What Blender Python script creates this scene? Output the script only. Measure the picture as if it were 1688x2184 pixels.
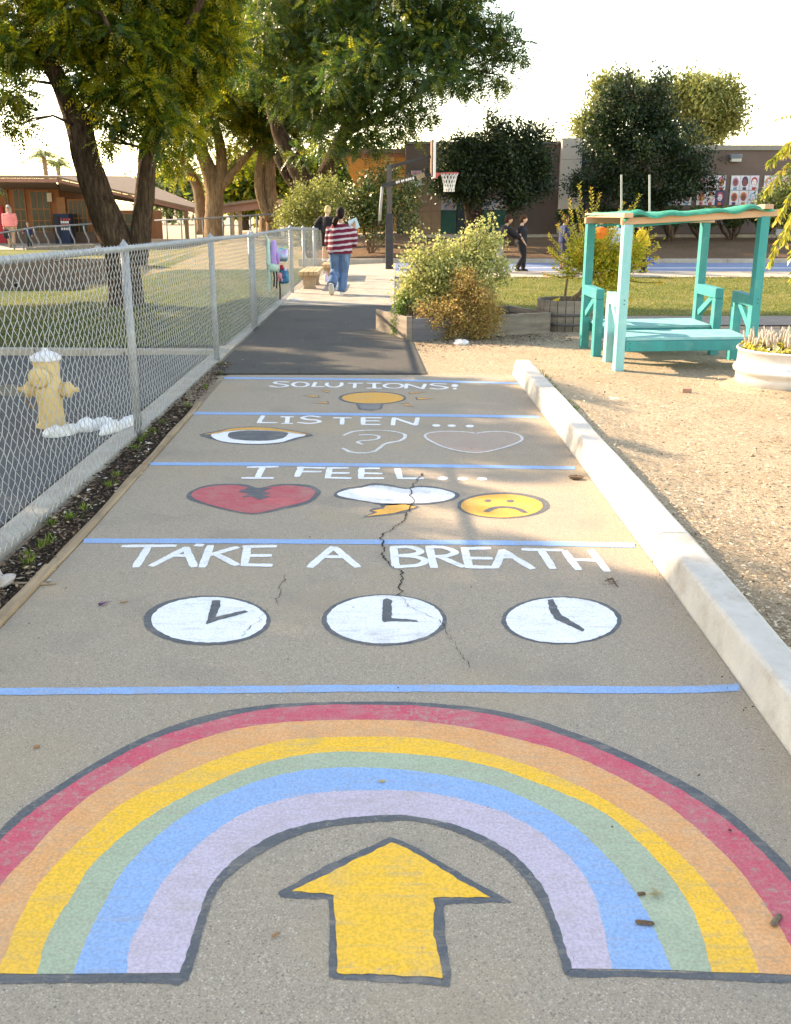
import bpy, bmesh, math, random
import numpy as np
from mathutils import Vector, Matrix, noise as mnoise
from mathutils.geometry import tessellate_polygon

for o in list(bpy.data.objects):
    bpy.data.objects.remove(o)
random.seed(7)
np.random.seed(7)
SC = bpy.context.scene
COL = SC.collection
R = math.radians

# ------------------------------------------------------------------ camera
CAM_H = 1.65                     # eye height in metres
FPX, W0, H0, HORIZON = 2130.0, 1688.0, 2184.0, 427.0   # focal length and frame in photo units
PITCH = math.atan((H0 / 2 - HORIZON) / FPX)
cam_d = bpy.data.cameras.new('camera')
cam_d.sensor_fit = 'HORIZONTAL'
cam_d.sensor_width = 24.0
cam_d.lens = 24.0 * FPX / W0
cam_d.clip_start = 0.05
cam_d.clip_end = 1500
cam_d.dof.use_dof = True
cam_d.dof.focus_distance = 5.2
cam_d.dof.aperture_fstop = 9.0
cam = bpy.data.objects.new('camera', cam_d)
COL.objects.link(cam)
cam.location = (0, 0, CAM_H)
cam.rotation_euler = (math.pi / 2 - PITCH, 0, 0)
SC.camera = cam
SC.render.resolution_x, SC.render.resolution_y = 791, 1024

# ------------------------------------------------------------------ sky, sun, exposure
SUN_AZ, SUN_EL = -60.0, 27.3     # degrees; azimuth is to the left of the viewing direction
world = bpy.data.worlds.new('World')
SC.world = world
world.use_nodes = True
wn = world.node_tree.nodes
sky = wn.new('ShaderNodeTexSky')
sky.sky_type = 'NISHITA'
sky.sun_disc = False
sky.sun_elevation = R(SUN_EL)
sky.sun_rotation = R(SUN_AZ)
sky.air_density = 1.0
sky.dust_density = 0.35
sky.ozone_density = 1.0
wn['Background'].inputs['Strength'].default_value = 0.15
world.node_tree.links.new(sky.outputs[0], wn['Background'].inputs['Color'])
sun_d = bpy.data.lights.new('sun', 'SUN')
sun_d.energy = 2.9
sun_d.angle = R(0.6)
sun_d.color = (1.0, 0.93, 0.84)
sun = bpy.data.objects.new('sun', sun_d)
COL.objects.link(sun)
sun_dir = Vector((math.sin(R(SUN_AZ)) * math.cos(R(SUN_EL)), math.cos(R(SUN_AZ)) * math.cos(R(SUN_EL)), math.sin(R(SUN_EL))))
sun.rotation_euler = sun_dir.to_track_quat('Z', 'Y').to_euler()
sun.location = (-20, 10, 12)
SC.view_settings.view_transform = 'Standard'
SC.view_settings.look = 'None'
SC.view_settings.gamma = 1
SC.view_settings.exposure = 2.4
SC.view_settings.use_white_balance = True       # the photograph is balanced for the shade
SC.view_settings.white_balance_temperature = 9500
SC.view_settings.white_balance_tint = 15
try:
    SC.view_settings.use_curve_mapping = False
except Exception:
    pass

# ------------------------------------------------------------------ photo pixel -> place
CP, SP = math.cos(PITCH), math.sin(PITCH)
def ray(x, y):
    a, b = x - W0 / 2, H0 / 2 - y
    return Vector((a, FPX * CP + b * SP, -FPX * SP + b * CP))
def G(x, y, z=0.0):              # point where the line of sight meets the height z
    d = ray(x, y)
    t = (z - CAM_H) / d.z
    return Vector((d.x * t, d.y * t, z))
def P(x, y, Y):                  # point on the line of sight at the distance Y
    d = ray(x, y)
    t = Y / d.y
    return Vector((d.x * t, Y, CAM_H + d.z * t))

# ------------------------------------------------------------------ object helpers
ORIG = {}
def setp(o, label=None, cat=None, group=None, kind=None):
    if label: o['label'] = label
    if cat: o['category'] = cat
    if group: o['group'] = group
    if kind: o['kind'] = kind
    return o
def thing(name, label, cat, loc=(0, 0, 0), group=None):
    o = bpy.data.objects.new(name, None)
    o.empty_display_size = 0.1
    COL.objects.link(o)
    o.location = loc
    ORIG[o.name] = Vector(loc)
    return setp(o, label, cat, group)
def link(name, me, mat, parent=None):
    o = bpy.data.objects.new(name, me)
    COL.objects.link(o)
    if mat is not None:
        for m in (mat if isinstance(mat, (list, tuple)) else [mat]):
            me.materials.append(m)
    if parent is not None:
        og = ORIG.get(parent.name, Vector((0, 0, 0)))
        me.transform(Matrix.Translation(-og))
        o.parent = parent
        ORIG[o.name] = og
    else:
        ORIG[o.name] = Vector((0, 0, 0))
    return o
def copy_tree(o, parent=None, off=None):
    c = o.copy()
    COL.objects.link(c)
    c.parent = parent
    ORIG[c.name] = ORIG.get(o.name, Vector())
    if off is not None:
        c.location = o.location + Vector(off)
    for ch in list(o.children):
        copy_tree(ch, c)
    return c

class MB:
    def __init__(s):
        s.v, s.f, s.m = [], [], []
    def add(s, vs, fs, mi=0):
        n = len(s.v)
        s.v.extend([tuple(v) for v in vs])
        s.f.extend([tuple(i + n for i in f) for f in fs])
        s.m.extend([mi] * len(fs))
        return s
    def box(s, lo, hi, mi=0):
        x0, y0, z0 = lo; x1, y1, z1 = hi
        return s.add([(x0, y0, z0), (x1, y0, z0), (x1, y1, z0), (x0, y1, z0), (x0, y0, z1), (x1, y0, z1), (x1, y1, z1), (x0, y1, z1)],
                     [(3, 2, 1, 0), (4, 5, 6, 7), (0, 1, 5, 4), (1, 2, 6, 5), (2, 3, 7, 6), (3, 0, 4, 7)], mi)
    def beam(s, a, b, w, h, up=(0, 0, 1), mi=0, bev=0.0):
        a, b = Vector(a), Vector(b)
        d = (b - a).normalized()
        sd = d.cross(Vector(up))
        if sd.length < 1e-4: sd = d.cross(Vector((1, 0, 0)))
        sd.normalize()
        u = sd.cross(d).normalized()
        vs = []
        if bev > 0:
            ring = [(w/2-bev, h/2), (w/2, h/2-bev), (w/2, -h/2+bev), (w/2-bev, -h/2), (-w/2+bev, -h/2), (-w/2, -h/2+bev), (-w/2, h/2-bev), (-w/2+bev, h/2)]
        else:
            ring = [(w/2, h/2), (w/2, -h/2), (-w/2, -h/2), (-w/2, h/2)]
        n = len(ring)
        for p in (a, b):
            for (q, r) in ring:
                vs.append(p + sd * q + u * r)
        fs = [tuple(range(n)), tuple(reversed(range(n, 2 * n)))]
        for i in range(n):
            j = (i + 1) % n
            fs.append((i, i + n, j + n, j))
        return s.add(vs, fs, mi)
    def tube(s, pts, rad, n=8, cap=True, mi=0, flat=None, ref=None):
        pts = [Vector(p) for p in pts]
        k = len(pts)
        if not isinstance(rad, (list, tuple)): rad = [rad] * k
        vs, fs = [], []
        pr = Vector(ref) if ref else None
        for i, p in enumerate(pts):
            t = (pts[min(i + 1, k - 1)] - pts[max(i - 1, 0)])
            t = t.normalized() if t.length > 1e-9 else Vector((0, 0, 1))
            if pr is None:
                pr = Vector((1, 0, 0)) if abs(t.x) < 0.8 else Vector((0, 1, 0))
            a = (pr - t * pr.dot(t))
            if a.length < 1e-5: a = t.orthogonal()
            a.normalize()
            if not ref: pr = a
            b = t.cross(a)
            r = rad[i]
            ra, rb = (r if isinstance(r, (tuple, list)) else (r, r * (flat or 1)))
            for j in range(n):
                th = 2 * math.pi * j / n
                vs.append(p + a * math.cos(th) * ra + b * math.sin(th) * rb)
        for i in range(k - 1):
            for j in range(n):
                q = (j + 1) % n
                fs.append((i * n + j, i * n + q, (i + 1) * n + q, (i + 1) * n + j))
        if cap:
            fs.append(tuple(reversed(range(n))))
            fs.append(tuple(range((k - 1) * n, k * n)))
        return s.add(vs, fs, mi)
    def lathe(s, prof, c, n=20, mi=0, axis='Z'):
        c = Vector(c)
        vs, fs = [], []
        for (r, z) in prof:
            for j in range(n):
                th = 2 * math.pi * j / n
                if axis == 'Z': q = Vector((r * math.cos(th), r * math.sin(th), z))
                elif axis == 'X': q = Vector((z, r * math.cos(th), r * math.sin(th)))
                else: q = Vector((r * math.sin(th), z, r * math.cos(th)))
                vs.append(c + q)
        k = len(prof)
        for i in range(k - 1):
            for j in range(n):
                q = (j + 1) % n
                fs.append((i * n + j, i * n + q, (i + 1) * n + q, (i + 1) * n + j))
        fs.append(tuple(reversed(range(n))))
        fs.append(tuple(range((k - 1) * n, k * n)))
        return s.add(vs, fs, mi)
    def ell(s, c, r, n=12, m=8, mi=0, rot=None):
        c = Vector(c)
        vs, fs = [], []
        for i in range(m + 1):
            ph = math.pi * i / m
            for j in range(n):
                th = 2 * math.pi * j / n
                q = Vector((r[0] * math.sin(ph) * math.cos(th), r[1] * math.sin(ph) * math.sin(th), -r[2] * math.cos(ph)))
                if rot: q = rot @ q
                vs.append(c + q)
        for i in range(m):
            for j in range(n):
                q = (j + 1) % n
                fs.append((i * n + j, i * n + q, (i + 1) * n + q, (i + 1) * n + j))
        return s.add(vs, fs, mi)
    def poly(s, pts, mi=0):
        tr = tessellate_polygon([[Vector((p[0], p[1], 0)) for p in pts]])
        fs = []
        for t in tr:
            a, b, c = [Vector(pts[i]) for i in t]
            n = (b - a).cross(c - a)
            fs.append(tuple(t) if n.z >= 0 else tuple(reversed(t)))
        return s.add(pts, fs, mi)
    def prism(s, pts, h, mi=0):             # outline in plan, pulled up by h
        n = len(pts)
        top = [(p[0], p[1], p[2] + h) for p in pts]
        s.poly(top, mi)
        fs = [(i, (i + 1) % n, (i + 1) % n + n, i + n) for i in range(n)]
        return s.add(list(pts) + top, fs, mi)
    def build(s, name, mat, parent=None, smooth=False, kind=None, label=None):
        me = bpy.data.meshes.new(name)
        me.from_pydata(s.v, [], s.f)
        if any(s.m):
            me.polygons.foreach_set('material_index', s.m)
        bm = bmesh.new(); bm.from_mesh(me)
        bmesh.ops.remove_doubles(bm, verts=bm.verts, dist=1e-6)
        bmesh.ops.recalc_face_normals(bm, faces=bm.faces)
        bm.to_mesh(me); bm.free()
        if smooth:
            me.polygons.foreach_set('use_smooth', [True] * len(me.polygons))
        o = link(name, me, mat, parent)
        if kind: o['kind'] = kind
        if label: o['label'] = label
        return o
def bevel(o, w, seg=2):
    m = o.modifiers.new('bevel', 'BEVEL'); m.width = w; m.segments = seg; m.limit_method = 'ANGLE'
    return o
def fast_mesh(name, V, F, mat, parent=None, kind=None, attr=None, smooth=False):
    """V (n,3) floats, F (m,k) ints with equal-sized faces, attr one value for each face"""
    V = np.asarray(V, np.float32); F = np.asarray(F, np.int32)
    me = bpy.data.meshes.new(name)
    k = F.shape[1]
    me.vertices.add(len(V)); me.vertices.foreach_set('co', V.ravel())
    me.loops.add(F.size); me.loops.foreach_set('vertex_index', F.ravel())
    me.polygons.add(len(F))
    me.polygons.foreach_set('loop_start', np.arange(len(F), dtype=np.int32) * k)
    me.polygons.foreach_set('loop_total', np.full(len(F), k, np.int32))
    if smooth: me.polygons.foreach_set('use_smooth', np.ones(len(F), bool))
    if attr is not None:
        a = me.attributes.new('var', 'FLOAT', 'FACE')
        a.data.foreach_set('value', np.asarray(attr, np.float32))
    me.update(calc_edges=True)
    o = link(name, me, mat, parent)
    if kind: o['kind'] = kind
    return o

# ------------------------------------------------------------------ materials
def new_mat(name):
    m = bpy.data.materials.new(name)
    m.use_nodes = True
    nt = m.node_tree
    return m, nt, nt.nodes, nt.links, nt.nodes['Principled BSDF']
def c4(c): return (c[0], c[1], c[2], 1.0)
MATS = {}
def noise_node(N, L, vec, scale, detail=4, rough=0.6):
    n = N.new('ShaderNodeTexNoise')
    n.inputs['Scale'].default_value = scale
    n.inputs['Detail'].default_value = detail
    n.inputs['Roughness'].default_value = rough
    L.new(vec, n.inputs['Vector'])
    return n
def ramp(N, L, fac, stops):
    r = N.new('ShaderNodeValToRGB')
    el = r.color_ramp.elements
    while len(el) < len(stops): el.new(0.5)
    for e, (p, c) in zip(el, stops):
        e.position = p
        e.color = c4(c) if not isinstance(c, (int, float)) else (c, c, c, 1)
    L.new(fac, r.inputs['Fac'])
    return r
def mixc(N, L, fac, a, b, mode='MIX'):
    m = N.new('ShaderNodeMix'); m.data_type = 'RGBA'; m.blend_type = mode
    for s, v in ((m.inputs['Factor'], fac), (m.inputs[6], a), (m.inputs[7], b)):
        if isinstance(v, (int, float)): s.default_value = v
        elif isinstance(v, (tuple, list)): s.default_value = c4(v)
        else: L.new(v, s)
    return m.outputs[2]
def M(name, c1, c2=None, scale=6.0, rough=0.8, bump=0.0, bscale=60.0, metal=0.0, spec=0.3, stretch=None, dirt=None, dscale=3.0, detail=5, lo=0.35, hi=0.65, c3=None):
    if name in MATS: return MATS[name]
    m, nt, N, L, B = new_mat(name)
    B.inputs['Roughness'].default_value = rough
    B.inputs['Metallic'].default_value = metal
    B.inputs['Specular IOR Level'].default_value = spec
    g = N.new('ShaderNodeNewGeometry')
    vec = g.outputs['Position']
    if stretch:
        mp = N.new('ShaderNodeMapping'); mp.inputs['Scale'].default_value = stretch
        L.new(vec, mp.inputs['Vector']); vec = mp.outputs[0]
    if c2 is None: c2 = tuple(min(1, x * 0.78) for x in c1)
    nz = noise_node(N, L, vec, scale, detail)
    st = [(lo, c1), (hi, c2)] if c3 is None else [(lo, c1), ((lo + hi) / 2, c3), (hi, c2)]
    col = ramp(N, L, nz.outputs['Fac'], st).outputs[0]
    if dirt:
        n2 = noise_node(N, L, g.outputs['Position'], dscale, 6, 0.7)
        f = ramp(N, L, n2.outputs['Fac'], [(0.5, 0.0), (0.72, 0.7)])
        col = mixc(N, L, f.outputs[0], col, dirt)
    L.new(col, B.inputs['Base Color'])
    if bump > 0:
        n3 = noise_node(N, L, vec, bscale, 4)
        b = N.new('ShaderNodeBump'); b.inputs['Strength'].default_value = bump; b.inputs['Distance'].default_value = 0.01
        L.new(n3.outputs['Fac'], b.inputs['Height']); L.new(b.outputs[0], B.inputs['Normal'])
    MATS[name] = m
    return m
def leafmat(name, stops, transl=0.45, rough=0.5, tcol=None, spec=0.3):
    """leaf colour varies from leaf to leaf through the face attribute var"""
    m, nt, N, L, B = new_mat(name)
    at = N.new('ShaderNodeAttribute'); at.attribute_name = 'var'
    col = ramp(N, L, at.outputs['Fac'], stops).outputs[0]
    L.new(col, B.inputs['Base Color'])
    B.inputs['Roughness'].default_value = rough
    B.inputs['Specular IOR Level'].default_value = spec
    tr = N.new('ShaderNodeBsdfTranslucent')
    tc = mixc(N, L, 1.0, col, tcol or (1.0, 1.0, 0.45), 'MULTIPLY')
    g = N.new('ShaderNodeGamma'); g.inputs['Gamma'].default_value = 0.72
    L.new(tc, g.inputs['Color'])
    L.new(g.outputs[0], tr.inputs['Color'])
    mx = N.new('ShaderNodeMixShader'); mx.inputs[0].default_value = transl
    L.new(B.outputs[0], mx.inputs[1]); L.new(tr.outputs[0], mx.inputs[2])
    L.new(mx.outputs[0], N['Material Output'].inputs['Surface'])
    return m

def asphalt_nodes(N, L, B, base=(0.35, 0.283, 0.213), dark=(0.13, 0.11, 0.087), light=(0.60, 0.51, 0.41), bump=0.8, stain=(0.22, 0.19, 0.155), warm=(0.42, 0.305, 0.18)):
    g = N.new('ShaderNodeNewGeometry'); vec = g.outputs['Position']
    # stones of the surface: every cell its own tone, dark binder in between
    st0 = N.new('ShaderNodeTexVoronoi'); st0.inputs['Scale'].default_value = 260
    L.new(vec, st0.inputs['Vector'])
    sp0 = N.new('ShaderNodeSeparateColor'); L.new(st0.outputs['Color'], sp0.inputs[0])
    stone = ramp(N, L, sp0.outputs[2], [(0.0, tuple(v * 1.7 for v in dark)), (0.2, tuple(v * .94 for v in base)), (0.8, tuple(v * 1.1 for v in base)), (0.95, tuple(v * 1.25 for v in base)), (1.0, tuple(v * 1.5 for v in base))]).outputs[0]
    gap = ramp(N, L, st0.outputs['Distance'], [(0.45, 0.0), (0.85, 0.5)])
    col = mixc(N, L, gap.outputs[0], stone, tuple(v * .72 for v in base))
    fine = noise_node(N, L, vec, 420, 2, 0.6)
    ff = ramp(N, L, fine.outputs['Fac'], [(0.3, 0.84), (0.7, 1.2)])
    col = mixc(N, L, 1.0, col, ff.outputs[0], 'MULTIPLY')
    vo = N.new('ShaderNodeTexVoronoi'); vo.inputs['Scale'].default_value = 120
    L.new(vec, vo.inputs['Vector'])
    sep = N.new('ShaderNodeSeparateColor'); L.new(vo.outputs['Color'], sep.inputs[0])
    pick = ramp(N, L, sep.outputs[0], [(0.962, 0.0), (0.97, 0.6)])
    ds = ramp(N, L, vo.outputs['Distance'], [(0.25, 1.0), (0.42, 0.0)])
    mm = N.new('ShaderNodeMath'); mm.operation = 'MULTIPLY'
    L.new(pick.outputs[0], mm.inputs[0]); L.new(ds.outputs[0], mm.inputs[1])
    col = mixc(N, L, mm.outputs[0], col, (0.62, 0.57, 0.50))
    pick2 = ramp(N, L, sep.outputs[1], [(0.96, 0.0), (0.965, 0.7)])
    m2 = N.new('ShaderNodeMath'); m2.operation = 'MULTIPLY'
    L.new(pick2.outputs[0], m2.inputs[0]); L.new(ds.outputs[0], m2.inputs[1])
    col = mixc(N, L, m2.outputs[0], col, (0.09, 0.085, 0.08))
    big = noise_node(N, L, vec, 1.7, 6, 0.62)
    f = ramp(N, L, big.outputs['Fac'], [(0.52, 0.0), (0.74, 0.55)])
    col = mixc(N, L, f.outputs[0], col, stain)
    mid = noise_node(N, L, vec, 0.9, 5, 0.6)
    f2 = ramp(N, L, mid.outputs['Fac'], [(0.50, 0.0), (0.72, 0.45)])
    col = mixc(N, L, f2.outputs[0], col, warm)
    hn = noise_node(N, L, vec, 300, 3, 0.7)
    h_ = N.new('ShaderNodeMath'); h_.operation = 'MULTIPLY_ADD'; h_.inputs[1].default_value = -0.9
    L.new(st0.outputs['Distance'], h_.inputs[0]); L.new(hn.outputs['Fac'], h_.inputs[2])
    b = N.new('ShaderNodeBump'); b.inputs['Strength'].default_value = bump * .7; b.inputs['Distance'].default_value = 0.004
    L.new(h_.outputs[0], b.inputs['Height']); L.new(b.outputs[0], B.inputs['Normal'])
    return col, g, fine
def asphalt(name, **k):
    m, nt, N, L, B = new_mat(name)
    B.inputs['Roughness'].default_value = 0.9
    B.inputs['Specular IOR Level'].default_value = 0.2
    col, g, f = asphalt_nodes(N, L, B, **k)
    L.new(col, B.inputs['Base Color'])
    return m
def paint(name, col, wear=0.5, fade=None, fadeamt=0.35, chip=0.62, thin=0.4):
    """paint rolled on the asphalt: worn through where the stones stand proud"""
    m, nt, N, L, B = new_mat(name)
    B.inputs['Roughness'].default_value = 0.75
    B.inputs['Specular IOR Level'].default_value = 0.25
    asp, g, fine = asphalt_nodes(N, L, B, bump=0.38)
    vec = g.outputs['Position']
    b1 = noise_node(N, L, vec, 9, 5, 0.65)
    f = ramp(N, L, b1.outputs['Fac'], [(0.42, 0.0), (0.72, fadeamt)])
    c = mixc(N, L, f.outputs[0], col, fade or tuple(min(1, x * 0.72 + 0.06) for x in col))
    tone = noise_node(N, L, vec, 120, 2, 0.6)
    ft = ramp(N, L, tone.outputs['Fac'], [(0.35, 0.82), (0.65, 1.08)])
    c = mixc(N, L, 1.0, c, ft.outputs[0], 'MULTIPLY')
    w1 = noise_node(N, L, vec, 46, 6, 0.8)
    w2 = noise_node(N, L, vec, 2.6, 4, 0.6)
    ad = N.new('ShaderNodeMath'); ad.operation = 'MULTIPLY_ADD'; ad.inputs[1].default_value = 0.30
    L.new(w2.outputs['Fac'], ad.inputs[0]); L.new(w1.outputs['Fac'], ad.inputs[2])
    fw = ramp(N, L, ad.outputs[0], [(chip + 0.13, 0.0), (chip + 0.19, wear)])
    c = mixc(N, L, fw.outputs[0], c, asp)
    # roller and brush streaks, thin places and trodden dust
    mp = N.new('ShaderNodeMapping'); mp.inputs['Scale'].default_value = (5, 42, 1); mp.inputs['Rotation'].default_value = (0, 0, 0.25)
    L.new(vec, mp.inputs['Vector'])
    st = noise_node(N, L, mp.outputs[0], 1.0, 4, 0.7)
    fs_ = ramp(N, L, st.outputs['Fac'], [(0.52, 0.0), (0.70, 0.38)])
    c = mixc(N, L, fs_.outputs[0], c, asp)
    th = noise_node(N, L, vec, 4.3, 5, 0.7)
    f3 = ramp(N, L, th.outputs['Fac'], [(0.54, 0.0), (0.72, thin)])
    c = mixc(N, L, f3.outputs[0], c, asp)
    du = noise_node(N, L, vec, 1.9, 6, 0.7)
    f4 = ramp(N, L, du.outputs['Fac'], [(0.50, 0.0), (0.75, 0.22)])
    c = mixc(N, L, f4.outputs[0], c, (0.30, 0.235, 0.17))
    L.new(c, B.inputs['Base Color'])
    return m
# ------------------------------------------------------------------ terrain
def sstep(a, b, x):
    t = np.clip((x - a) / (b - a), 0, 1)
    return t * t * (3 - 2 * t)
def terr(x, y):
    x = np.asarray(x, float); y = np.asarray(y, float)
    farleft = np.interp(y, [0, 11.5, 18.7, 27.0, 27.2, 39, 300], [0, 0, -.30, -.62, .17, -.10, -.10])
    left = np.interp(y, [0, 11.5, 18.7, 26, 36.5, 37.6, 300], [0, 0, -.22, -.12, .18, .32, .32])
    right = np.interp(y, [0, 27.8, 36.0, 300], [0, 0.06, .55, .55])
    a = sstep(-8.2, -5.6, x)
    z = farleft * (1 - a) + left * a
    b = sstep(-3.6, -2.3, x)
    b2 = np.where(y > 24, sstep(-3.6, 0.2, x), b)
    return z * (1 - b2) + right * b2
def T(x, y): return float(terr(x, y))
def sheet(name, xs, ys, off, mat, parent=None, kind='structure', jit=0.0, mask=None):
    xs, ys = np.asarray(xs, float), np.asarray(ys, float)
    X, Y = np.meshgrid(xs, ys)
    Z = terr(X, Y) + off
    if jit:
        Z = Z + np.random.uniform(-jit, jit, Z.shape)
    V = np.stack([X, Y, Z], -1).reshape(-1, 3)
    nx, ny = len(xs), len(ys)
    F = []
    for j in range(ny - 1):
        for i in range(nx - 1):
            if mask is None or mask((xs[i] + xs[i + 1]) / 2, (ys[j] + ys[j + 1]) / 2):
                F.append((j * nx + i, j * nx + i + 1, (j + 1) * nx + i + 1, (j + 1) * nx + i))
    return fast_mesh(name, V, F, mat, parent, kind, smooth=True)
def quadsheet(name, pts, mat, parent=None, kind='structure', n=24):
    """four corners in plan with z offset above the terrain, finely divided"""
    a, b, c, d = [Vector(p) for p in pts]
    V, F = [], []
    for j in range(n + 1):
        for i in range(n + 1):
            u, v = i / n, j / n
            q = (a * (1 - u) + b * u) * (1 - v) + (d * (1 - u) + c * u) * v
            V.append((q.x, q.y, T(q.x, q.y) + q.z))
    for j in range(n):
        for i in range(n):
            F.append((j * (n + 1) + i, j * (n + 1) + i + 1, (j + 1) * (n + 1) + i + 1, (j + 1) * (n + 1) + i))
    return fast_mesh(name, V, F, mat, parent, kind, smooth=True)

def groundmat(name, cols, big, bigscale=0.6, fs=28, bump=0.8, bs=40):
    m, nt, N, L, B = new_mat(name)
    B.inputs['Roughness'].default_value = 0.95
    B.inputs['Specular IOR Level'].default_value = 0.1
    g = N.new('ShaderNodeNewGeometry'); vec = g.outputs['Position']
    n1 = noise_node(N, L, vec, fs, 8, 0.75)
    col = ramp(N, L, n1.outputs['Fac'], [(0.28, cols[0]), (0.48, cols[1]), (0.72, cols[2])]).outputs[0]
    n2 = noise_node(N, L, vec, bigscale, 6, 0.65)
    f = ramp(N, L, n2.outputs['Fac'], [(0.45, 0.0), (0.70, 0.7)])
    col = mixc(N, L, f.outputs[0], col, big)
    L.new(col, B.inputs['Base Color'])
    n3 = noise_node(N, L, vec, bs, 6, 0.75)
    b = N.new('ShaderNodeBump'); b.inputs['Strength'].default_value = bump; b.inputs['Distance'].default_value = 0.03
    L.new(n3.outputs['Fac'], b.inputs['Height']); L.new(b.outputs[0], B.inputs['Normal'])
    return m
m_dirt = groundmat('dirt', [(0.15, 0.11, 0.076), (0.41, 0.322, 0.225), (0.56, 0.465, 0.345)], (0.31, 0.225, 0.145), 0.9, 34, 1.0, 30)
m_soil = groundmat('dark_soil', [(0.02, 0.015, 0.011), (0.055, 0.038, 0.026), (0.13, 0.095, 0.065)], (0.03, 0.022, 0.016), 3.0, 60, 1.0, 70)
m_bank = groundmat('bank_mulch', [(0.05, 0.03, 0.02), (0.14, 0.085, 0.05), (0.24, 0.15, 0.09)], (0.10, 0.06, 0.035), 0.5, 14)
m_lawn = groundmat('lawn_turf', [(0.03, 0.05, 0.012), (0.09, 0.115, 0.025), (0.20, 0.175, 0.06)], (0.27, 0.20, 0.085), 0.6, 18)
m_lawn2 = groundmat('turf_shade_tint', [(0.02, 0.035, 0.01), (0.05, 0.075, 0.02), (0.10, 0.105, 0.04)], (0.15, 0.11, 0.055), 0.35, 16)  # turf colours darkened to hold the shade behind the fence
m_dry = groundmat('dry_ground', [(0.15, 0.10, 0.06), (0.32, 0.23, 0.13), (0.46, 0.35, 0.2)], (0.20, 0.20, 0.07), 0.4, 14)
m_path = asphalt('path_asphalt')
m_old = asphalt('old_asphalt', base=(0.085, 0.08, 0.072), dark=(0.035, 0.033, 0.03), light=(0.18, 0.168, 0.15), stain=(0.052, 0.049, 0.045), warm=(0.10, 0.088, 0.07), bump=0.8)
m_lot = asphalt('lot_asphalt', base=(0.085, 0.088, 0.092), dark=(0.045, 0.045, 0.048), light=(0.15, 0.15, 0.15), stain=(0.06, 0.06, 0.065), warm=(0.13, 0.115, 0.095))
m_conc = M('pale_concrete', (0.40, 0.36, 0.305), (0.31, 0.275, 0.23), 4, 0.9, 0.35, 90, dirt=(0.27, 0.22, 0.17))
m_kerb = M('kerb_concrete', (0.54, 0.505, 0.45), (0.455, 0.42, 0.37), 5, 0.85, 0.5, 60, dirt=(0.27, 0.21, 0.155), dscale=3.6)
m_pale = M('pale_walk', (0.37, 0.315, 0.255), (0.30, 0.255, 0.205), 3, 0.9, 0.3, 70, dirt=(0.22, 0.18, 0.14))
m_court = M('court_blue', (0.105, 0.155, 0.27), (0.14, 0.185, 0.28), 2, 0.7, 0.2, 60, dirt=(0.22, 0.23, 0.27))
m_white = M('line_white', (0.75, 0.74, 0.70), (0.6, 0.6, 0.57), 20, 0.7)
m_wood = M('edging_wood', (0.36, 0.25, 0.15), (0.22, 0.15, 0.09), 22, 0.85, 0.6, 40, stretch=(1, .06, 1), dirt=(0.12, 0.09, 0.06))

gx = np.concatenate([[-400, -200, -100, -60, -40], np.arange(-30, -9, 1.0), np.arange(-9, 12, 0.4), np.arange(12, 31, 1.5), [40, 60, 100, 200, 400]])
gy = np.concatenate([[-60, -20, -5], np.arange(0, 40, 0.5), [42, 46, 52, 60, 80, 120, 200, 400, 600]])
ground = sheet('ground', gx, gy, -0.03, m_dirt)
setp(ground, 'tan dirt ground strewn with bark chips right of the kerb', 'ground')

# the painted path
PL = [(-1.60, 0.6), (-1.60, 3.3), (-1.585, 4.8), (-1.62, 7.2), (-1.665, 9.85)]
PR = [(1.24, 0.6), (1.228, 2.6), (1.226, 4.5), (1.20, 7.2), (1.155, 9.85)]
mb = MB()
pts = [(x, y, 0) for x, y in PL] + [(x, y, 0) for x, y in reversed(PR)]
mb.prism([(x, y, -0.12) for x, y, z in pts], 0.12)
path = mb.build('path', m_path, kind='structure')
setp(path, 'tan asphalt path painted with a rainbow, an arrow and wellbeing steps', 'path')
# older asphalt, further on
L1, R1 = -1.86, 0.13
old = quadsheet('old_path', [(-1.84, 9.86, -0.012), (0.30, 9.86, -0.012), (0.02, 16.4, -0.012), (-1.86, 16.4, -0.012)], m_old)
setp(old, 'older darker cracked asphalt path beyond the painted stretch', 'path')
walk = quadsheet('concrete_walk', [(-1.95, 16.4, -0.006), (-0.02, 16.4, -0.006), (0.0, 27.4, -0.006), (-2.6, 27.4, -0.006)], m_pale)
setp(walk, 'pale concrete walk between the benches and the hoop', 'walk')
for (px, py) in ((731, 655), (735, 606), (737, 590)):
    a, b = G(620, py), G(838, py)
    MB().box((-1.85, a.y - .012, -0.0045), (-0.02, a.y + .012, 0.001)).build('control_joint', M('joint_dark', (0.10, 0.09, 0.08)), walk)
wk = MB(); wk.prism([(-0.02, 14.6, -.05), (0.13, 14.6, -.05), (0.13, 22.4, -.05), (0.0, 22.4, -.05)], 0.075)
setp(wk.build('path_edging', m_pale, kind='structure'), 'narrow concrete edging strip between path and right lawn', 'edging')

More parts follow.
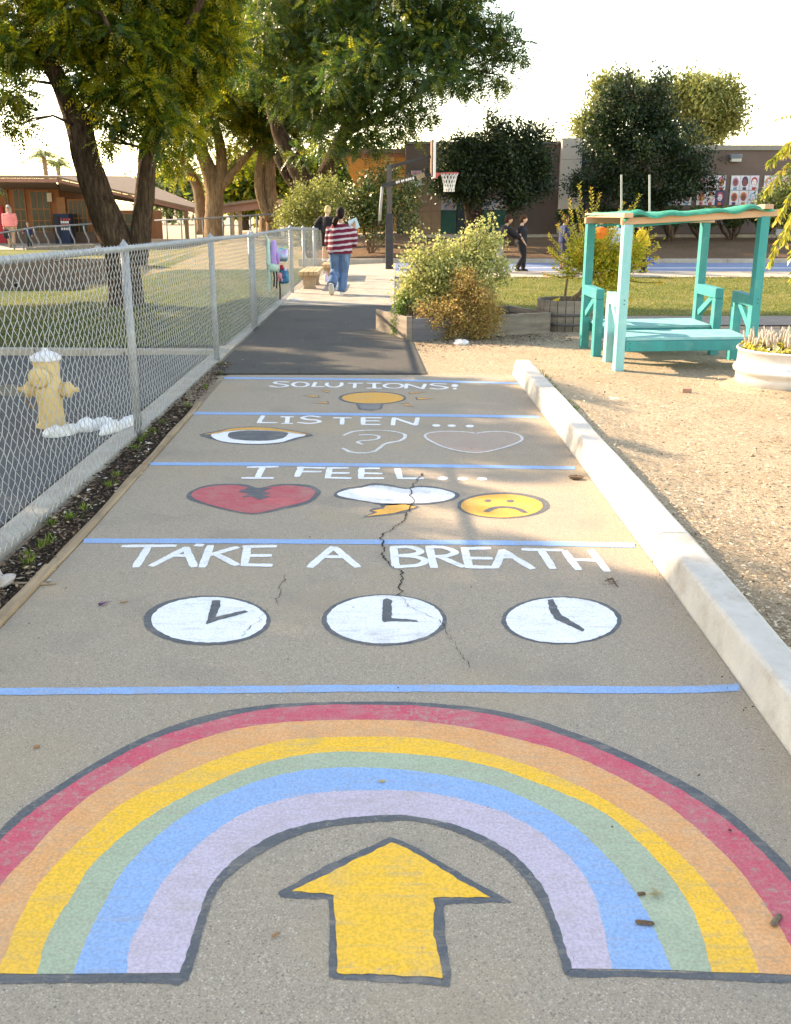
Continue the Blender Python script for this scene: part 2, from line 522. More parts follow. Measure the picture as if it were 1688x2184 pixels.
# kerb blocks on the right
def kerb_block(y0, y1, label, x_of=lambda y: float(np.interp(y, [0.6, 2.6, 4.5, 7.2, 9.85], [1.24, 1.228, 1.226, 1.20, 1.155]))):
    mb = MB(); n = max(2, int((y1 - y0) / 0.12))
    prof = [(0.0, -0.1), (0.0, 0.012), (0.022, 0.132), (0.034, 0.146), (0.150, 0.146), (0.172, 0.134), (0.185, 0.02), (0.185, -0.1)]
    vs, fs = [], []
    for i in range(n + 1):
        y = y0 + (y1 - y0) * i / n
        x = x_of(y) + 0.004
        for (a, z) in prof:
            w = 0.004 * mnoise.noise(Vector((a * 9, y * 2.2, z * 9)))
            vs.append((x + a + w, y, z + w * .7))
    k = len(prof)
    for i in range(n):
        for j in range(k - 1):
            fs.append((i * k + j, (i + 1) * k + j, (i + 1) * k + j + 1, i * k + j + 1))
    fs.append(tuple(range(k))); fs.append(tuple(reversed(range(n * k, n * k + k))))
    o = mb.add(vs, fs).build('kerb', m_kerb, kind='structure')
    bevel(o, 0.006)
    return setp(o, label, 'kerb')
kerb_block(0.4, 4.487, 'nearer pale concrete kerb block along the right of the path')
kerb_block(4.495, 9.86, 'farther pale concrete kerb block ending by the bench shelter')

# the dirt is banked up against the far side of the kerb
def berm(x, y):
    return .10 * math.exp(-max(0, (x - 1.34)) ** 2 / .16) * min(1, max(0, (9.95 - y) / .7)) + .012 * mnoise.noise(Vector((x * 3, y * 3, 0))) * min(1, max(0, (x - 1.3) * 3))
bx_s = np.concatenate([np.linspace(1.345, 2.0, 22), np.linspace(2.05, 3.2, 18)]); by_s = np.linspace(.5, 9.95, 150)
V, F = [], []
for yy in by_s:
    for xx in bx_s:
        e = min(1, max(0, (3.2 - xx) / .5)) * min(1, (9.95 - yy) / .4 + .0)
        V.append((xx, yy, -.026 + berm(xx, yy) * e - (1 - e) * .012))
nxs = len(bx_s)
for j in range(len(by_s) - 1):
    for i in range(nxs - 1):
        F.append((j * nxs + i, j * nxs + i + 1, (j + 1) * nxs + i + 1, (j + 1) * nxs + i))
setp(fast_mesh('dirt_bank', V, F, m_dirt, None, 'structure', smooth=True), 'tan dirt banked against the right side of the kerb', 'ground')

# left side: timber edging, soil strip, concrete footing, parking lot
def strip(name, x0f, x1f, ys, z0, z1, mat, label, cat):
    mb = MB(); vs = []; fs = []
    for y in ys:
        a, b = x0f(y), x1f(y)
        vs += [(a, y, z0), (a, y, z1), (b, y, z1), (b, y, z0)]
    for i in range(len(ys) - 1):
        for j in range(3):
            fs.append((i * 4 + j, i * 4 + j + 1, i * 4 + 5 + j, i * 4 + 4 + j))
    fs.append((0, 1, 2, 3)); fs.append((len(ys) * 4 - 1, len(ys) * 4 - 2, len(ys) * 4 - 3, len(ys) * 4 - 4))
    o = mb.add(vs, fs).build(name, mat, kind='structure')
    return setp(o, label, cat)
plx = lambda y: float(np.interp(y, [p[1] for p in PL], [p[0] for p in PL]))
eb = [0.5, 2.6, 4.42, 6.3, 8.4]
for i in range(len(eb) - 1):
    yy = np.linspace(eb[i], eb[i + 1] - 0.008, 8)
    w = 0.072 - 0.008 * i
    ty = ('nearest', 'second nearest', 'third nearest', 'farthest')[i]
    o = strip('timber_edging', lambda y: plx(y) - w + .006 * math.sin(y * 5), lambda y: plx(y) - 0.004, yy, -0.1, 0.012 + 0.006 * (i % 2), m_wood,
              ty + ' weathered timber edging board along the left of the path', 'edging')
    bevel(o, 0.004, 1)
strip('soil_strip', lambda y: -1.88, lambda y: plx(y) - 0.05, np.linspace(0.5, 10.5, 40), -0.2, -0.012, m_soil, 'dark soil strip with litter between the fence and the timber edging', 'soil')
strip('fence_footing', lambda y: -2.05, lambda y: -1.884 - .03 * math.exp(-((y - 4.6) / 1.5) ** 2), np.linspace(0.5, 19, 60), -0.2, 0.026, m_conc, 'pale concrete footing strip under the chain link fence', 'footing')
lot = quadsheet('parking_lot', [(-14, 0.5, 0.004), (-2.075, 0.5, 0.004), (-2.075, 11.0, 0.004), (-14, 11.6, 0.004)], m_lot)
setp(lot, 'dark grey asphalt lot behind the chain link fence', 'lot')
kb = MB()
for i in range(12):
    x0, x1 = -14 + i, -14 + i + 0.985
    y0, y1 = 11.62 - .05 * i, 11.62 - .05 * (i + 1)
    kb.prism([(x0, y0, -.1), (x1, y1, -.1), (x1, y1 + .16, -.1), (x0, y0 + .16, -.1)], 0.17)
setp(kb.build('lot_kerb', m_conc, kind='structure'), 'concrete kerb between the lot and the shady lawn', 'kerb')
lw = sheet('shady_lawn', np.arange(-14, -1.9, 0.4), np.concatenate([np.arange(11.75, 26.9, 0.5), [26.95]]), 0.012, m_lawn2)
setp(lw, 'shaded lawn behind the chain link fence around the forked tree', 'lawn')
ul = sheet('upper_lawn', np.arange(-24, -5.5, 0.5), np.arange(27.3, 37, 0.5), 0.012, m_lawn)
setp(ul, 'upper lawn strip below the ramp railing', 'lawn')
rw = sheet('ramp_walk', np.arange(-26, -9.5, 0.5), np.arange(36.9, 44.5, 0.5), 0.02, m_pale)
setp(rw, 'concrete ramp walk in front of the classroom building', 'walk')
dg = sheet('dry_slope', np.arange(-8.2, -1.9, 0.35), np.arange(26.9, 48, 0.5), 0.012, m_dry)
setp(dg, 'dry tan slope under the trees behind the fence', 'slope')
# retaining wall with a drain pipe
wl = MB()
for i in range(14):
    x0 = -15 + i * .55; x1 = x0 + .55
    wl.box((x0, 26.98, T(x0, 26.5) - .2), (x1 - .004, 27.16, 0.19))
wall = setp(wl.build('retaining_wall', M('dark_wall', (0.16, 0.115, 0.095), (0.11, 0.08, 0.065), 5, 0.9, 0.3)), 'dark brown low retaining wall across the shady lawn', 'wall')
a = P(36, 608, 26.97)
MB().lathe([(0.07, 0.0), (0.075, 0.0), (0.075, -.06), (0.06, -.06)], a, 14, axis='Y').build('drain_pipe', M('pipe_grey', (0.45, 0.42, 0.38)), wall)
MB().lathe([(0.06, -.004), (0.0001, -.003)], a - Vector((0, .058, 0)), 14, axis='Y').build('pipe_mouth', M('black_hole', (0.01, 0.01, 0.01)), wall)

# right side: lawn, paved strip, court, bank
ml = sheet('lawn', np.arange(0.12, 16, 0.4), np.arange(14.85, 22.45, 0.4), 0.0, m_lawn)
setp(ml, 'sunlit lawn striped with tree shadows behind the bench shelter', 'lawn')
le = MB(); le.box((1.2, 14.72, -.1), (16, 14.85, 0.03))
setp(le.build('lawn_edging', m_pale, kind='structure'), 'thin concrete edging along the near side of the lawn', 'edging')
pv = quadsheet('paver_strip', [(2.0, 13.62, 0.012), (16, 13.62, 0.012), (16, 14.71, 0.012), (2.0, 14.71, 0.012)], M('paver_joint', (0.20, 0.16, 0.13)))
setp(pv, 'pinkish brick paver walk along the lawn', 'pavement')
mp = M('paver', (0.44, 0.33, 0.28), (0.34, 0.26, 0.22), 7, 0.9, 0.3, c3=(0.40, 0.31, 0.27))
bmesh_p = None
cnt = 0
for r in range(10):
    for i in range(30):
        x = 2.35 + i * 0.212 + (0.106 if r % 2 else 0); y = 13.68 + r * 0.104
        if bmesh_p is None:
            q = MB().box((-.1, -.048, -.03), (.1, .048, .012)).build('paver', mp, pv)
            bmesh_p = q
        else:
            q = bmesh_p.copy(); COL.objects.link(q); q.parent = pv
        q.location = (x, y, 0.012 + random.uniform(-.002, .003)); q.rotation_euler.z = random.uniform(-.02, .02)
        cnt += 1
cw = quadsheet('court_walk', [(0.0, 22.4, -0.004), (18, 22.4, -0.004), (18, 24.3, -0.004), (0.0, 24.3, -0.004)], m_pale)
setp(cw, 'pale concrete apron in front of the blue court', 'walk')
ct = quadsheet('court', [(0.0, 24.3, -0.006), (18, 24.3, -0.006), (18, 27.5, -0.006), (0.0, 27.5, -0.006)], m_court)
setp(ct, 'blue painted playground court', 'court')
MB().box((1.2, 25.3, T(5, 25.3) - .003), (18, 25.42, T(5, 25.3) + 0.003)).build('court_line', m_white, ct)
ck = MB()
for i in range(9):
    ck.box((-2.6 + i * 2.3, 27.5, -.1), (-2.6 + i * 2.3 + 2.285, 27.68, 0.155))
setp(ck.build('court_kerb', m_conc, kind='structure'), 'concrete kerb between the blue court and the mulched bank', 'kerb')
bk = sheet('bank', np.arange(-2.6, 19, 0.5), np.arange(27.68, 36.4, 0.4), 0.02, m_bank, jit=0.02)
setp(bk, 'brown mulched bank below the long wall', 'bank')
bc = MB().box((0.6, 34.4, 0.2), (19, 34.5, 0.57))
setp(bc.build('bank_kerb', m_conc, kind='structure'), 'thin concrete edge at the top of the mulched bank', 'kerb')
# ------------------------------------------------------------------ paint on the path
pt_white = paint('paint_white', (0.80, 0.80, 0.80), 0.5, chip=0.66)
pt_grey = paint('paint_charcoal', (0.088, 0.097, 0.105), 0.45, (0.14, 0.145, 0.15), chip=0.60)
pt_blue = paint('paint_blue', (0.215, 0.375, 0.60), 0.5, (0.27, 0.43, 0.66), chip=0.64)
pt_red = paint('paint_red', (0.60, 0.085, 0.125), 0.7, (0.50, 0.18, 0.18), 0.75, chip=0.575, thin=0.5)
pt_orange = paint('paint_orange', (0.72, 0.33, 0.13), 0.6, (0.66, 0.40, 0.22), 0.6, chip=0.61)
pt_yellow = paint('paint_yellow', (0.88, 0.47, 0.045), 0.6, (0.82, 0.44, 0.09), 0.4, chip=0.61)
pt_green = paint('paint_green', (0.34, 0.40, 0.27), 0.6, (0.40, 0.44, 0.32), 0.5, chip=0.61)
pt_lilac = paint('paint_lilac', (0.50, 0.425, 0.485), 0.6, (0.46, 0.37, 0.42), 0.5, chip=0.62)
pt_sun = paint('paint_ochre', (0.72, 0.345, 0.06), 0.6, (0.60, 0.34, 0.12), 0.5, chip=0.60)
pt_rose = paint('paint_rose', (0.50, 0.085, 0.10), 0.65, (0.46, 0.16, 0.15), 0.55, chip=0.59)
pt_pink = paint('paint_faded_pink', (0.44, 0.26, 0.22), 0.9, (0.38, 0.29, 0.24), 0.9, chip=0.44, thin=0.8)
pt_thinwhite = paint('paint_thin_white', (0.70, 0.69, 0.67), 0.7, (0.52, 0.49, 0.45), 0.8, chip=0.56, thin=0.7)
pt_silver = paint('paint_silver', (0.24, 0.245, 0.25), 0.5, chip=0.6)

PZ = 0.42                         # paint film: about 1.5 to 4 mm in all
def GP(x, y, z): return G(x, y, z * PZ)
def cat(pts, n=90, closed=False):
    """smooth curve through the points, evenly resampled"""
    p = [Vector((a[0], a[1], 0)) for a in pts]
    out = []
    m = len(p)
    rng = m if closed else m - 1
    for i in range(rng):
        p0 = p[(i - 1) % m] if (closed or i > 0) else p[0] * 2 - p[1]
        p1, p2 = p[i], p[(i + 1) % m]
        p3 = p[(i + 2) % m] if (closed or i + 2 < m) else p[-1] * 2 - p[-2]
        for k in range(8):
            t = k / 8
            out.append(0.5 * ((2 * p1) + (p2 - p0) * t + (2 * p0 - 5 * p1 + 4 * p2 - p3) * t * t + (3 * p1 - p0 - 3 * p2 + p3) * t ** 3))
    out.append(p[0] if closed else p[-1])
    return resample(out, n, closed)
def resample(out, n, closed=False):
    out = [Vector(o) for o in out]
    d = [0]
    for a, b in zip(out, out[1:]): d.append(d[-1] + (b - a).length)
    res = []
    j = 0
    N_ = n if closed else n - 1
    for i in range(n):
        s = d[-1] * i / N_
        while j < len(d) - 2 and d[j + 1] < s: j += 1
        t = (s - d[j]) / max(1e-9, d[j + 1] - d[j])
        res.append(out[j].lerp(out[j + 1], t))
    return res
def wob(p, amp, sc=38.0):
    return Vector((p.x + amp * mnoise.noise(Vector((p.x * sc, p.y * sc, 3.1))), p.y + amp * mnoise.noise(Vector((p.x * sc, p.y * sc, 9.7))), p.z))
def outline(px, z, n=110, amp=0.0045, curve=True):
    q = cat(px, n, True) if curve else resample([Vector((a[0], a[1], 0)) for a in px] + [Vector((px[0][0], px[0][1], 0))], n, True)
    return [wob(GP(a.x, a.y, z), amp) for a in q]
def patch(name, px, z, mat, parent, n=110, curve=True, amp=0.0045, label=None):
    return MB().poly(outline(px, z, n, amp, curve)).build(name, mat, parent, label=label)
def ellpx(cx, cy, rx, ry, n=24):
    return [(cx + rx * math.cos(2 * math.pi * i / n), cy + ry * math.sin(2 * math.pi * i / n)) for i in range(n)]
def stroke_mb(mb, px, w, z, curve=False):
    pts = cat(px, max(10, 8 * len(px))) if (curve and len(px) > 2) else resample([Vector((a[0], a[1], 0)) for a in px], 10)
    g = [GP(a.x, a.y, z) for a in pts]
    k = len(g)
    Lr, Rr = [], []
    for i in range(k):
        t = (g[min(i + 1, k - 1)] - g[max(i - 1, 0)]).normalized()
        s = Vector((-t.y, t.x, 0))
        ww = w * (1 + 0.14 * mnoise.noise(Vector((g[i].x * 14, g[i].y * 14, 1))))
        if i in (0, k - 1):
            ww *= 0.8
            g[i] = g[i] + t * (w * 0.25 * (1 if i else -1))
        Lr.append(wob(g[i] + s * ww / 2, 0.004)); Rr.append(wob(g[i] - s * ww / 2, 0.004))
    vs = Lr + Rr
    fs = [(i, i + 1, k + i + 1, k + i) for i in range(k - 1)]
    mb.add(vs, fs)
def letter(strokes, w, mat, ch, curve=False, z0=0.0035, word=''):
    mb = MB()
    for i, s in enumerate(strokes):
        stroke_mb(mb, s, w, z0 + 0.0007 * i, curve or len(s) > 3)
    return mb.build('painted_letter', mat, path, label='white painted letter %s of %s' % (ch, word))
def mapper(ox, oy, k):
    return lambda pts: [(ox + k * a, oy + k * b) for a, b in pts]

# rainbow: boundaries between the bands, left half and right half
fl = mapper(0, 1451.8, 0.5); fr = mapper(844, 1451.8, 0.5)
BND = [
 ([(-370,1250),(-190,880),(0,640),(100,545),(260,440),(440,330),(650,225),(870,150),(1100,108),(1350,92),(1600,86)], [(0,90),(160,97),(350,115),(560,155),(760,220),(940,290),(1130,380),(1330,490),(1500,620),(1688,800),(1900,1040),(2030,1260)]),
 ([(-330,1250),(-165,920),(0,685),(120,575),(270,465),(450,355),(650,252),(880,178),(1100,127),(1350,104),(1600,100)], [(0,104),(160,113),(350,135),(540,175),(720,235),(900,305),(1100,400),(1290,510),(1470,640),(1688,860),(1880,1090),(1990,1260)]),
 ([(-160,1250),(-90,1060),(0,875),(130,735),(230,625),(370,500),(500,418),(650,330),(850,252),(1050,198),(1300,172),(1600,165)], [(0,168),(200,185),(380,215),(560,260),(720,305),(900,385),(1060,470),(1200,560),(1340,680),(1460,800),(1560,930),(1688,1130),(1760,1256)]),
 ([(-15,1250),(90,1000),(180,850),(320,700),(500,540),(700,430),(900,345),(1150,270),(1350,243),(1688,240)], [(0,240),(180,255),(360,300),(560,360),(740,430),(880,500),(1040,600),(1180,710),(1300,830),(1400,950),(1490,1080),(1555,1248)]),
 ([(155,1250),(210,1080),(300,930),(390,790),(540,650),(720,530),(900,440),(1100,360),(1300,315),(1500,303),(1688,305)], [(0,310),(180,325),(380,360),(560,420),(740,490),(900,570),(1020,670),(1130,780),(1220,900),(1290,1030),(1350,1244)]),
 ([(312,1250),(370,1100),(440,960),(520,820),(640,690),(760,595),(880,520),(1080,435),(1280,385),(1480,370),(1688,375)], [(0,378),(160,395),(320,425),(480,470),(640,545),(760,620),(860,710),(960,815),(1040,930),(1110,1070),(1180,1236)]),
 ([(538,1250),(555,1130),(600,1030),(680,880),(780,760),(900,655),(1040,565),(1200,510),(1400,475),(1688,465)], [(0,467),(150,480),(330,520),(480,570),(600,635),(700,715),(790,810),(850,920),(890,1060),(925,1230)]),
 ([(765,1250),(800,1150),(840,1030),(880,910),(950,810),(1060,720),(1200,645),(1400,595),(1600,573)], [(0,573),(120,585),(270,620),(400,675),(510,745),(590,830),(650,920),(700,1060),(755,1228)]),
 ([(800,1285),(825,1210),(862,1080),(910,930),(970,845),(1070,765),(1220,680),(1400,625),(1600,598)], [(0,597),(140,610),(270,650),(380,700),(480,770),(560,855),(620,950),(670,1080),(722,1252)]),
]
NB = 160
curves = []
for bl, br in BND:
    cpts = cat(fl(bl)[:-1] + fr(br), NB)
    curves.append([wob(GP(a.x, a.y, 0.004), 0.004, 45) for a in cpts])
def band(mb, a, b):
    vs = curves[a] + curves[b]
    mb.add(vs, [(i, i + 1, NB + i + 1, NB + i) for i in range(NB - 1)])
mb = MB(); band(mb, 0, 1); band(mb, 7, 8)
for pl in (fl([(-380,1252),(0,1252),(400,1252),(764,1252),(812,1235),(800,1270),(772,1297),(600,1288),(400,1290),(0,1292),(-390,1290)]),
           fr([(722,1252),(757,1231),(1000,1238),(1300,1247),(1688,1254),(2040,1262),(2040,1300),(1688,1292),(1300,1274),(1000,1262),(780,1265),(735,1262)])):
    q = resample([Vector((a[0], a[1], 0)) for a in pl] + [Vector((pl[0][0], pl[0][1], 0))], 120, True)
    mb.poly([wob(GP(a.x, a.y, 0.003), 0.004) for a in q])
rb = mb.build('painted_rainbow', pt_grey, path, label='painted rainbow outlined in charcoal across the near path')
for i, (m, nm) in enumerate([(pt_red, 'red'), (pt_orange, 'orange'), (pt_yellow, 'yellow'), (pt_green, 'sage green'), (pt_blue, 'sky blue'), (pt_lilac, 'lilac')]):
    mb = MB(); band(mb, i + 1, i + 2)
    mb.build('rainbow_band', m, rb, label=nm + ' rainbow band')
# arrow
ar = patch('painted_arrow', [(832,1786),(700,1845),(592,1903),(600,1912),(640,1917),(702,1917),(703,2000),(701,2084),(716,2090),(850,2096),(962,2104),(958,2050),(948,1990),(948,1930),(1010,1926),(1095,1925),(1040,1895),(960,1850),(890,1808),(848,1790)], 0.003, pt_grey, path, 200, False, label='charcoal outline of the painted arrow')
patch('arrow_fill', [(834,1797),(760,1833),(690,1868),(622,1901),(670,1904),(712,1908),(718,1990),(720,2077),(800,2078),(945,2086),(938,2040),(925,1990),(926,1914),(990,1914),(1047,1914),(990,1882),(940,1852),(900,1828),(862,1806)], 0.006, pt_yellow, ar, 200, False, label='yellow arrow pointing up the path')
# blue lines
for pl, th in (([(478, 806), (700, 808), (900, 812), (1128, 818)], 4.0), ([(410, 881), (700, 883), (950, 886), (1151, 889)], 5.5), ([(319, 989), (600, 990), (900, 993), (1228, 998)], 7), ([(179, 1153), (500, 1154), (844, 1156), (1100, 1158), (1356, 1163)], 10), ([(-110, 1476), (0, 1475), (400, 1472), (844, 1468), (1250, 1471), (1460, 1471), (1578, 1466)], 15)):
    c = cat(pl, 60)
    up = [wob(GP(a.x, a.y - th / 2, 0.004), 0.005) for a in c]; dn = [wob(GP(a.x, a.y + th / 2, 0.004), 0.005) for a in c]
    k = len(c)
    MB().add(up + dn, [(i, i + 1, k + i + 1, k + i) for i in range(k - 1)]).build('painted_line', pt_blue, path)
# words
f = mapper(236.3, 1147.9, 0.32); W4 = 0.040
for ch, st in (('T', [[(85,52),(425,50)],[(250,58),(168,190)]]), ('A', [[(275,182),(505,62)],[(500,62),(555,188)],[(390,115),(520,115)]]),
               ('K', [[(665,50),(610,190)],[(840,60),(665,110)],[(690,100),(840,178)],[(572,45),(608,48)]]), ('E', [[(912,55),(890,180)],[(892,55),(1095,53)],[(900,115),(1060,115)],[(885,178),(1065,180)]]),
               ('A', [[(1330,190),(1480,60)],[(1490,60),(1645,190)],[(1410,122),(1580,125)]])):
    letter([f(s) for s in st], W4, pt_white, ch, word='TAKE A')
f = mapper(776.5, 1147.9, 0.34)
for ch, st in (('B', [[(185,57),(200,180)],[(178,57),(280,55),(352,75),(330,98),(215,110)],[(215,110),(320,115),(385,140),(340,168),(195,180)]]), ('R', [[(410,55),(440,182)],[(400,55),(500,58),(570,85),(530,107),(440,115)],[(470,112),(622,178)]]),
               ('E', [[(630,60),(660,182)],[(620,65),(785,62)],[(650,125),(795,125)],[(645,180),(820,182)]]), ('A', [[(825,182),(870,80)],[(870,75),(1055,188)],[(850,118),(950,118)]]),
               ('T', [[(1000,70),(1240,75)],[(1115,78),(1185,188)]]), ('H', [[(1260,82),(1345,195)],[(1425,75),(1525,205)],[(1310,135),(1460,138)]])):
    letter([f(s) for s in st], W4, pt_white, ch, word='BREATH')
f = mapper(506.4, 979.1, 0.34); W3 = 0.040
for ch, st in (('I', [[(70,50),(250,48)],[(160,50),(125,118)],[(35,118),(220,118)]]), ('F', [[(400,52),(375,108)],[(385,52),(545,55)],[(385,78),(520,78)]]),
               ('E', [[(580,55),(568,115)],[(572,55),(690,55)],[(570,87),(695,87)],[(560,116),(705,120)]]), ('E', [[(780,57),(775,117)],[(772,58),(885,58)],[(770,88),(900,90)],[(770,119),(912,120)]]),
               ('L', [[(1005,60),(1020,118)],[(1012,120),(1160,120)]])):
    letter([f(s) for s in st], W3, pt_white, ch, word='I FEEL')
for (a, b) in ((1290, 120), (1415, 123), (1535, 124)):
    patch('painted_dot', f(ellpx(a, b, 32, 10)), 0.004, pt_white, path, 40)
f = mapper(405.1, 877.8, 0.44); W2 = 0.036
for ch, st in (('L', [[(355,20),(335,52)],[(330,53),(420,53)]]), ('I', [[(445,25),(500,25)],[(475,25),(470,55)],[(450,57),(495,57)]]), ('S', [[(630,26),(580,21),(545,29),(565,37),(615,41),(628,50),(580,57),(525,52)]]),
               ('T', [[(700,30),(780,30)],[(740,30),(738,62)]]), ('E', [[(840,28),(840,62)],[(840,30),(925,30)],[(840,45),(915,45)],[(840,62),(920,62)]]), ('N', [[(985,65),(990,30)],[(990,30),(1095,65)],[(1095,65),(1105,30)]])):
    letter([f(s) for s in st], W2, pt_white, ch, word='LISTEN')
for (a, b) in ((1195, 67), (1270, 68), (1358, 70)):
    patch('painted_dot', f(ellpx(a, b, 20, 6)), 0.004, pt_white, path, 40)
patch('painted_eye', f([(45,112),(140,92),(200,79),(300,73),(400,77),(500,91),(600,114),(540,128),(450,152),(330,161),(190,154),(110,134)]), 0.003, pt_grey, path, label='charcoal outline of the painted eye')
eye = path.children[-1]
patch('eye_white', f([(105,110),(190,95),(300,89),(400,93),(560,110),(500,130),(440,148),(330,156),(200,150),(130,135)]), 0.005, pt_white, eye)
patch('eye_pupil', f([(185,118),(195,101),(250,93),(300,91),(400,94),(470,101),(475,110),(450,128),(380,140),(280,140),(210,132)]), 0.007, pt_grey, eye)
patch('eye_lid', f([(70,110),(150,95),(200,82),(300,76),(400,80),(500,95),(585,112),(555,110),(470,98),(400,92),(300,88),(200,93),(110,108)]), 0.009, pt_sun, eye)
mb = MB(); stroke_mb(mb, f([(745,115),(790,97),(860,90),(960,92),(1030,105),(1045,120),(1020,140),(950,155),(920,175),(895,192),(840,200),(780,195),(742,177)]), 0.026, 0.004, True)
stroke_mb(mb, f([(822,113),(880,112),(918,120),(900,135),(830,142),(812,148),(835,158)]), 0.026, 0.005, True)
mb.build('painted_ear', pt_thinwhite, path, label='white painted outline of an ear')
hp = f([(1385,105),(1340,98),(1240,95),(1160,103),(1140,120),(1165,140),(1230,170),(1310,190),(1400,198),(1500,180),(1590,150),(1612,130),(1590,110),(1530,97),(1450,97)])
h = patch('painted_heart', hp, 0.004, pt_pink, path, label='faded pink heart with a white outline')
mb = MB(); stroke_mb(mb, hp + [hp[0]], 0.02, 0.006, True); mb.build('heart_outline', pt_thinwhite, h)
# solutions
f = mapper(540.2, 803.5, 0.36); W1 = 0.034
def ring(cx, cy, rx, ry): return [ellpx(cx, cy, rx, ry, 20) + [ellpx(cx, cy, rx, ry, 20)[0]]]
for ch, st in (('S', [[(210,31),(150,28),(128,37),(185,46),(203,54),(150,61),(100,54)]]), ('O', ring(280,45,45,14)), ('L', [[(370,32),(355,58)],[(350,58),(420,58)]]), ('U', [[(440,35),(437,50),(465,60),(500,59),(522,50),(525,35)]]),
               ('T', [[(565,38),(645,38)],[(605,38),(600,65)]]), ('I', [[(680,38),(755,38)],[(718,38),(718,66)],[(675,67),(760,67)]]), ('O', ring(832,53,55,14)), ('N', [[(905,68),(910,42)],[(910,42),(1005,70)],[(1005,70),(1020,42)]]),
               ('S', [[(1142,43),(1080,40),(1058,48),(1125,57),(1148,65),(1100,73),(1050,67)]])):
    letter([f(s) for s in st], W1, pt_white, ch, word='SOLUTIONS')
mb = MB(); mb.poly(outline(f(ellpx(1195, 52, 20, 9)), 0.004, 40)); mb.poly(outline(f(ellpx(1195, 70, 13, 4)), 0.004, 30)); mb.build('painted_letter', pt_white, path, label='white painted exclamation mark')
bu = patch('painted_bulb', f(ellpx(707, 125, 202, 38)), 0.003, pt_grey, path, label='charcoal outline of the painted light bulb')
patch('bulb_glass', f(ellpx(710, 125, 184, 33)), 0.005, pt_sun, bu)
patch('bulb_cap_outline', f([(608,158),(772,158),(764,188),(700,200),(625,192)]), 0.007, pt_grey, bu, 60, False)
for k in range(4):
    stroke = MB(); stroke_mb(stroke, f([(632 + 5 * k, 166 + 8 * k), (756 - 6 * k, 167 + 8 * k)]), 0.035, 0.009); stroke.build('cap_stripe', pt_silver, bu)
for tri in ([(302,112),(345,111),(382,112),(386,120),(345,118)], [(405,80),(455,85),(437,92)], [(693,81),(710,72),(720,81)], [(925,92),(1018,91),(932,100)], [(970,123),(1070,129),(975,134)], [(878,161),(915,159),(950,175),(905,169)], [(360,156),(438,147),(443,157)]):
    cx = sum(a for a, b in tri) / len(tri); cy = sum(b for a, b in tri) / len(tri)
    r_ = patch('painted_ray', f([(cx + (a - cx) * 1.22, cy + (b - cy) * 1.55) for a, b in tri]), 0.003, pt_grey, path, 40, False)
    patch('ray_fill', f(tri), 0.006, pt_sun, r_, 40, False)
# feelings
f = mapper(405.1, 776.5, 0.46)
ht = patch('painted_heart', f([(-16,608),(20,580),(90,560),(180,554),(260,558),(320,574),(400,558),(480,555),(560,563),(605,585),(600,610),(550,645),(450,670),(300,697),(200,685),(80,655),(0,630)]), 0.003, pt_grey, path, label='broken red heart outlined in charcoal')
patch('heart_fill', f([(5,607),(50,577),(130,563),(220,562),(310,580),(370,570),(450,562),(540,570),(580,587),(575,607),(540,635),(440,660),(300,690),(180,672),(60,640)]), 0.005, pt_rose, ht)
patch('heart_crack', f([(220,590),(275,572),(310,578),(382,573),(335,592),(378,597),(342,609),(375,612),(322,629),(288,612),(238,619),(275,600)]), 0.008, pt_grey, ht, 120, False)
cl = patch('painted_cloud', f([(668,600),(720,575),(790,565),(850,552),(930,559),(1000,574),(1060,564),(1140,569),(1220,589),(1252,605),(1230,628),(1150,645),(1060,653),(900,652),(800,637),(690,620)]), 0.003, pt_grey, path, label='white storm cloud outlined in charcoal')
pt_cloud = paint('paint_cloud', (0.78, 0.78, 0.78), 0.55, (0.42, 0.42, 0.41), 0.7, chip=0.61)
patch('cloud_fill', f([(682,602),(730,582),(800,572),(850,562),(920,566),(1000,579),(1060,571),(1140,576),(1210,593),(1232,608),(1200,628),(1100,643),(900,645),(800,632),(710,615)]), 0.005, pt_cloud, cl)
bo = patch('painted_bolt', f([(880,650),(1000,645),(1068,661),(1000,690),(930,700),(795,712),(850,688),(828,680),(850,668),(890,664)]), 0.003, pt_grey, path, 90, False, label='yellow lightning bolt under the cloud')
patch('bolt_fill', f([(910,656),(1000,650),(1052,662),(950,690),(815,707),(872,686),(846,679),(900,669)]), 0.006, pt_sun, bo, 90, False)
fc = patch('painted_face', f(ellpx(1455, 655, 216, 60)), 0.003, pt_grey, path, label='sad yellow face outlined in charcoal')
patch('face_fill', f(ellpx(1447, 657, 190, 54)), 0.005, pt_sun, fc)
for a, b in ((1382, 633), (1487, 635)): patch('face_eye', f(ellpx(a, b, 17, 6)), 0.008, pt_grey, fc, 30)
mb = MB(); stroke_mb(mb, f([(1375,683),(1410,667),(1460,662),(1520,670),(1555,687)]), 0.036, 0.008, True); mb.build('face_mouth', pt_grey, fc)
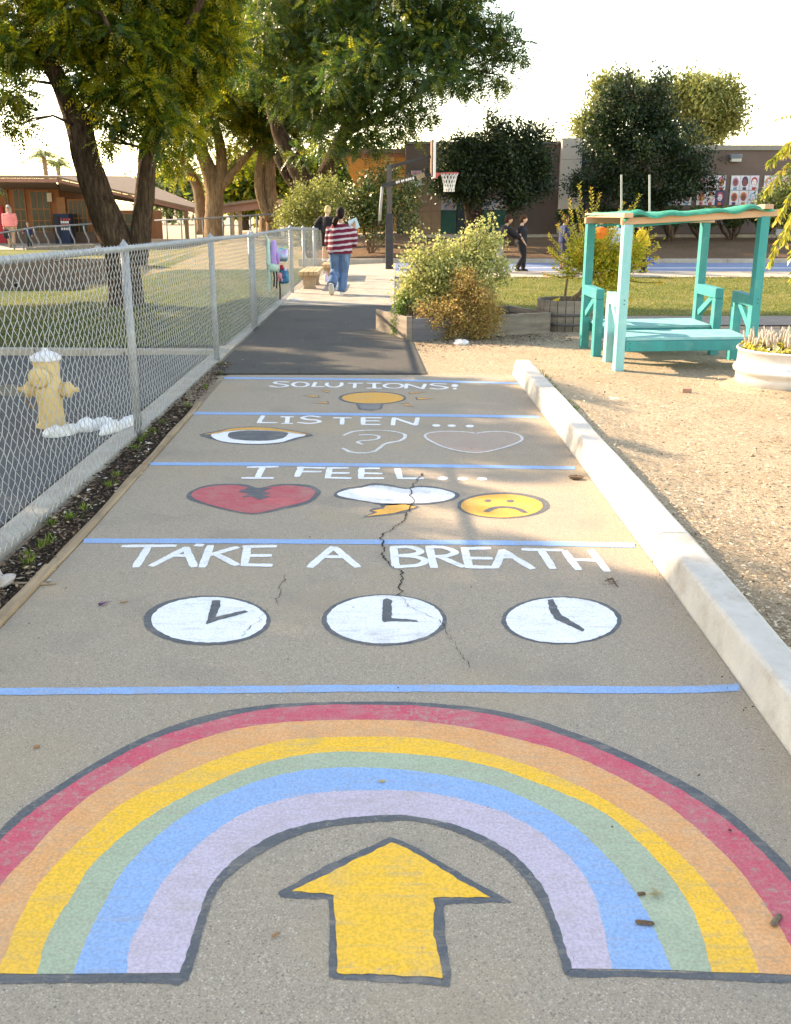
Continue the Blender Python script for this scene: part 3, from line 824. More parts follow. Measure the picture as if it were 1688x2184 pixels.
# clocks
f = mapper(303.8, 1249.2, 0.4)
for i, (oc, fcx, hands, curve) in enumerate((((345,185,340,133), (355,182,307,121), [(372,78),(418,78),(410,120),(392,165),(550,130),(566,141),(400,185),(338,206),(352,160)], False),
                                       ((1290,183,334,137), (1293,180,308,128), [(1284,76),(1306,66),(1330,76),(1330,172),(1460,183),(1470,192),(1330,189),(1290,194),(1278,186)], False))):
    c = patch('painted_clock', f(ellpx(*oc)), 0.003, pt_grey, path, 150, label=('left', 'middle')[i] + ' painted clock')
    patch('clock_face', f(ellpx(*fcx)), 0.005, pt_white, c, 150); patch('clock_hands', f(hands), 0.008, pt_grey, c, 100, curve)
f = mapper(168.8, 1147.9, 0.72)
c = patch('painted_clock', f(ellpx(1430, 243, 178, 71)), 0.003, pt_grey, path, 150, label='right painted clock')
patch('clock_face', f(ellpx(1430, 243, 164, 67)), 0.005, pt_white, c, 150); patch('clock_hands', f([(1389,182),(1405,180),(1427,224),(1499,270),(1492,276),(1410,239),(1395,215)]), 0.008, pt_grey, c, 100, False)
# cracks
m_crack = M('crack_dark', (0.022, 0.02, 0.018))
def crack(px, w, n=140, amp=0.022):
    c = resample([Vector((a[0], a[1], 0)) for a in px], n)
    vs = []
    for i, a in enumerate(c):
        q = GP(a.x, a.y, 0.0115)
        dx = amp * mnoise.noise(Vector((q.x * 7, q.y * 16, 2))) + amp * .6 * mnoise.noise(Vector((q.x * 20, q.y * 55, 5)))
        ww = w * (0.3 + 1.1 * abs(mnoise.noise(Vector((q.x * 9, q.y * 25, 7)))))
        vs += [(q.x + dx - ww, q.y, q.z), (q.x + dx + ww, q.y, q.z)]
    return MB().add(vs, [(2 * i, 2 * i + 1, 2 * i + 3, 2 * i + 2) for i in range(n - 1)]).build('crack', m_crack, path)
f1 = mapper(405.1, 776.5, 0.46); f2 = mapper(168.8, 1147.9, 0.72)
crack(f1([(1080,505),(1050,545),(1030,575),(1022,610),(1035,632),(1022,662),(1008,692),(985,735),(940,760),(905,782),(893,808)]) + f2([(900,40),(915,75),(950,95),(958,130),(945,168)]), 0.0065)
crack(f2([(950,168),(990,205),(1060,240),(1085,272),(1130,340),(1165,385)]), 0.002, 80)
crack(f2([(607,108),(598,150),(590,195)]), 0.0025, 50)
crack(f2([(560,205),(525,250),(480,290)]), 0.002, 50)
for i in range(8):
    x0 = random.uniform(500, 800); y0 = random.uniform(690, 775)
    q = [(x0 + k * random.uniform(4, 14), y0 + random.uniform(-3, 3) + k * 1.3) for k in range(7)]
    c = [G(a, b, 0.002) for a, b in q]
    vs = []
    for k_, a in enumerate(c): vs += [(a.x, a.y - .012 - .02 * random.random(), a.z - .004), (a.x, a.y + .012, a.z - .004)]
    MB().add(vs, [(2 * k, 2 * k + 1, 2 * k + 3, 2 * k + 2) for k in range(6)]).build('crack', m_crack, old)
# ------------------------------------------------------------------ foliage helpers
def unit(a):
    return a / np.maximum(np.linalg.norm(a, axis=-1, keepdims=True), 1e-9)
def leaves_arrays(base, d, n, ln, wd, fold=0.0):
    """rhombic leaves: base point, direction, normal, length and width for each"""
    s = unit(np.cross(d, n)); n2 = np.cross(s, d)
    ln = np.asarray(ln).reshape(-1, 1); wd = np.asarray(wd).reshape(-1, 1)
    b = base
    l = base + d * ln * 0.45 + s * wd * 0.5 - n2 * wd * fold
    r = base + d * ln * 0.45 - s * wd * 0.5 - n2 * wd * fold
    t = base + d * ln - n2 * ln * 0.08
    V = np.stack([b, r, t, l], 1).reshape(-1, 3)
    F = np.arange(len(base) * 4).reshape(-1, 4)
    return V, F
def rand_dirs(n):
    return unit(np.random.normal(size=(n, 3)))
def blob_points(blobs, n, shell=0.55, seed=None):
    """points spread through a set of ellipsoids (cx,cy,cz,rx,ry,rz), with their outward direction"""
    bl = np.array(blobs, float)
    vol = (bl[:, 3] * bl[:, 4] * bl[:, 5]) ** 0.8
    idx = np.random.choice(len(bl), n, p=vol / vol.sum())
    d = rand_dirs(n)
    r = np.random.uniform(0, 1, n) ** shell
    # uneven outline: each mass bulges and recedes with direction, and a few sprays stick out
    ph = np.random.uniform(0, 6.28, (len(bl), 4)); fr = np.random.uniform(2.0, 5.0, (len(bl), 4, 3)) * np.random.choice([-1, 1], (len(bl), 4, 3))
    lump = np.sin((d[:, None, :] * fr[idx]).sum(-1) + ph[idx]).mean(1)
    r = r * (1.0 + 0.55 * lump) * np.where(np.random.uniform(0, 1, n) > .93, 1.25, 1.0)
    off = d * r[:, None] * bl[idx, 3:6]
    return bl[idx, 0:3] + off, d
def pinnate(blobs, n, length=0.32, k=8, lw=(0.055, 0.022), droop=0.3, shell=0.55, flat=0.35):
    """feathery compound leaves: k pairs of leaflets along each rachis"""
    p, out = blob_points(blobs, n, shell)
    d = unit(out * np.array([1, 1, .6]) * 0.8 + rand_dirs(n) * 0.8 + np.array([0, 0, -droop]))
    nn = unit(np.array([0, 0, 1.0]) + rand_dirs(n) * 0.9)
    nn = unit(nn - d * (nn * d).sum(1, keepdims=True))
    s = np.cross(d, nn)
    L_ = length * np.random.uniform(0.6, 1.2, n)
    tone = np.random.uniform(0, 1, n)
    B, D, Nn, LL, WW, A = [], [], [], [], [], []
    for i in range(k):
        t = 0.12 + 0.88 * (i + 1) / k
        sag = -0.18 * t * t
        pos = p + d * (L_ * t)[:, None] + np.array([0, 0, 1]) * (L_ * sag)[:, None]
        sz = math.sin(math.pi * min(0.92, 0.25 + 0.6 * t)) * np.random.uniform(.85, 1.15, n)
        for sg in (-1, 1):
            ld = unit(d * 0.55 + s * sg * 0.85 + np.array([0, 0, -0.22]) + rand_dirs(n) * 0.16)
            B.append(pos); D.append(ld); Nn.append(unit(nn + rand_dirs(n) * 0.3)); LL.append(lw[0] * sz); WW.append(lw[1] * sz); A.append(np.clip(tone + np.random.normal(0, .07, n), 0, 1))
    V, F = leaves_arrays(np.concatenate(B), np.concatenate(D), np.concatenate(Nn), np.concatenate(LL), np.concatenate(WW), 0.12)
    return V, F, np.concatenate(A)
def simple_leaves(blobs, n, ln=(0.05, 0.09), ratio=0.5, droop=0.2, shell=0.5, up=0.4, clump=0):
    if clump:
        c, oc = blob_points(blobs, n // clump, shell)
        p = np.repeat(c, clump, 0) + np.random.normal(0, ln[1] * 1.0, (len(c) * clump, 3)); out = np.repeat(oc, clump, 0)
        tone = np.repeat(np.random.uniform(0, 1, len(c)), clump)
    else:
        p, out = blob_points(blobs, n, shell); tone = np.random.uniform(0, 1, len(p))
    m = len(p)
    d = unit(out * 0.5 + rand_dirs(m) + np.array([0, 0, -droop]))
    nn = unit(np.array([0, 0, up]) + rand_dirs(m))
    L_ = np.random.uniform(ln[0], ln[1], m)
    V, F = leaves_arrays(p, d, nn, L_, L_ * ratio, 0.15)
    return V, F, np.clip(tone + np.random.normal(0, .12, m), 0, 1)
def put_leaves(name, arrs, mat, parent, kind=None):
    V = []; F = []; A = []; n = 0
    for v, f_, a in arrs:
        V.append(v); F.append(f_ + n); A.append(a); n += len(v)
    return fast_mesh(name, np.concatenate(V), np.concatenate(F), mat, parent, kind, np.concatenate(A))
def rough_tube(mb, pts, rad, n=12, seg=6, bump=0.12, sc=6.0):
    """trunk or limb: smooth path through the points with bark lumps"""
    c = []
    pv = [Vector(p) for p in pts]
    m = len(pv)
    for i in range(m - 1):
        p0 = pv[i - 1] if i else pv[0] * 2 - pv[1]
        p3 = pv[i + 2] if i + 2 < m else pv[-1] * 2 - pv[-2]
        for k in range(seg):
            t = k / seg
            c.append((0.5 * ((2 * pv[i]) + (pv[i + 1] - p0) * t + (2 * p0 - 5 * pv[i] + 4 * pv[i + 1] - p3) * t * t + (3 * pv[i] - p0 - 3 * pv[i + 1] + p3) * t ** 3), rad[i] * (1 - t) + rad[i + 1] * t))
    c.append((pv[-1], rad[-1]))
    n0 = len(mb.v)
    mb.tube([p for p, r in c], [r for p, r in c], n)
    cen = [p for p, r in c for _ in range(n)]
    for i in range(len(cen)):
        v = Vector(mb.v[n0 + i]); o = v - cen[i]
        q = mnoise.noise(Vector((v.x * sc, v.y * sc, v.z * sc * .35))) + .5 * mnoise.noise(Vector((v.x * sc * 3, v.y * sc * 3, v.z * sc)))
        mb.v[n0 + i] = tuple(cen[i] + o * (1 + bump * q))
    return mb
def twigs(blobs, frm, r0=0.035, n=None, mb=None):
    """thin limbs from the nearest of the limb points to the middle of each leaf mass"""
    mb = mb or MB()
    for b in blobs:
        e = Vector(b[:3])
        s = min(frm, key=lambda q: (Vector(q) - e).length)
        s = Vector(s)
        mid = s.lerp(e, .5) + Vector((random.uniform(-.15, .15), random.uniform(-.15, .15), random.uniform(0, .25)))
        mb.tube([s, s.lerp(mid, .5), mid, e], [r0, r0 * .8, r0 * .55, r0 * .2], 6)
        for _ in range(3):
            t = e + Vector((random.uniform(-1, 1) * b[3], random.uniform(-1, 1) * b[4], random.uniform(-.6, .6) * b[5])) * .7
            mb.tube([mid, mid.lerp(t, .6) + Vector((0, 0, .05)), t], [r0 * .45, r0 * .3, r0 * .08], 5)
    return mb
def barkmat(name, c1, c2, c3, sc=9):
    m, nt, N, L, B = new_mat(name)
    B.inputs['Roughness'].default_value = 0.95; B.inputs['Specular IOR Level'].default_value = 0.1
    g = N.new('ShaderNodeNewGeometry')
    mp = N.new('ShaderNodeMapping'); mp.inputs['Scale'].default_value = (1, 1, 0.16); L.new(g.outputs['Position'], mp.inputs['Vector'])
    n1 = noise_node(N, L, mp.outputs[0], sc * 2.2, 6, 0.75)
    col = ramp(N, L, n1.outputs['Fac'], [(0.32, c1), (0.5, c2), (0.7, c3)]).outputs[0]
    n2 = noise_node(N, L, g.outputs['Position'], 1.4, 4)
    f = ramp(N, L, n2.outputs['Fac'], [(0.4, 0.0), (0.7, 0.5)])
    col = mixc(N, L, f.outputs[0], col, c1)
    L.new(col, B.inputs['Base Color'])
    b = N.new('ShaderNodeBump'); b.inputs['Strength'].default_value = 1.0; b.inputs['Distance'].default_value = 0.06
    L.new(n1.outputs['Fac'], b.inputs['Height']); L.new(b.outputs[0], B.inputs['Normal'])
    return m
m_bark = barkmat('bark_dark', (0.022, 0.014, 0.010), (0.075, 0.048, 0.032), (0.17, 0.12, 0.08))
m_bark2 = barkmat('bark_tan', (0.09, 0.055, 0.035), (0.25, 0.165, 0.10), (0.40, 0.28, 0.18))
m_leafA = leafmat('leaf_feathery', [(0.0, (0.012, 0.040, 0.009)), (0.25, (0.035, 0.078, 0.011)), (0.55, (0.12, 0.155, 0.012)), (0.92, (0.34, 0.29, 0.018))], 0.58, 0.38, (1.0, 0.95, 0.32), 0.5)
m_leafB = leafmat('leaf_feathery_dark', [(0.0, (0.010, 0.038, 0.012)), (0.4, (0.028, 0.068, 0.015)), (0.8, (0.06, 0.105, 0.016)), (1.0, (0.22, 0.21, 0.02))], 0.5, 0.38, (1.0, 0.95, 0.35), 0.5)
m_leafD = leafmat('leaf_evergreen', [(0.0, (0.006, 0.017, 0.008)), (0.6, (0.012, 0.030, 0.012)), (1.0, (0.036, 0.056, 0.016))], 0.25, 0.4)
m_leafY = leafmat('leaf_goldgreen', [(0.0, (0.10, 0.13, 0.035)), (0.5, (0.18, 0.195, 0.06)), (1.0, (0.28, 0.27, 0.10))], 0.3, 0.6)
m_leafO = leafmat('leaf_olive', [(0.0, (0.08, 0.11, 0.03)), (0.5, (0.17, 0.19, 0.05)), (1.0, (0.34, 0.33, 0.13))], 0.35, 0.45)
m_leafP = leafmat('leaf_pale', [(0.0, (0.16, 0.19, 0.05)), (0.4, (0.36, 0.38, 0.13)), (1.0, (0.56, 0.54, 0.26))], 0.4, 0.6, (1, .97, .6))
m_leafR = leafmat('leaf_rust', [(0.0, (0.19, 0.11, 0.04)), (0.35, (0.38, 0.25, 0.08)), (0.65, (0.48, 0.37, 0.14)), (0.92, (0.44, 0.43, 0.18)), (1.0, (0.48, 0.17, 0.07))], 0.35, 0.6, (1, .85, .5))
m_leafS = leafmat('leaf_spike_yellow', [(0.0, (0.16, 0.20, 0.02)), (0.5, (0.40, 0.40, 0.03)), (0.9, (0.62, 0.55, 0.06)), (1.0, (0.70, 0.36, 0.05))], 0.45, 0.5, (1, .95, .4))
m_leafG = leafmat('leaf_branch', [(0.0, (0.12, 0.17, 0.02)), (0.5, (0.34, 0.34, 0.04)), (1.0, (0.60, 0.46, 0.10))], 0.45, 0.3, (1, .9, .35), 0.5)
m_leafF = leafmat('leaf_far', [(0.0, (0.06, 0.10, 0.04)), (0.5, (0.12, 0.16, 0.06)), (1.0, (0.20, 0.23, 0.09))], 0.3, 0.6)
m_twig = M('twig', (0.20, 0.13, 0.08), (0.12, 0.075, 0.045), 12, 0.9)

def rough(blobs, k=7, core=.78, lo=.25, hi=.48, seed=1):
    """break smooth masses into clumps: a smaller core with boughs standing out of it"""
    rr = random.Random(seed); out = []
    for b in blobs:
        out.append((b[0], b[1], b[2], b[3] * core, b[4] * core, b[5] * core))
        for _ in range(k):
            d = Vector((rr.gauss(0, 1), rr.gauss(0, 1), rr.gauss(0, 1) + .15)).normalized(); q = rr.uniform(.6, .98); s_ = rr.uniform(lo, hi)
            out.append((b[0] + d.x * b[3] * q, b[1] + d.y * b[4] * q, b[2] + d.z * b[5] * q, b[3] * s_, b[4] * s_, b[5] * s_ * rr.uniform(.6, 1.1)))
    return out
def pb(x, y, Y, rpx, rz=None, ry=None):
    """leaf mass centred on a line of sight at distance Y, its radius in photo units"""
    c = P(x, y, Y)
    zc = Y * CP - (c.z - CAM_H) * SP
    r = rpx * zc / FPX
    return (c.x, c.y, c.z, r, ry or r * 1.05, (rz * zc / FPX if rz else r * 0.8))
def tree(name, label, stems, blobs, nleaf, bark, leaf, mode='pin', group=None, base=None, tw=0.035, lkw={}):
    t = thing(name, label, 'tree', base or tuple(stems[0][0][0]), group)
    frm = []
    mb = MB()
    pts, rad = stems[0]
    rough_tube(mb, pts, rad, 14)
    mb.build('trunk', bark, t, smooth=True)
    frm += list(pts[len(pts) // 2:])
    for pts, rad in stems[1:]:
        m2 = MB(); rough_tube(m2, pts, rad, 12); m2.build('limb', bark, t, smooth=True)
        frm += list(pts[1:])
    twigs(blobs, frm, tw).build('twigs', bark, t, kind='stuff')
    blobs = rough(blobs, 5)
    if mode == 'pin': arr = pinnate(blobs, nleaf, **lkw)
    else: arr = simple_leaves(blobs, nleaf, **lkw)
    put_leaves('crown', [arr], leaf, t)
    return t

# ---- forked tree behind the fence
D1 = 18.7
g0 = T(-4.6, D1)
b0 = P(272, 668, D1); b0.z = g0 - .05
fork = P(272, 545, D1)
stl = ([b0, P(266, 600, D1), P(262, 545, D1), P(222, 450, D1), P(190, 360, D1), P(168, 270, D1), P(130, 180, D1), P(80, 85, D1), P(40, -20, D1)], [.34, .30, .30, .27, .25, .23, .17, .12, .06])
stl[0][2] = P(258, 545, D1)
str_ = ([P(290, 560, D1 + .05), P(300, 500, D1 + .05), P(308, 420, D1), P(318, 320, D1), P(338, 220, D1), P(352, 120, D1 + .3), P(360, 0, D1 + .5), P(350, -120, D1 + .6)], [.20, .19, .175, .165, .155, .13, .10, .06])
br1 = ([P(175, 290, D1), P(205, 230, D1 + .5), P(215, 140, D1 + .8), P(240, 40, D1 + 1)], [.12, .09, .07, .04])
br2 = ([P(336, 230, D1), P(300, 170, D1 - .5), P(255, 110, D1 - .8), P(220, 30, D1 - 1)], [.10, .08, .06, .03])
br3 = ([P(350, 140, D1 + .3), P(400, 60, D1), P(450, -40, D1 - .3)], [.12, .08, .04])
bl = [pb(60, 60, D1, 75), pb(10, 110, D1 - .6, 60), pb(130, 70, D1 + .3, 75), pb(200, 60, D1, 85), pb(215, 170, D1 - .3, 72), pb(290, 95, D1 - .5, 80), pb(310, 190, D1 - .6, 62), pb(370, 110, D1, 80),
      pb(185, 235, D1 + .3, 30), pb(250, 255, D1 - .5, 45), pb(345, 250, D1 - .7, 50), pb(90, -60, D1, 110), pb(260, -70, D1, 130), pb(400, -60, D1 + .6, 130), pb(20, 200, D1 - 1.6, 42), pb(40, 265, D1 - 1.6, 26), pb(240, -220, D1, 160), pb(-40, 20, D1, 70), pb(340, 300, D1 - .8, 26), pb(215, 300, D1 - .8, 22), pb(385, 205, D1 + .4, 46), pb(405, 285, D1 - .3, 30), pb(430, 170, D1 + .5, 55), pb(445, 60, D1 + .5, 80), pb(275, 175, D1 + .6, 50), pb(150, 20, D1 - .6, 70)]
tree('shade_tree', 'big forked shade tree with dark trunk just behind the chain link fence', [stl, str_, br1, br2, br3], bl, 16500, m_bark, m_leafA, base=(b0.x, b0.y, g0), group='feathery shade trees', lkw=dict(length=.38, k=7, lw=(.085, .038)))
# ---- tan trunk tree behind the railing
D2 = 39.5
b0 = P(455, 500, D2); g0 = T(b0.x, D2); b0.z = g0 - .1
s0 = ([b0, P(457, 460, D2), P(458, 420, D2), P(452, 380, D2), P(430, 320, D2), P(418, 260, D2), P(400, 190, D2)], [.42, .34, .34, .34, .24, .18, .10])
s1 = ([P(462, 400, D2), P(472, 360, D2), P(470, 310, D2), P(455, 250, D2), P(440, 180, D2)], [.28, .22, .2, .15, .08])
s2 = ([P(466, 410, D2), P(490, 375, D2), P(520, 340, D2), P(560, 300, D2)], [.16, .16, .13, .08])
s3 = ([P(432, 500, D2 + .8), P(428, 440, D2 + .8), P(420, 395, D2 + .8), P(395, 350, D2 + .8), P(370, 300, D2 + .8)], [.26, .22, .2, .16, .1])
bl = [pb(400, 215, D2, 80), pb(470, 190, D2, 85), pb(385, 305, D2 - 1, 42), pb(350, 330, D2 - 1, 32), pb(420, 290, D2 - 1.5, 40), pb(530, 260, D2, 70), pb(500, 330, D2 + 1, 42), pb(380, 360, D2 - 1, 28), pb(420, 110, D2, 90), pb(520, 120, D2, 90), pb(440, 240, D2 - 2, 60), pb(470, 60, D2, 90), pb(560, 40, D2, 90), pb(480, -40, D2, 100), pb(345, 200, D2, 50)]
tree('shade_tree', 'tan barked shade tree with spreading limbs behind the metal railing', [s0, s1, s2, s3], bl, 12000, m_bark2, m_leafA, base=(b0.x, b0.y, g0), group='feathery shade trees', lkw=dict(length=.55, k=6, lw=(.12, .055)))
# ---- slim twisted trunk
D3 = 40.0
b0 = P(583, 492, D3); g0 = T(b0.x, D3); b0.z = g0 - .1
s0 = ([b0, P(580, 440, D3), P(575, 390, D3), P(573, 330, D3), P(565, 280, D3), P(545, 230, D3)], [.30, .24, .23, .22, .17, .12])
s1 = ([P(574, 470, D3 - .2), P(556, 420, D3 - .2), P(552, 370, D3 - .2), P(560, 300, D3 - .2), P(520, 235, D3)], [.15, .17, .17, .15, .09])
bl = [pb(560, 230, D3, 80), pb(640, 240, D3 - 1, 80), pb(560, 130, D3, 100), pb(660, 130, D3, 100), pb(600, 310, D3 - 1, 40)]
tree('shade_tree', 'slim twisted double trunk tree right of the tan barked tree', [s0, s1], bl, 9000, m_bark2, m_leafB, base=(b0.x, b0.y, g0), group='feathery shade trees', lkw=dict(length=.55, k=6, lw=(.12, .055)))
# ---- V shaped tree with the wide crown over the walk
D4 = 33.0
b0 = P(668, 470, D4); g0 = T(b0.x, D4); b0.z = g0 - .1
s0 = ([b0, P(668, 420, D4), P(650, 385, D4), P(622, 335, D4), P(595, 280, D4), P(570, 210, D4)], [.40, .36, .32, .28, .22, .12])
s1 = ([P(672, 415, D4), P(690, 380, D4), P(712, 335, D4), P(735, 280, D4), P(790, 200, D4), P(860, 120, D4)], [.30, .26, .24, .20, .15, .08])
s2 = ([P(735, 285, D4), P(800, 250, D4 - 1), P(870, 215, D4 - 2), P(960, 150, D4 - 2)], [.14, .11, .08, .04])
s3 = ([P(640, 405, D4 + .6), P(612, 370, D4 + .6), P(590, 330, D4 + .6)], [.2, .17, .12])
bl = [pb(640, 110, D4, 90), pb(740, 90, D4 - 1, 110), pb(850, 70, D4 - 2, 105), pb(950, 70, D4 - 2, 90), pb(1030, 90, D4 - 2, 66), pb(1085, 95, D4 - 2, 42), pb(700, 215, D4 - 2, 80), pb(800, 190, D4 - 2.5, 90), pb(900, 160, D4 - 3, 80),
      pb(985, 165, D4 - 2, 48), pb(1050, 165, D4 - 2, 40), pb(770, 275, D4 - 2.5, 50), pb(690, 300, D4 - 2, 36), pb(850, 250, D4 - 3, 48), pb(905, 240, D4 - 3, 34), pb(1085, 165, D4 - 2, 24), pb(880, 280, D4 - 3, 24), pb(930, -30, D4 - 2, 120), pb(780, -60, D4, 150), pb(610, 0, D4, 110), pb(600, 200, D4 - 1, 50),
      pb(735, 312, D4 - 2.5, 26), pb(640, 330, D4 - 1, 26), pb(1010, 20, D4 - 2, 60), pb(1118, 85, D4 - 2, 20), pb(560, 70, D4 - 1, 70), pb(540, 150, D4 - 1, 50), pb(660, 190, D4 - 2, 60), pb(750, 150, D4 - 3, 80), pb(1100, 130, D4 - 2, 26), pb(1060, 60, D4 - 2, 36)]
tree('shade_tree', 'leaning V shaped tree whose wide green crown hangs over the walk', [s0, s1, s2, s3], bl, 17000, m_bark, m_leafB, base=(b0.x, b0.y, g0), group='feathery shade trees', lkw=dict(length=.5, k=7, lw=(.10, .045), shell=.42))
# ---- trees left of the frame, whose shade lies on the path
OFFT = [((-8.4, 7.6), 6.6, 2.9, 'tall shade tree left of the view beside the lot'), ((-8.3, 12.5), 5.6, 2.5, 'low shade tree left of the view at the lot kerb'), ((-9.6, 18.2), 5.7, 2.6, 'shade tree left of the view on the shady lawn')]
for i, ((x, y), h, half, lab) in enumerate(OFFT):
    z = T(x, y)
    s0 = ([Vector((x, y, z - .1)), Vector((x + .1, y, z + .8)), Vector((x - .1, y + .1, z + 1.7)), Vector((x, y, z + h * .75))], [.22, .17, .15, .05])
    s1 = ([Vector((x, y, z + 1.3)), Vector((x + .5, y - .8, z + 2.4)), Vector((x + .6, y - 1.6, z + 3.2))], [.10, .07, .04])
    s2 = ([Vector((x, y, z + 1.4)), Vector((x - .4, y + .9, z + 2.5)), Vector((x - .2, y + 1.7, z + 3.4))], [.10, .07, .04])
    rr = random.Random(i + 3)
    bl = []
    nz_ = max(4, int((h - 1.6) / .75))
    for a_ in range(nz_):
        u = a_ / (nz_ - 1); zz0 = z + 1.5 + (h - 2.2) * u
        hw = half * (1 - .45 * abs(u - .4) ** 1.5 * 2)
        for b_ in range(6):
            bl.append((x + rr.uniform(-.7, .7), y - hw + 2 * hw * b_ / 5 + rr.uniform(-.2, .2), zz0 + rr.uniform(-.15, .15), .8, .75, .55))
    tree('shade_tree', lab, [s0, s1, s2], bl, 9500, m_bark, m_leafA, base=(x, y, z), group='feathery shade trees', lkw=dict(length=.36, k=6, lw=(.13, .07), shell=.6))

# ---- evergreen trees in front of the long wall
def evergreen(name, label, trunks, bl, n, leaf=m_leafD, ln=(.07, .14), bark=m_bark, clump=5, ratio=.45, up=.5):
    b = trunks[0][0][0]
    z = T(b.x, b.y)
    t = thing(name, label, 'tree', (b.x, b.y, z))
    for i, (p, r) in enumerate(trunks):
        mb = MB(); rough_tube(mb, p, r, 10); mb.build('trunk', bark, t, smooth=True)
    twigs(bl, [q for p, r in trunks for q in p[1:]], .03).build('twigs', bark, t, kind='stuff')
    put_leaves('crown', [simple_leaves(rough(bl, 9, .62), n, ln, ratio, .1, .6, up, clump)], leaf, t)
    return t
def onT(x, Y):                     # foot of something at column x and distance Y on the terrain
    q = P(x, 480, Y); return Vector((q.x, Y, T(q.x, Y) - .05))
D5 = 32.0
evergreen('evergreen_tree', 'dark evergreen with thin double trunk left of the pale pillar', [([onT(1003, D5), P(998, 460, D5), P(990, 400, D5), P(1000, 330, D5)], [.09, .08, .07, .04]), ([onT(1005, D5 + .1), P(1006, 460, D5), P(1012, 400, D5), P(1030, 330, D5)], [.07, .06, .05, .03]), ([onT(1092, D5), P(1088, 460, D5), P(1092, 400, D5), P(1085, 320, D5)], [.11, .10, .08, .04])],
          [pb(980, 385, D5, 50), pb(1040, 360, D5, 62), pb(1110, 360, D5, 58), pb(1150, 390, D5, 34), pb(965, 330, D5, 38), pb(1080, 315, D5, 60), pb(1140, 325, D5, 40), pb(1010, 310, D5, 40), pb(940, 370, D5, 26), pb(1060, 278, D5, 22), pb(1130, 285, D5, 26), pb(1050, 240, D5, 12), pb(1165, 280, D5, 14), pb(1020, 420, D5, 34), pb(1100, 420, D5, 36), pb(940, 400, D5, 22), pb(1048, 255, D5, 10), pb(1040, 232, D5, 7), pb(1175, 292, D5, 14), pb(1090, 262, D5, 16), pb(975, 300, D5, 12)], 34000)
D6 = 33.0
evergreen('evergreen_tree', 'tall dark dense evergreen right of the pale pillar', [([onT(1424, D6), P(1432, 500, D6), P(1410, 440, D6), P(1380, 380, D6), P(1360, 280, D6)], [.12, .11, .1, .08, .04])],
          [pb(1310, 235, D6, 52), pb(1390, 230, D6, 50), pb(1330, 190, D6, 34), pb(1400, 190, D6, 34), pb(1350, 300, D6, 85), pb(1290, 330, D6, 62), pb(1430, 310, D6, 62), pb(1470, 370, D6, 42), pb(1360, 390, D6, 72), pb(1280, 395, D6, 52), pb(1440, 400, D6, 46), pb(1240, 385, D6, 22), pb(1290, 265, D6, 36), pb(1500, 340, D6, 24), pb(1335, 168, D6, 10), pb(1412, 170, D6, 10), pb(1505, 400, D6, 26), pb(1260, 280, D6, 12), pb(1322, 155, D6, 7, 12), pb(1345, 152, D6, 6, 12), pb(1408, 150, D6, 7, 14), pb(1430, 165, D6, 8, 12), pb(1245, 310, D6, 16), pb(1225, 400, D6, 16), pb(1500, 300, D6, 14)], 46000)
D7 = 56.0
evergreen('spreading_tree', 'pale gold green spreading tree behind the long wall', [([Vector((P(1480, 400, D7).x, D7, .5)), P(1480, 330, D7), P(1470, 280, D7), P(1440, 240, D7)], [.3, .28, .22, .1]), ([P(1478, 320, D7), P(1510, 270, D7), P(1545, 230, D7)], [.2, .15, .06])],
          [pb(1300, 205, D7, 42, 30), pb(1270, 260, D7, 36, 32), pb(1350, 190, D7, 40, 26), pb(1460, 195, D7, 52, 30), pb(1520, 195, D7, 50, 26), pb(1550, 225, D7, 40, 26), pb(1490, 235, D7, 56, 26), pb(1540, 265, D7, 38, 20), pb(1500, 285, D7, 50, 18), pb(1420, 220, D7, 60, 34), pb(1570, 250, D7, 20, 14), pb(1255, 285, D7, 20, 16), pb(1245, 270, D7, 22, 24), pb(1290, 185, D7, 24, 20)], 26000, m_leafY, (.16, .3), clump=8, up=1.2)
# clipped hedge umbrellas on the bank
hm = M('hedge_core', (0.01, 0.018, 0.008), (0.014, 0.024, 0.01))
for i, (x, w) in enumerate(((1213, 40), (1290, 55), (1365, 52), (1432, 50), (1500, 52), (1565, 50), (1632, 52))):
    Y = 33.6
    c = P(x, 466, Y); b = onT(x, Y)
    t = thing('clipped_shrub', '%s clipped umbrella shrub of the hedge row under the long wall' % ('first', 'second', 'third', 'fourth', 'fifth', 'sixth', 'seventh')[i] + ' counting from the pillar', 'shrub', tuple(b), 'clipped shrubs in front of the long wall')
    mb = MB()
    for k in range(6):
        e = c + Vector((random.uniform(-.5, .5), random.uniform(-.3, .3), random.uniform(-.1, .15)))
        mb.tube([b, b.lerp(e, .5) + Vector((random.uniform(-.1, .1), 0, 0)), e], [.05, .04, .02], 6)
    mb.build('stem', m_bark, t)
    zc = Y; r = w * .5 * (Y * CP) / FPX
    V, F, A = simple_leaves([(c.x, c.y, c.z + .08, r * 1.1, .55, .30)], 2600, (.05, .11), .5, .1, .25, .6)
    V[:, 2] = np.minimum(V[:, 2], P(x, 439 if i else 447, Y).z + np.random.uniform(-.03, .03, len(V)))
    put_leaves('crown', [(V, F, A * (1.0 if i else .4))], leafmat('leaf_hedge%d' % i, [(0, (.012, .03, .01)), (.7, (.03, .055, .014)), (1, (.11, .13, .025))], .2), t)

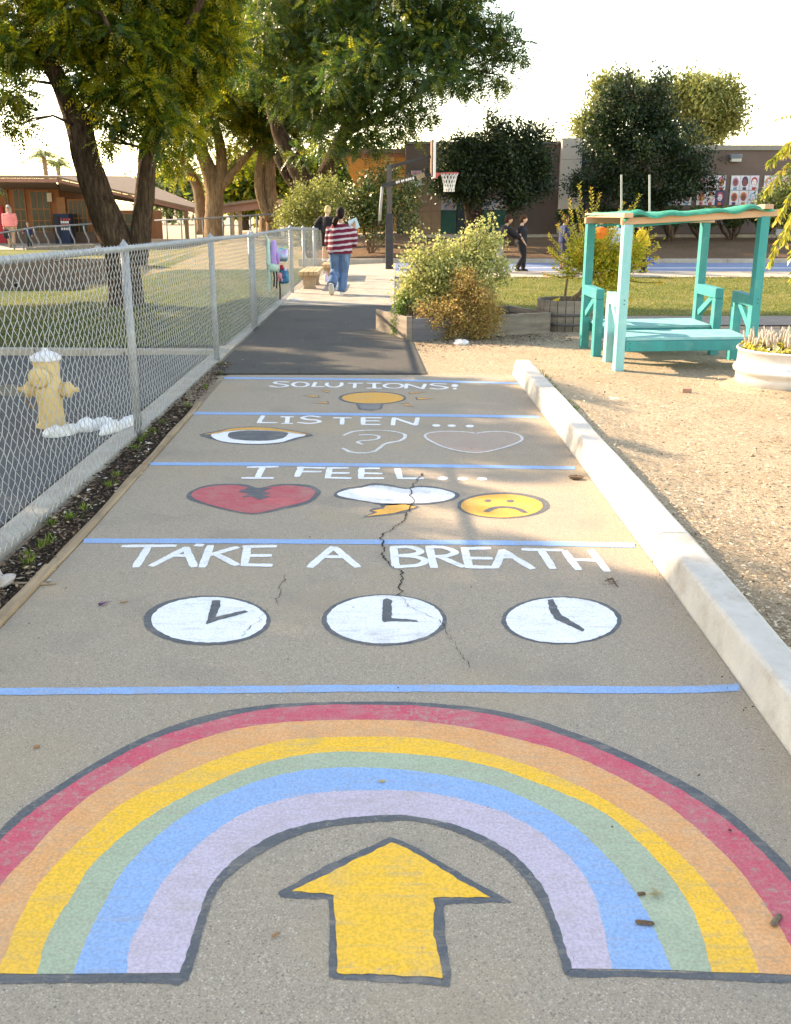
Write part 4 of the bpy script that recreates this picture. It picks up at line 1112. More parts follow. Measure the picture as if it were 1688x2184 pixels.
# shrubs behind the walk
def shrub(name, label, x, Y, bl, n, leaf, ln, group=None, stems=5, clump=5, ratio=.5, gz=None, stemmat=None, up=.5, shell=.5, cat='shrub', extra=None):
    b = onT(x, Y)
    if gz is not None: b.z = gz
    t = thing(name, label, cat, tuple(b), group)
    mb = MB()
    for q in bl:
        e = Vector(q[:3])
        for _ in range(2):
            e2 = e + Vector((random.uniform(-1, 1) * q[3], random.uniform(-1, 1) * q[4], random.uniform(-.4, .8) * q[5])) * .7
            m = b.lerp(e2, .5) + Vector((random.uniform(-.08, .08), random.uniform(-.08, .08), .06))
            mb.tube([b + Vector((random.uniform(-.06, .06), random.uniform(-.06, .06), 0)), m, e2], [.016, .010, .003], 5)
    mb.build('stem', stemmat or m_twig, t)
    arrs = [simple_leaves(rough(bl, 6, .8), n, ln, ratio, .1, shell, up, clump)]
    if extra is not None: arrs += extra
    put_leaves('foliage', arrs, leaf, t)
    return t
Y = 29.6
shrub('olive_shrub', 'pale olive green shrub mass left of the walking girl behind the fence', 660, Y, [pb(640, 450, Y, 48), pb(690, 440, Y, 46), pb(610, 470, Y, 28), pb(650, 410, Y, 34), pb(700, 400, Y, 34), pb(720, 450, Y, 34), pb(660, 490, Y, 40), pb(615, 440, Y, 22)], 9000, m_leafO, (.05, .11))
Y = 29.9
shrub('green_shrub', 'dark glossy shrub between the orange eave and the hoop post', 790, Y, [pb(770, 420, Y, 40), pb(800, 400, Y, 40), pb(800, 450, Y, 48), pb(760, 470, Y, 38), pb(850, 430, Y, 40), pb(880, 400, Y, 26), pb(830, 370, Y, 24), pb(860, 470, Y, 30), pb(745, 440, Y, 26), pb(800, 485, Y, 30)], 9500, leafmat('leaf_glossy', [(0, (.02, .045, .01)), (.55, (.045, .08, .015)), (.85, (.14, .17, .03)), (1, (.4, .38, .16))], .25, .3, None, .6), (.06, .12))
Y = 33.0
shrub('round_shrub', 'round green shrub against the wall at the right edge', 1670, Y, [pb(1660, 420, Y, 44), pb(1690, 400, Y, 40), pb(1640, 440, Y, 26), pb(1700, 450, Y, 46), pb(1670, 470, Y, 30)], 6500, leafmat('leaf_round', [(0, (.03, .06, .015)), (.6, (.09, .13, .03)), (1, (.28, .28, .10))], .3), (.06, .12))
# far trees and palms
def fartree(label, x, Y, bl, n, leaf=m_leafF, h0=0):
    b = Vector((P(x, 440, Y).x, Y, h0))
    t = thing('far_tree', label, 'tree', tuple(b), 'far trees')
    mb = MB(); rough_tube(mb, [b, Vector((b.x, Y, bl[0][2]))], [.3, .15], 8); mb.build('trunk', m_bark, t)
    put_leaves('crown', [simple_leaves(bl, n, (.25, .5), .5, .1, .5, .6, 6)], leaf, t)
Y = 80
fartree('hazy far tree between the forked trunk and the tan trunk', 360, Y, [pb(345, 400, Y, 40), pb(385, 390, Y, 40), pb(410, 410, Y, 34), pb(320, 410, Y, 30), pb(365, 430, Y, 40)], 5000)
Y = 60
fartree('sunlit tree behind the covered walkway', 520, Y, [pb(510, 390, Y, 44), pb(550, 370, Y, 40), pb(480, 410, Y, 34), pb(535, 420, Y, 40), pb(600, 370, Y, 44), pb(650, 360, Y, 44)], 6500, m_leafA)
fartree('dark tree mass right of the twisted trunk', 640, Y, [pb(620, 420, Y + 3, 50), pb(680, 400, Y + 3, 50), pb(720, 360, Y + 3, 50), pb(600, 390, Y + 3, 40), pb(780, 330, Y + 3, 34)], 5500, m_leafB)
Y = 85
def palm(label, x, ytop, Y, s=1.0):
    c = P(x, ytop, Y); b = Vector((c.x, Y, 0))
    t = thing('palm_tree', label, 'palm', tuple(b), 'far palms')
    MB().tube([b, b.lerp(c, .5) + Vector((.1, 0, 0)), c], [.24, .2, .17], 9).build('trunk', m_bark2, t)
    B, D, N_, LN, WD = [], [], [], [], []
    for k in range(26):
        a = 2 * math.pi * k / 26 + random.uniform(-.1, .1); el = random.uniform(-.35, 1.0)
        for j in range(14):
            u = j / 13
            rr = 1.9 * s * u
            q = c + Vector((math.cos(a) * rr * math.cos(el * .6), math.sin(a) * rr * math.cos(el * .6), math.sin(el) * rr - 1.1 * s * u * u * (1.0 if el > 0 else .7)))
            for sg in (-1, 1):
                B.append(q); D.append((math.cos(a) * .5 - sg * math.sin(a) * .6, math.sin(a) * .5 + sg * math.cos(a) * .6, -.7)); N_.append((0, 0, 1)); LN.append(.55 * s * (1.1 - .5 * u)); WD.append(.07)
    V, F = leaves_arrays(np.array(B), unit(np.array(D)), np.array(N_, float), LN, WD)
    put_leaves('fronds', [(V, F, np.random.uniform(0, 1, len(F)))], m_leafF, t)
palm('taller palm above the classroom roof', 92, 322, Y)
palm('shorter palm right of the taller palm above the classroom roof', 122, 345, Y + 3, .8)
# ------------------------------------------------------------------ chain link fence
m_galv = M('galvanised', (0.31, 0.33, 0.345), (0.23, 0.25, 0.265), 14, 0.5, 0.15, 120, metal=0.35, spec=0.4, dirt=(0.22, 0.22, 0.21))
m_rail = M('rail_shade_grey', (0.17, 0.18, 0.19), (0.13, 0.14, 0.15), 8, 0.6)  # grey darkened, the shade on the railings is put into the colour
m_wire = M('fence_wire', (0.40, 0.43, 0.445), (0.30, 0.325, 0.34), 20, 0.45, metal=0.3, spec=0.5)
FP = [Vector(p) for p in ((-1.90, 2.4, 1.40), (-1.895, 4.4, 1.385), (-1.87, 7.15, 1.33), (-1.895, 10.66, 1.27), (-1.87, 13.35, 1.215), (-1.885, 18.7, 1.17), (-1.62, 23.6, 1.02))]
fence = thing('chain_link_fence', 'grey galvanised chain link fence along the left of the path', 'fence', (-1.88, 7, 0))
fd = [0]
for a, b in zip(FP, FP[1:]): fd.append(fd[-1] + (Vector((b.x, b.y)) - Vector((a.x, a.y))).length)
def fpos(s):
    s = min(max(s, 0), fd[-1] - 1e-6)
    i = max(k for k in range(len(fd) - 1) if fd[k] <= s)
    return FP[i].lerp(FP[i + 1], (s - fd[i]) / (fd[i + 1] - fd[i]))
PIT, HW, RW = 0.042, 0.042, 0.0023
V, F = [], []
nw = int(fd[-1] / PIT)
rng = np.random.RandomState(3)
for i in range(nw):
    s0 = i * PIT
    top = fpos(s0).z + 0.012
    bot = 0.045 + 0.012 * math.sin(s0 * 1.7)
    nz = int((top - bot) / HW)
    pts = []
    bow = 0.008 * math.sin(s0 * 0.9) + 0.006 * math.sin(s0 * 2.3)
    for k in range(nz + 1):
        q = fpos(s0 + PIT * ((k + i) % 2) * 1.03 + 0.006 * math.sin(k * .9 + s0 * 4))
        pts.append((q.x + 0.022 + (0.004 if k % 2 else -0.002) + bow * math.sin(k * .3), q.y, bot + k * (top - bot) / nz))
    pts.append((pts[-1][0] - .018, pts[-1][1] + .012, pts[-1][2] + .016))
    pts = np.array(pts)
    n0 = len(V) * 1
    base = sum(len(v) for v in V)
    ringv = []
    offs = np.array([(RW, 0, 0), (-RW * .5, RW * .87, 0), (-RW * .5, -RW * .87, 0)])
    vv = (pts[:, None, :] + offs[None]).reshape(-1, 3)
    m = len(pts)
    a = np.arange(m - 1)[:, None] * 3 + np.arange(3)[None]
    b = np.arange(m - 1)[:, None] * 3 + (np.arange(3)[None] + 1) % 3
    F.append(np.stack([a, b, b + 3, a + 3], -1).reshape(-1, 4) + base)
    V.append(vv)
fast_mesh('chain_mesh', np.concatenate(V), np.concatenate(F), m_wire, fence, 'stuff')
tr = MB()
tr.tube([p for p in FP], 0.021, 10)
tr.build('top_rail', m_galv, fence, smooth=True)
for s in (0.9, fd[2], fd[3], fd[4], fd[4] + .22, fd[5], fd[5] + 1.6, fd[5] + 3.2, fd[6]):
    p = fpos(s)
    r = 0.03 if s != fd[5] else .036
    MB().tube([(p.x - .012, p.y, -.05), (p.x - .012, p.y, p.z - .005)], r, 12).build('post', m_galv, fence, smooth=True)
    MB().lathe([(r * 1.15, 0), (r * 1.15, .03), (r * .8, .048), (.012, .06), (.004, .075)], (p.x - .012, p.y, p.z - .012), 12).build('post_cap', m_galv, fence, smooth=True)
for s in (2.2, 3.3, 4.1, 5.6, 6.7, 7.6, 9.2):
    p = fpos(s); q = []
    for k in range(15):
        th = k / 14 * 6.5
        q.append((p.x + .028 * math.cos(th), p.y + .004 * k - .03, p.z + .028 * math.sin(th)))
    MB().tube(q, .0022, 4).build('tie_wire', m_wire, fence)
# ------------------------------------------------------------------ hydrant
m_hyd = M('hydrant_yellow', (0.60, 0.43, 0.20), (0.55, 0.39, 0.175), 3, 0.55, 0.12, 40, dirt=(0.46, 0.30, 0.13), dscale=4)
m_hcap = M('hydrant_white', (0.68, 0.69, 0.72), (0.55, 0.56, 0.58), 9, 0.6, dirt=(0.4, 0.38, 0.34), dscale=8)
hx, hy = -2.60, 7.42
hyd = thing('fire_hydrant', 'yellow fire hydrant with white bonnet behind the chain link fence', 'hydrant', (hx, hy, 0))
MB().lathe([(.118, 0), (.118, .022), (.098, .035), (.095, .08), (.09, .16), (.094, .22), (.103, .27), (.104, .33), (.092, .36), (.090, .40), (.096, .50), (.096, .515)], (hx, hy, 0.004), 24).build('barrel', m_hyd, hyd, smooth=True)
MB().lathe([(.110, .512), (.112, .522), (.112, .534), (.098, .540), (.09, .556), (.055, .574), (.025, .578), (.022, .60), (.012, .602)], (hx, hy, 0.004), 20).build('bonnet', m_hcap, hyd, smooth=True)
for k in range(8):
    th = k * math.pi / 4 + .2
    MB().lathe([(.009, 0), (.009, .012), (.004, .014)], (hx + .102 * math.cos(th), hy + .102 * math.sin(th), .538), 6).build('bolt', m_hcap, hyd)
    MB().lathe([(.010, 0), (.010, .014), (.004, .016)], (hx + .108 * math.cos(th), hy + .108 * math.sin(th), .026), 6).build('bolt', m_hyd, hyd)
MB().lathe([(.016, 0), (.016, -.022), (.012, -.024)], (hx - .02, hy - .155, .405), 5, axis='Y').build('operating_nut', m_hyd, hyd)
for sg in (-1, 1):
    nz_ = MB().lathe([(.055, .07 * sg), (.055, .135 * sg), (.062, .14 * sg), (.062, .16 * sg), (.045, .17 * sg), (.03, .185 * sg), (.02, .19 * sg), (.018, .225 * sg)], (hx, hy, .295), 14, axis='X').build('nozzle', m_hyd, hyd, smooth=True)
    q = [(hx + sg * (.15 - .02 * math.sin(k / 10 * math.pi) * sg), hy - .05, .26 - .09 * math.sin(k / 10 * math.pi)) for k in range(11)]
    if sg < 0: MB().tube([(hx - .17 + .1 * k / 10, hy - .05, .26 - .10 * math.sin(k / 10 * math.pi)) for k in range(11)], .006, 5).build('cap_chain', M('rust', (0.22, 0.12, 0.05)), nz_)
MB().lathe([(.075, -.05), (.075, -.115), (.08, -.12), (.08, -.135), (.06, -.15), (.03, -.155)], (hx - .02, hy, .405), 16, axis='Y').build('pumper_cap', m_hyd, hyd, smooth=True)
# sandbags next to it
m_bag = M('sandbag_white', (0.72, 0.72, 0.72), (0.60, 0.61, 0.63), 16, 0.85, 0.5, 50, dirt=(0.42, 0.36, 0.27))
def lump(mb, pts, rad, flat=.55, amp=.25, n=14):
    n0 = len(mb.v)
    mb.tube(pts, rad, n, flat=1)
    for i in range(n0, len(mb.v)):
        v = Vector(mb.v[i]); q = (mnoise.noise(v * 9) + .8 * mnoise.noise(v * 34)) * amp
        z = max(.004, v.z)
        mb.v[i] = (v.x + q * .06, v.y + q * .06, z * (1 + q * .8))
    return mb
for lab, a, b, w in (('white sandbag lying in front of the yellow hydrant', (95, 929), (175, 915), .06), ('middle white sandbag slumped between hydrant and fence post', (165, 918), (240, 902), .072), ('flat white sandbag reaching under the fence post', (215, 926), (296, 893), .055)):
    A, B = G(*a, .035), G(*b, .04)
    ts = [k / 30 for k in range(31)]
    kr = [(0, .1), (.08, .65), (.25, 1), (.45, .8), (.62, .95), (.8, .72), (.93, .42), (1, .08)]
    pts = [A.lerp(B, t) + Vector((0, 0, .012 * math.sin(t * 9))) for t in ts]
    o = lump(MB(), pts, [w * float(np.interp(t, [a_ for a_, b_ in kr], [b_ for a_, b_ in kr])) * (1 + .10 * math.sin(t * 47 + a[0])) for t in ts], n=20).build('sandbag', m_bag, None, smooth=True)
    setp(o, lab, 'sandbag', 'white sandbags by the hydrant')
# ------------------------------------------------------------------ bench shelter
def woodpaint(name, c, c2, chipc):
    return M(name, c, c2, 9, 0.65, 0.55, 40, stretch=(1, 1, .12), dirt=chipc, dscale=7, lo=.3, hi=.7)
m_teal = woodpaint('teal_paint', (0.006, 0.275, 0.27), (0.018, 0.215, 0.22), (0.10, 0.31, 0.29))
m_tealp = woodpaint('pale_teal_paint', (0.22, 0.52, 0.53), (0.15, 0.45, 0.47), (0.34, 0.56, 0.56))
m_teald = woodpaint('seat_teal_paint', (0.12, 0.40, 0.40), (0.20, 0.46, 0.46), (0.34, 0.48, 0.46))
m_lum = M('bare_lumber', (0.56, 0.36, 0.24), (0.44, 0.28, 0.18), 12, 0.85, 0.3, 50, stretch=(.1, 1, 1))
m_tarp = M('green_tarp', (0.008, 0.26, 0.17), (0.02, 0.34, 0.22), 5, 0.65, 0.5, 35, c3=(0.012, 0.20, 0.13))
FLp, BLp, FRp, BRp = Vector((2.27, 10.16, 0)), Vector((2.21, 11.77, 0)), Vector((3.64, 10.28, 0)), Vector((3.55, 11.9, 0))
sh = thing('bench_shelter', 'small turquoise timber shelter with two facing benches and green tarp roof', 'shelter', (2.9, 11, 0))
PW = .092
def post(p, z1, mat, nm='post', w=PW, label=None, z0=-.05):
    ang = .12
    d = Vector((math.cos(ang), math.sin(ang), 0))
    o = MB().beam((p.x, p.y, z0), (p.x, p.y, z1), w, w, up=(-d.y, d.x, 0)).build(nm, mat, sh, label=label)
    return bevel(o, .006)
post(FLp, 1.425, m_tealp, label='paler sun bleached corner post'); post(BLp, 1.40, m_teal); post(FRp, 1.50, m_teal); post(BRp, 1.405, m_teal)
arm_pts = []
for p, s in ((FLp, 1), (BLp, -1), (FRp, 1), (BRp, -1)):
    q = p + Vector((.02, .60 * s if s > 0 else -.64, 0))
    arm_pts.append(q)
    m = m_tealp if p is FLp else m_teal
    post(q, .615, m, 'arm_post')
    a = p + (p - q).normalized() * -.047; a.z = .672
    b = q + (q - p).normalized() * .05; b.z = .672
    bevel(MB().beam(a, b, .094, .11).build('arm_rest', m, sh), .006)
    c = p + (q - p) * .1; c.z = .40; d = p + (q - p) * .78; d.z = .615
    bevel(MB().beam(c, d, .045, .07).build('brace', m, sh), .004)
def seat(a, b, c, d, zt):
    """a-b outer edge, d-c inner edge; boards run along"""
    n = 4
    for k in range(n):
        u0, u1 = k / n + .012, (k + 1) / n - .012
        p, q = a.lerp(d, (u0 + u1) / 2), b.lerp(c, (u0 + u1) / 2)
        w = (a - d).length * (u1 - u0)
        bevel(MB().beam((p.x, p.y, zt - .015), (q.x, q.y, zt - .015), w, .03).build('seat_board', m_teald, sh), .004)
    for (p, q) in ((a, b), (d, c)):
        bevel(MB().beam((p.x, p.y, zt - .084), (q.x, q.y, zt - .084), .036, .104).build('seat_apron', m_teal, sh), .004)
ex = Vector((.052, 0, 0))
seat(FLp + ex + Vector((0, -.03, 0)), FRp - ex + Vector((0, -.03, 0)), arm_pts[2] - ex, arm_pts[0] + ex, .325)
seat(BLp + ex + Vector((0, .03, 0)), BRp - ex + Vector((0, .03, 0)), arm_pts[3] - ex, arm_pts[1] + ex, .325)
def zz(p, z): return (p.x, p.y, z)
m_scr = M('screw_rust', (.07, .05, .04))
for p, q in ((FLp, FRp),):
    for u in (.07, .93):
        for z in (.21, .27):
            c_ = p.lerp(q, u) + Vector((0, -.051, 0))
            MB().lathe([(.006, 0), (.006, -.003), (.002, -.004)], (c_.x, c_.y, z), 8, axis='Y').build('screw', m_scr, sh)
for p in (FLp, BLp, FRp, BRp):
    for z in (.66, .70):
        MB().lathe([(.006, 0), (.006, -.003), (.002, -.004)], (p.x + .01, p.y - .05, z), 8, axis='Y').build('screw', m_scr, sh)
ov = Vector((.14, 0, 0)); ovy = Vector((0, .12, 0))
bevel(MB().beam(zz(FLp - ov * .45, 1.452), zz(FRp + ov, 1.535), .055, .065).build('roof_beam', m_lum, sh), .004)
bevel(MB().beam(zz(BLp - ov * .45, 1.432), zz(BRp + ov * .7, 1.44), .055, .065).build('roof_beam', m_lum, sh), .004)
bevel(MB().beam(zz(FLp - ovy + Vector((-.02, 0, 0)), 1.512), zz(BLp + ovy, 1.488), .09, .045).build('rafter', m_lum, sh), .004)
bevel(MB().beam(zz(FRp - ovy, 1.593), zz(BRp + ovy, 1.495), .09, .045).build('rafter', m_lum, sh), .004)
for u, v0, v1 in ((.06, .06, .75), (.30, .02, .66), (.94, .03, .62)):
    a, b = FLp.lerp(BLp, u), FRp.lerp(BRp, u)
    p, q = a.lerp(b, v0), a.lerp(b, v1)
    zA = 1.425 - .03 * u; MB().beam(zz(p, zA - .018), zz(q, zA + .012 + .07 * v1 * (1 - u)), .07, .022).build('roof_slat', m_teal, sh)
# tarp
V, F = [], []
NX, NY = 40, 20
for j in range(NY + 1):
    for i in range(NX + 1):
        u, v = i / NX * 1.09 - .045, j / NY * 1.12 - .06
        p = (FLp.lerp(FRp, u)).lerp(BLp.lerp(BRp, u), v)
        zf = 1.545 + .072 * u; zb = 1.518 + .01 * u
        z = zf * (1 - v) + zb * v - .020 * math.sin(math.pi * min(max(u, 0), 1)) * 1.1 + .012 * math.sin(u * 24 + 2 * v) * math.exp(-abs(v) * 3) + .010 * mnoise.noise(Vector((u * 6, v * 6, 0)))
        if v < 0: z += v * .75 + .010 * math.sin(u * 30)
        if v > 1: z -= (v - 1) * .4
        if u < 0: z += u * .6
        if u > 1: z -= (u - 1) * .25 - .008 * math.sin(v * 20)
        V.append((p.x, p.y, z))
for j in range(NY):
    for i in range(NX):
        F.append((j * (NX + 1) + i, j * (NX + 1) + i + 1, (j + 1) * (NX + 1) + i + 1, (j + 1) * (NX + 1) + i))
tp = fast_mesh('tarp', V, F, m_tarp, sh, smooth=True)
sm = tp.modifiers.new('solid', 'SOLIDIFY'); sm.thickness = .004
for x, y0 in ((1326, 455), (1386, 457)):
    a = P(x, 372, 11.95); b = P(x, y0 + 12, 11.95); b.z = 1.45
    MB().tube([b, a], .011, 8).build('roof_pole', M('grey_pole', (.42, .42, .40)), sh)
# ------------------------------------------------------------------ galvanised tub with succulents
tx, ty = 3.62, 9.20
m_tub = M('tub_metal', (0.66, 0.66, 0.66), (0.56, 0.56, 0.57), 6, 0.38, 0.1, 30, metal=0.45, spec=0.5, dirt=(0.5, 0.45, 0.38), dscale=5)
tub = thing('planter_tub', 'round galvanised metal planter tub at the right edge', 'planter', (tx, ty, 0))
MB().lathe([(.455, 0), (.452, .10), (.455, .135), (.478, .15), (.482, .175), (.470, .195), (.452, .21), (.448, .325), (.460, .335), (.466, .350), (.458, .362), (.444, .356), (.440, .30), (.43, .28)], (tx, ty, 0), 48).build('tub_wall', m_tub, tub, smooth=True)
MB().lathe([(.44, .28), (.001, .31)], (tx, ty, 0), 30).build('tub_soil', m_soil, tub)
mnd = MB(); mnd.lathe([(.66, -.035), (.56, .0), (.50, .03), (.44, .04)], (tx, ty, 0), 40)
setp(mnd.build('soil_mound', m_dirt, None, smooth=True, kind='structure'), 'chipped earth heaped round the metal tub', 'ground')
m_suc = leafmat('leaf_succulent', [(0, (.20, .22, .05)), (.45, (.50, .42, .06)), (.8, (.66, .52, .10)), (1, (.60, .55, .32))], .15, .35, None, .5)
suc = thing('succulent_clump', 'yellow green rosette succulents spilling over the metal tub', 'succulents', (tx, ty, .3))
B, D_, N_, Ln, Wd, A = [], [], [], [], [], []
for k in range(330):
    a = random.uniform(0, 6.28); r = .42 * math.sqrt(random.random())
    c = Vector((tx + r * math.cos(a), ty + r * math.sin(a), .335 + .05 * (1 - r / .42) + random.uniform(-.01, .03)))
    tn = random.random(); tilt = Vector((math.cos(a), math.sin(a), 1.2)).normalized() if r > .3 else Vector((random.uniform(-.4, .4), random.uniform(-.4, .4), 1)).normalized()
    for j in range(11):
        th = j * 2.4; e = .25 + .6 * (j / 11)
        o = tilt.orthogonal().normalized(); o2 = tilt.cross(o)
        d = (o * math.cos(th) + o2 * math.sin(th)) * (1 - e * .55) + tilt * e
        B.append(c); D_.append(d.normalized()); N_.append(tilt); Ln.append(.05 * random.uniform(.7, 1.1)); Wd.append(.028); A.append(min(1, max(0, tn + random.uniform(-.15, .15))))
V, F = leaves_arrays(np.array([tuple(b) for b in B]), np.array([tuple(b) for b in D_]), np.array([tuple(b) for b in N_]), Ln, Wd, -.15)
put_leaves('rosettes', [(V, F, np.array(A))], m_suc, suc)
mb = MB()
for k in range(260):
    a = random.uniform(0, 6.28); r = .38 * math.sqrt(random.random())
    if math.cos(a) * r < -.25 and random.random() < .6: continue
    c = Vector((tx + r * math.cos(a), ty + r * math.sin(a) * .9 + .05, .35))
    h = random.uniform(.08, .17); l = Vector((random.uniform(-.3, .3), random.uniform(-.3, .3), 1)) * h
    mb.tube([c, c + l * .5, c + l * .92, c + l], [.007, .0085, .007, .002], 6)
mb.build('finger_leaf', M('finger_succulent', (0.50, 0.34, 0.30), (0.42, 0.42, 0.30), 25, 0.6), suc, smooth=True, kind='stuff')
# ------------------------------------------------------------------ raised bed and its plants
m_old_wood = M('weathered_board', (0.26, 0.22, 0.18), (0.15, 0.125, 0.105), 14, 0.9, 0.5, 45, stretch=(.12, .12, 1), dirt=(0.09, 0.075, 0.065), dscale=3)
m_gray_wood = M('bluegrey_board', (0.17, 0.165, 0.18), (0.10, 0.10, 0.115), 14, 0.9, 0.5, 45, stretch=(.12, .12, 1))
A0, B0 = Vector((.20, 12.34, 0)), Vector((1.98, 13.12, 0))
nb = Vector((-(B0 - A0).y, (B0 - A0).x, 0)).normalized()
C0, E0 = B0 + nb * 1.05, A0 + nb * 1.05
bed = thing('raised_bed', 'long weathered timber raised garden bed beside the path', 'raised bed', tuple(A0))
def brd(p, q, z0, z1, m, w=.04):
    return bevel(MB().beam((p.x, p.y, (z0 + z1) / 2), (q.x, q.y, (z0 + z1) / 2), w, z1 - z0).build('bed_board', m, bed), .004)
mid = A0.lerp(B0, .30)
brd(A0, mid, -.03, .27, m_gray_wood); brd(mid + (B0 - A0) * .012, B0, -.03, .265, m_old_wood)
brd(E0, C0, -.03, .25, m_old_wood); brd(A0 - (B0 - A0).normalized() * .022 + nb * .02, E0 - (B0 - A0).normalized() * .022, -.03, .285, m_old_wood); brd(B0 + (B0 - A0).normalized() * .022, C0 + (B0 - A0).normalized() * .022, -.03, .26, m_old_wood)
bevel(MB().beam((A0.x - .03, A0.y, -.03), (A0.x - .03, A0.y, .30), .07, .07).build('bed_post', m_old_wood, bed), .004)
MB().add([zz(A0.lerp(E0, .03), .20), zz(B0.lerp(C0, .03), .18), zz(C0.lerp(B0, .03), .18), zz(E0.lerp(A0, .03), .20)], [(0, 1, 2, 3)]).build('bed_soil', m_soil, bed)
Y = 12.95
shrub('flowering_shrub', 'big pale green shrub with upright shoots growing in the raised bed', 965, Y, [pb(960, 560, Y, 58), pb(910, 570, Y, 44), pb(1020, 550, Y, 50), pb(880, 610, Y, 40), pb(1000, 600, Y, 60), pb(930, 620, Y, 48), pb(1050, 520, Y, 30), pb(1060, 570, Y, 28), pb(880, 550, Y, 20), pb(892, 508, Y, 11, 22), pb(940, 520, Y, 13, 26), pb(1000, 500, Y, 16, 28), pb(1025, 490, Y, 13, 24), pb(1050, 470, Y, 9, 18), pb(862, 575, Y, 12), pb(1010, 650, Y, 44), pb(960, 660, Y, 40), pb(862, 640, Y, 22), pb(1080, 590, Y, 14)],
      17000, m_leafP, (.026, .05), clump=4, ratio=.75, gz=.2, shell=.7)
Y = 12.55
shrub('dry_shrub', 'rust brown dry shrub drooping over the front of the raised bed', 985, Y, [pb(975, 650, Y, 44), pb(1010, 620, Y, 40), pb(1030, 650, Y, 36), pb(940, 670, Y, 36), pb(1000, 690, Y, 40, 30), pb(960, 705, Y, 34, 20), pb(1045, 690, Y, 26), pb(915, 690, Y, 18), pb(985, 600, Y, 26), pb(1060, 660, Y, 18), pb(900, 660, Y, 16), pb(1020, 715, Y, 24, 14), pb(940, 718, Y, 22, 12), pb(1000, 580, Y, 14)], 19000, m_leafR, (.016, .042), clump=4, ratio=.45, gz=.2, shell=.65)
Y = 12.75
shrub('trailing_plant', 'green trailing plant spilling from the left end of the raised bed', 872, Y, [pb(858, 655, Y, 16), pb(852, 685, Y, 15, 14), pb(848, 705, Y, 12, 8), pb(866, 640, Y, 16)], 2600, leafmat('leaf_trail', [(0, (.05, .11, .03)), (1, (.14, .22, .06))], .35), (.018, .035), clump=3, ratio=.7, gz=.2)
# half barrel
bx, by = 2.27, 13.55
bar = thing('barrel_planter', 'weathered half barrel planter behind the turquoise shelter', 'planter', (bx, by, 0))
NS = 22
for k in range(NS):
    a0, a1 = 2 * math.pi * k / NS + .012, 2 * math.pi * (k + 1) / NS - .012
    vs = []
    for (r, z) in ((.345, 0), (.375, .12), (.385, .25), (.375, .40)):
        for a in (a0, a1):
            for w in (0, .022): vs.append((bx + (r - w) * math.cos(a), by + (r - w) * math.sin(a), z))
    fs = []
    for i in range(3):
        o = i * 4
        fs += [(o, o + 2, o + 6, o + 4), (o + 1, o + 5, o + 7, o + 3), (o, o + 4, o + 5, o + 1), (o + 2, o + 3, o + 7, o + 6)]
    fs += [(0, 1, 3, 2), (12, 14, 15, 13)]
    MB().add(vs, fs).build('stave', m_old_wood, bar)
for z in (.075, .20):
    r = .366 if z < .1 else .385
    MB().lathe([(r, z), (r + .004, z + .003), (r + .008, z + .036), (r + .004, z + .039)], (bx, by, 0), 36).build('hoop', M('hoop_iron', (.09, .095, .11), (.14, .12, .11), 8, .6, metal=.5), bar, smooth=True)
MB().lathe([(.36, .34), (.001, .36)], (bx, by, 0), 20).build('barrel_soil', m_soil, bar)
# yellow spiky shrub in the barrel: stiff shoots with short leaves all along
ys = thing('spiky_shrub', 'yellow green spiky shrub growing from the half barrel behind the shelter', 'shrub', (bx, by, .35))
b = Vector((bx + .02, by, .33))
mb = MB(); mb.tube([b, P(1238, 625, by), P(1258, 590, by), P(1290, 540, by)], [.035, .03, .022, .012], 7); mb.tube([b + Vector((-.04, 0, 0)), P(1210, 600, by), P(1215, 545, by)], [.018, .014, .008], 6)
tips = [(1236,392),(1262,402),(1280,412),(1215,425),(1196,450),(1170,500),(1172,535),(1180,570),(1160,585),(1230,440),(1250,450),(1345,440),(1365,415),(1330,430),(1400,500),(1405,525),(1380,560),(1300,470),(1320,500),(1350,500),(1270,490),(1210,520),(1190,480),(1340,540),(1310,560),(1370,535),(1290,520),(1250,520),(1225,560),(1390,485),(1355,470),(1240,480)]
for k in range(85):
    x, y = random.choice(tips); tips.append((1285 + random.gauss(0, 52), 545 + random.gauss(0, 42))) if k % 3 == 0 else None
B, D_, N_, Ln, Wd, A = [], [], [], [], [], []
for k, (x, y) in enumerate(tips):
    e = P(x, y, by + random.uniform(-.35, .35))
    s = P(1270 + (x - 1270) * .35 + random.uniform(-15, 15), 590 + (y - 590) * .3, by + random.uniform(-.15, .15))
    mid = s.lerp(e, .55) + Vector((random.uniform(-.05, .05), random.uniform(-.05, .05), -.03))
    mb.tube([s, mid, e], [.008, .006, .003], 5)
    for j in range(74):
        t = .12 + .88 * j / 73
        q = s.lerp(mid, t / .55) if t < .55 else mid.lerp(e, (t - .55) / .45)
        ax = (e - mid).normalized()
        o = ax.orthogonal().normalized(); o2 = ax.cross(o); th = j * 2.4
        d = (o * math.cos(th) + o2 * math.sin(th)) * .8 + ax * .6
        B.append(tuple(q)); D_.append(tuple(d.normalized())); N_.append(tuple((ax + Vector((random.uniform(-.3, .3),) * 3)).normalized())); Ln.append(random.uniform(.032, .062)); Wd.append(.022); A.append(min(1, max(0, .35 + .6 * t + random.uniform(-.25, .25))))
mb.build('branch', m_twig, ys, kind='stuff')
V, F = leaves_arrays(np.array(B), np.array(D_), np.array(N_), Ln, Wd, .1)
put_leaves('foliage', [(V, F, np.array(A)), simple_leaves([pb(1280, 560, by, 45), pb(1330, 550, by, 40), pb(1230, 560, by, 30), pb(1310, 600, by, 36), pb(1260, 530, by, 40), pb(1350, 530, by, 34)], 7500, (.03, .055), .5, clump=4)], m_leafS, ys)
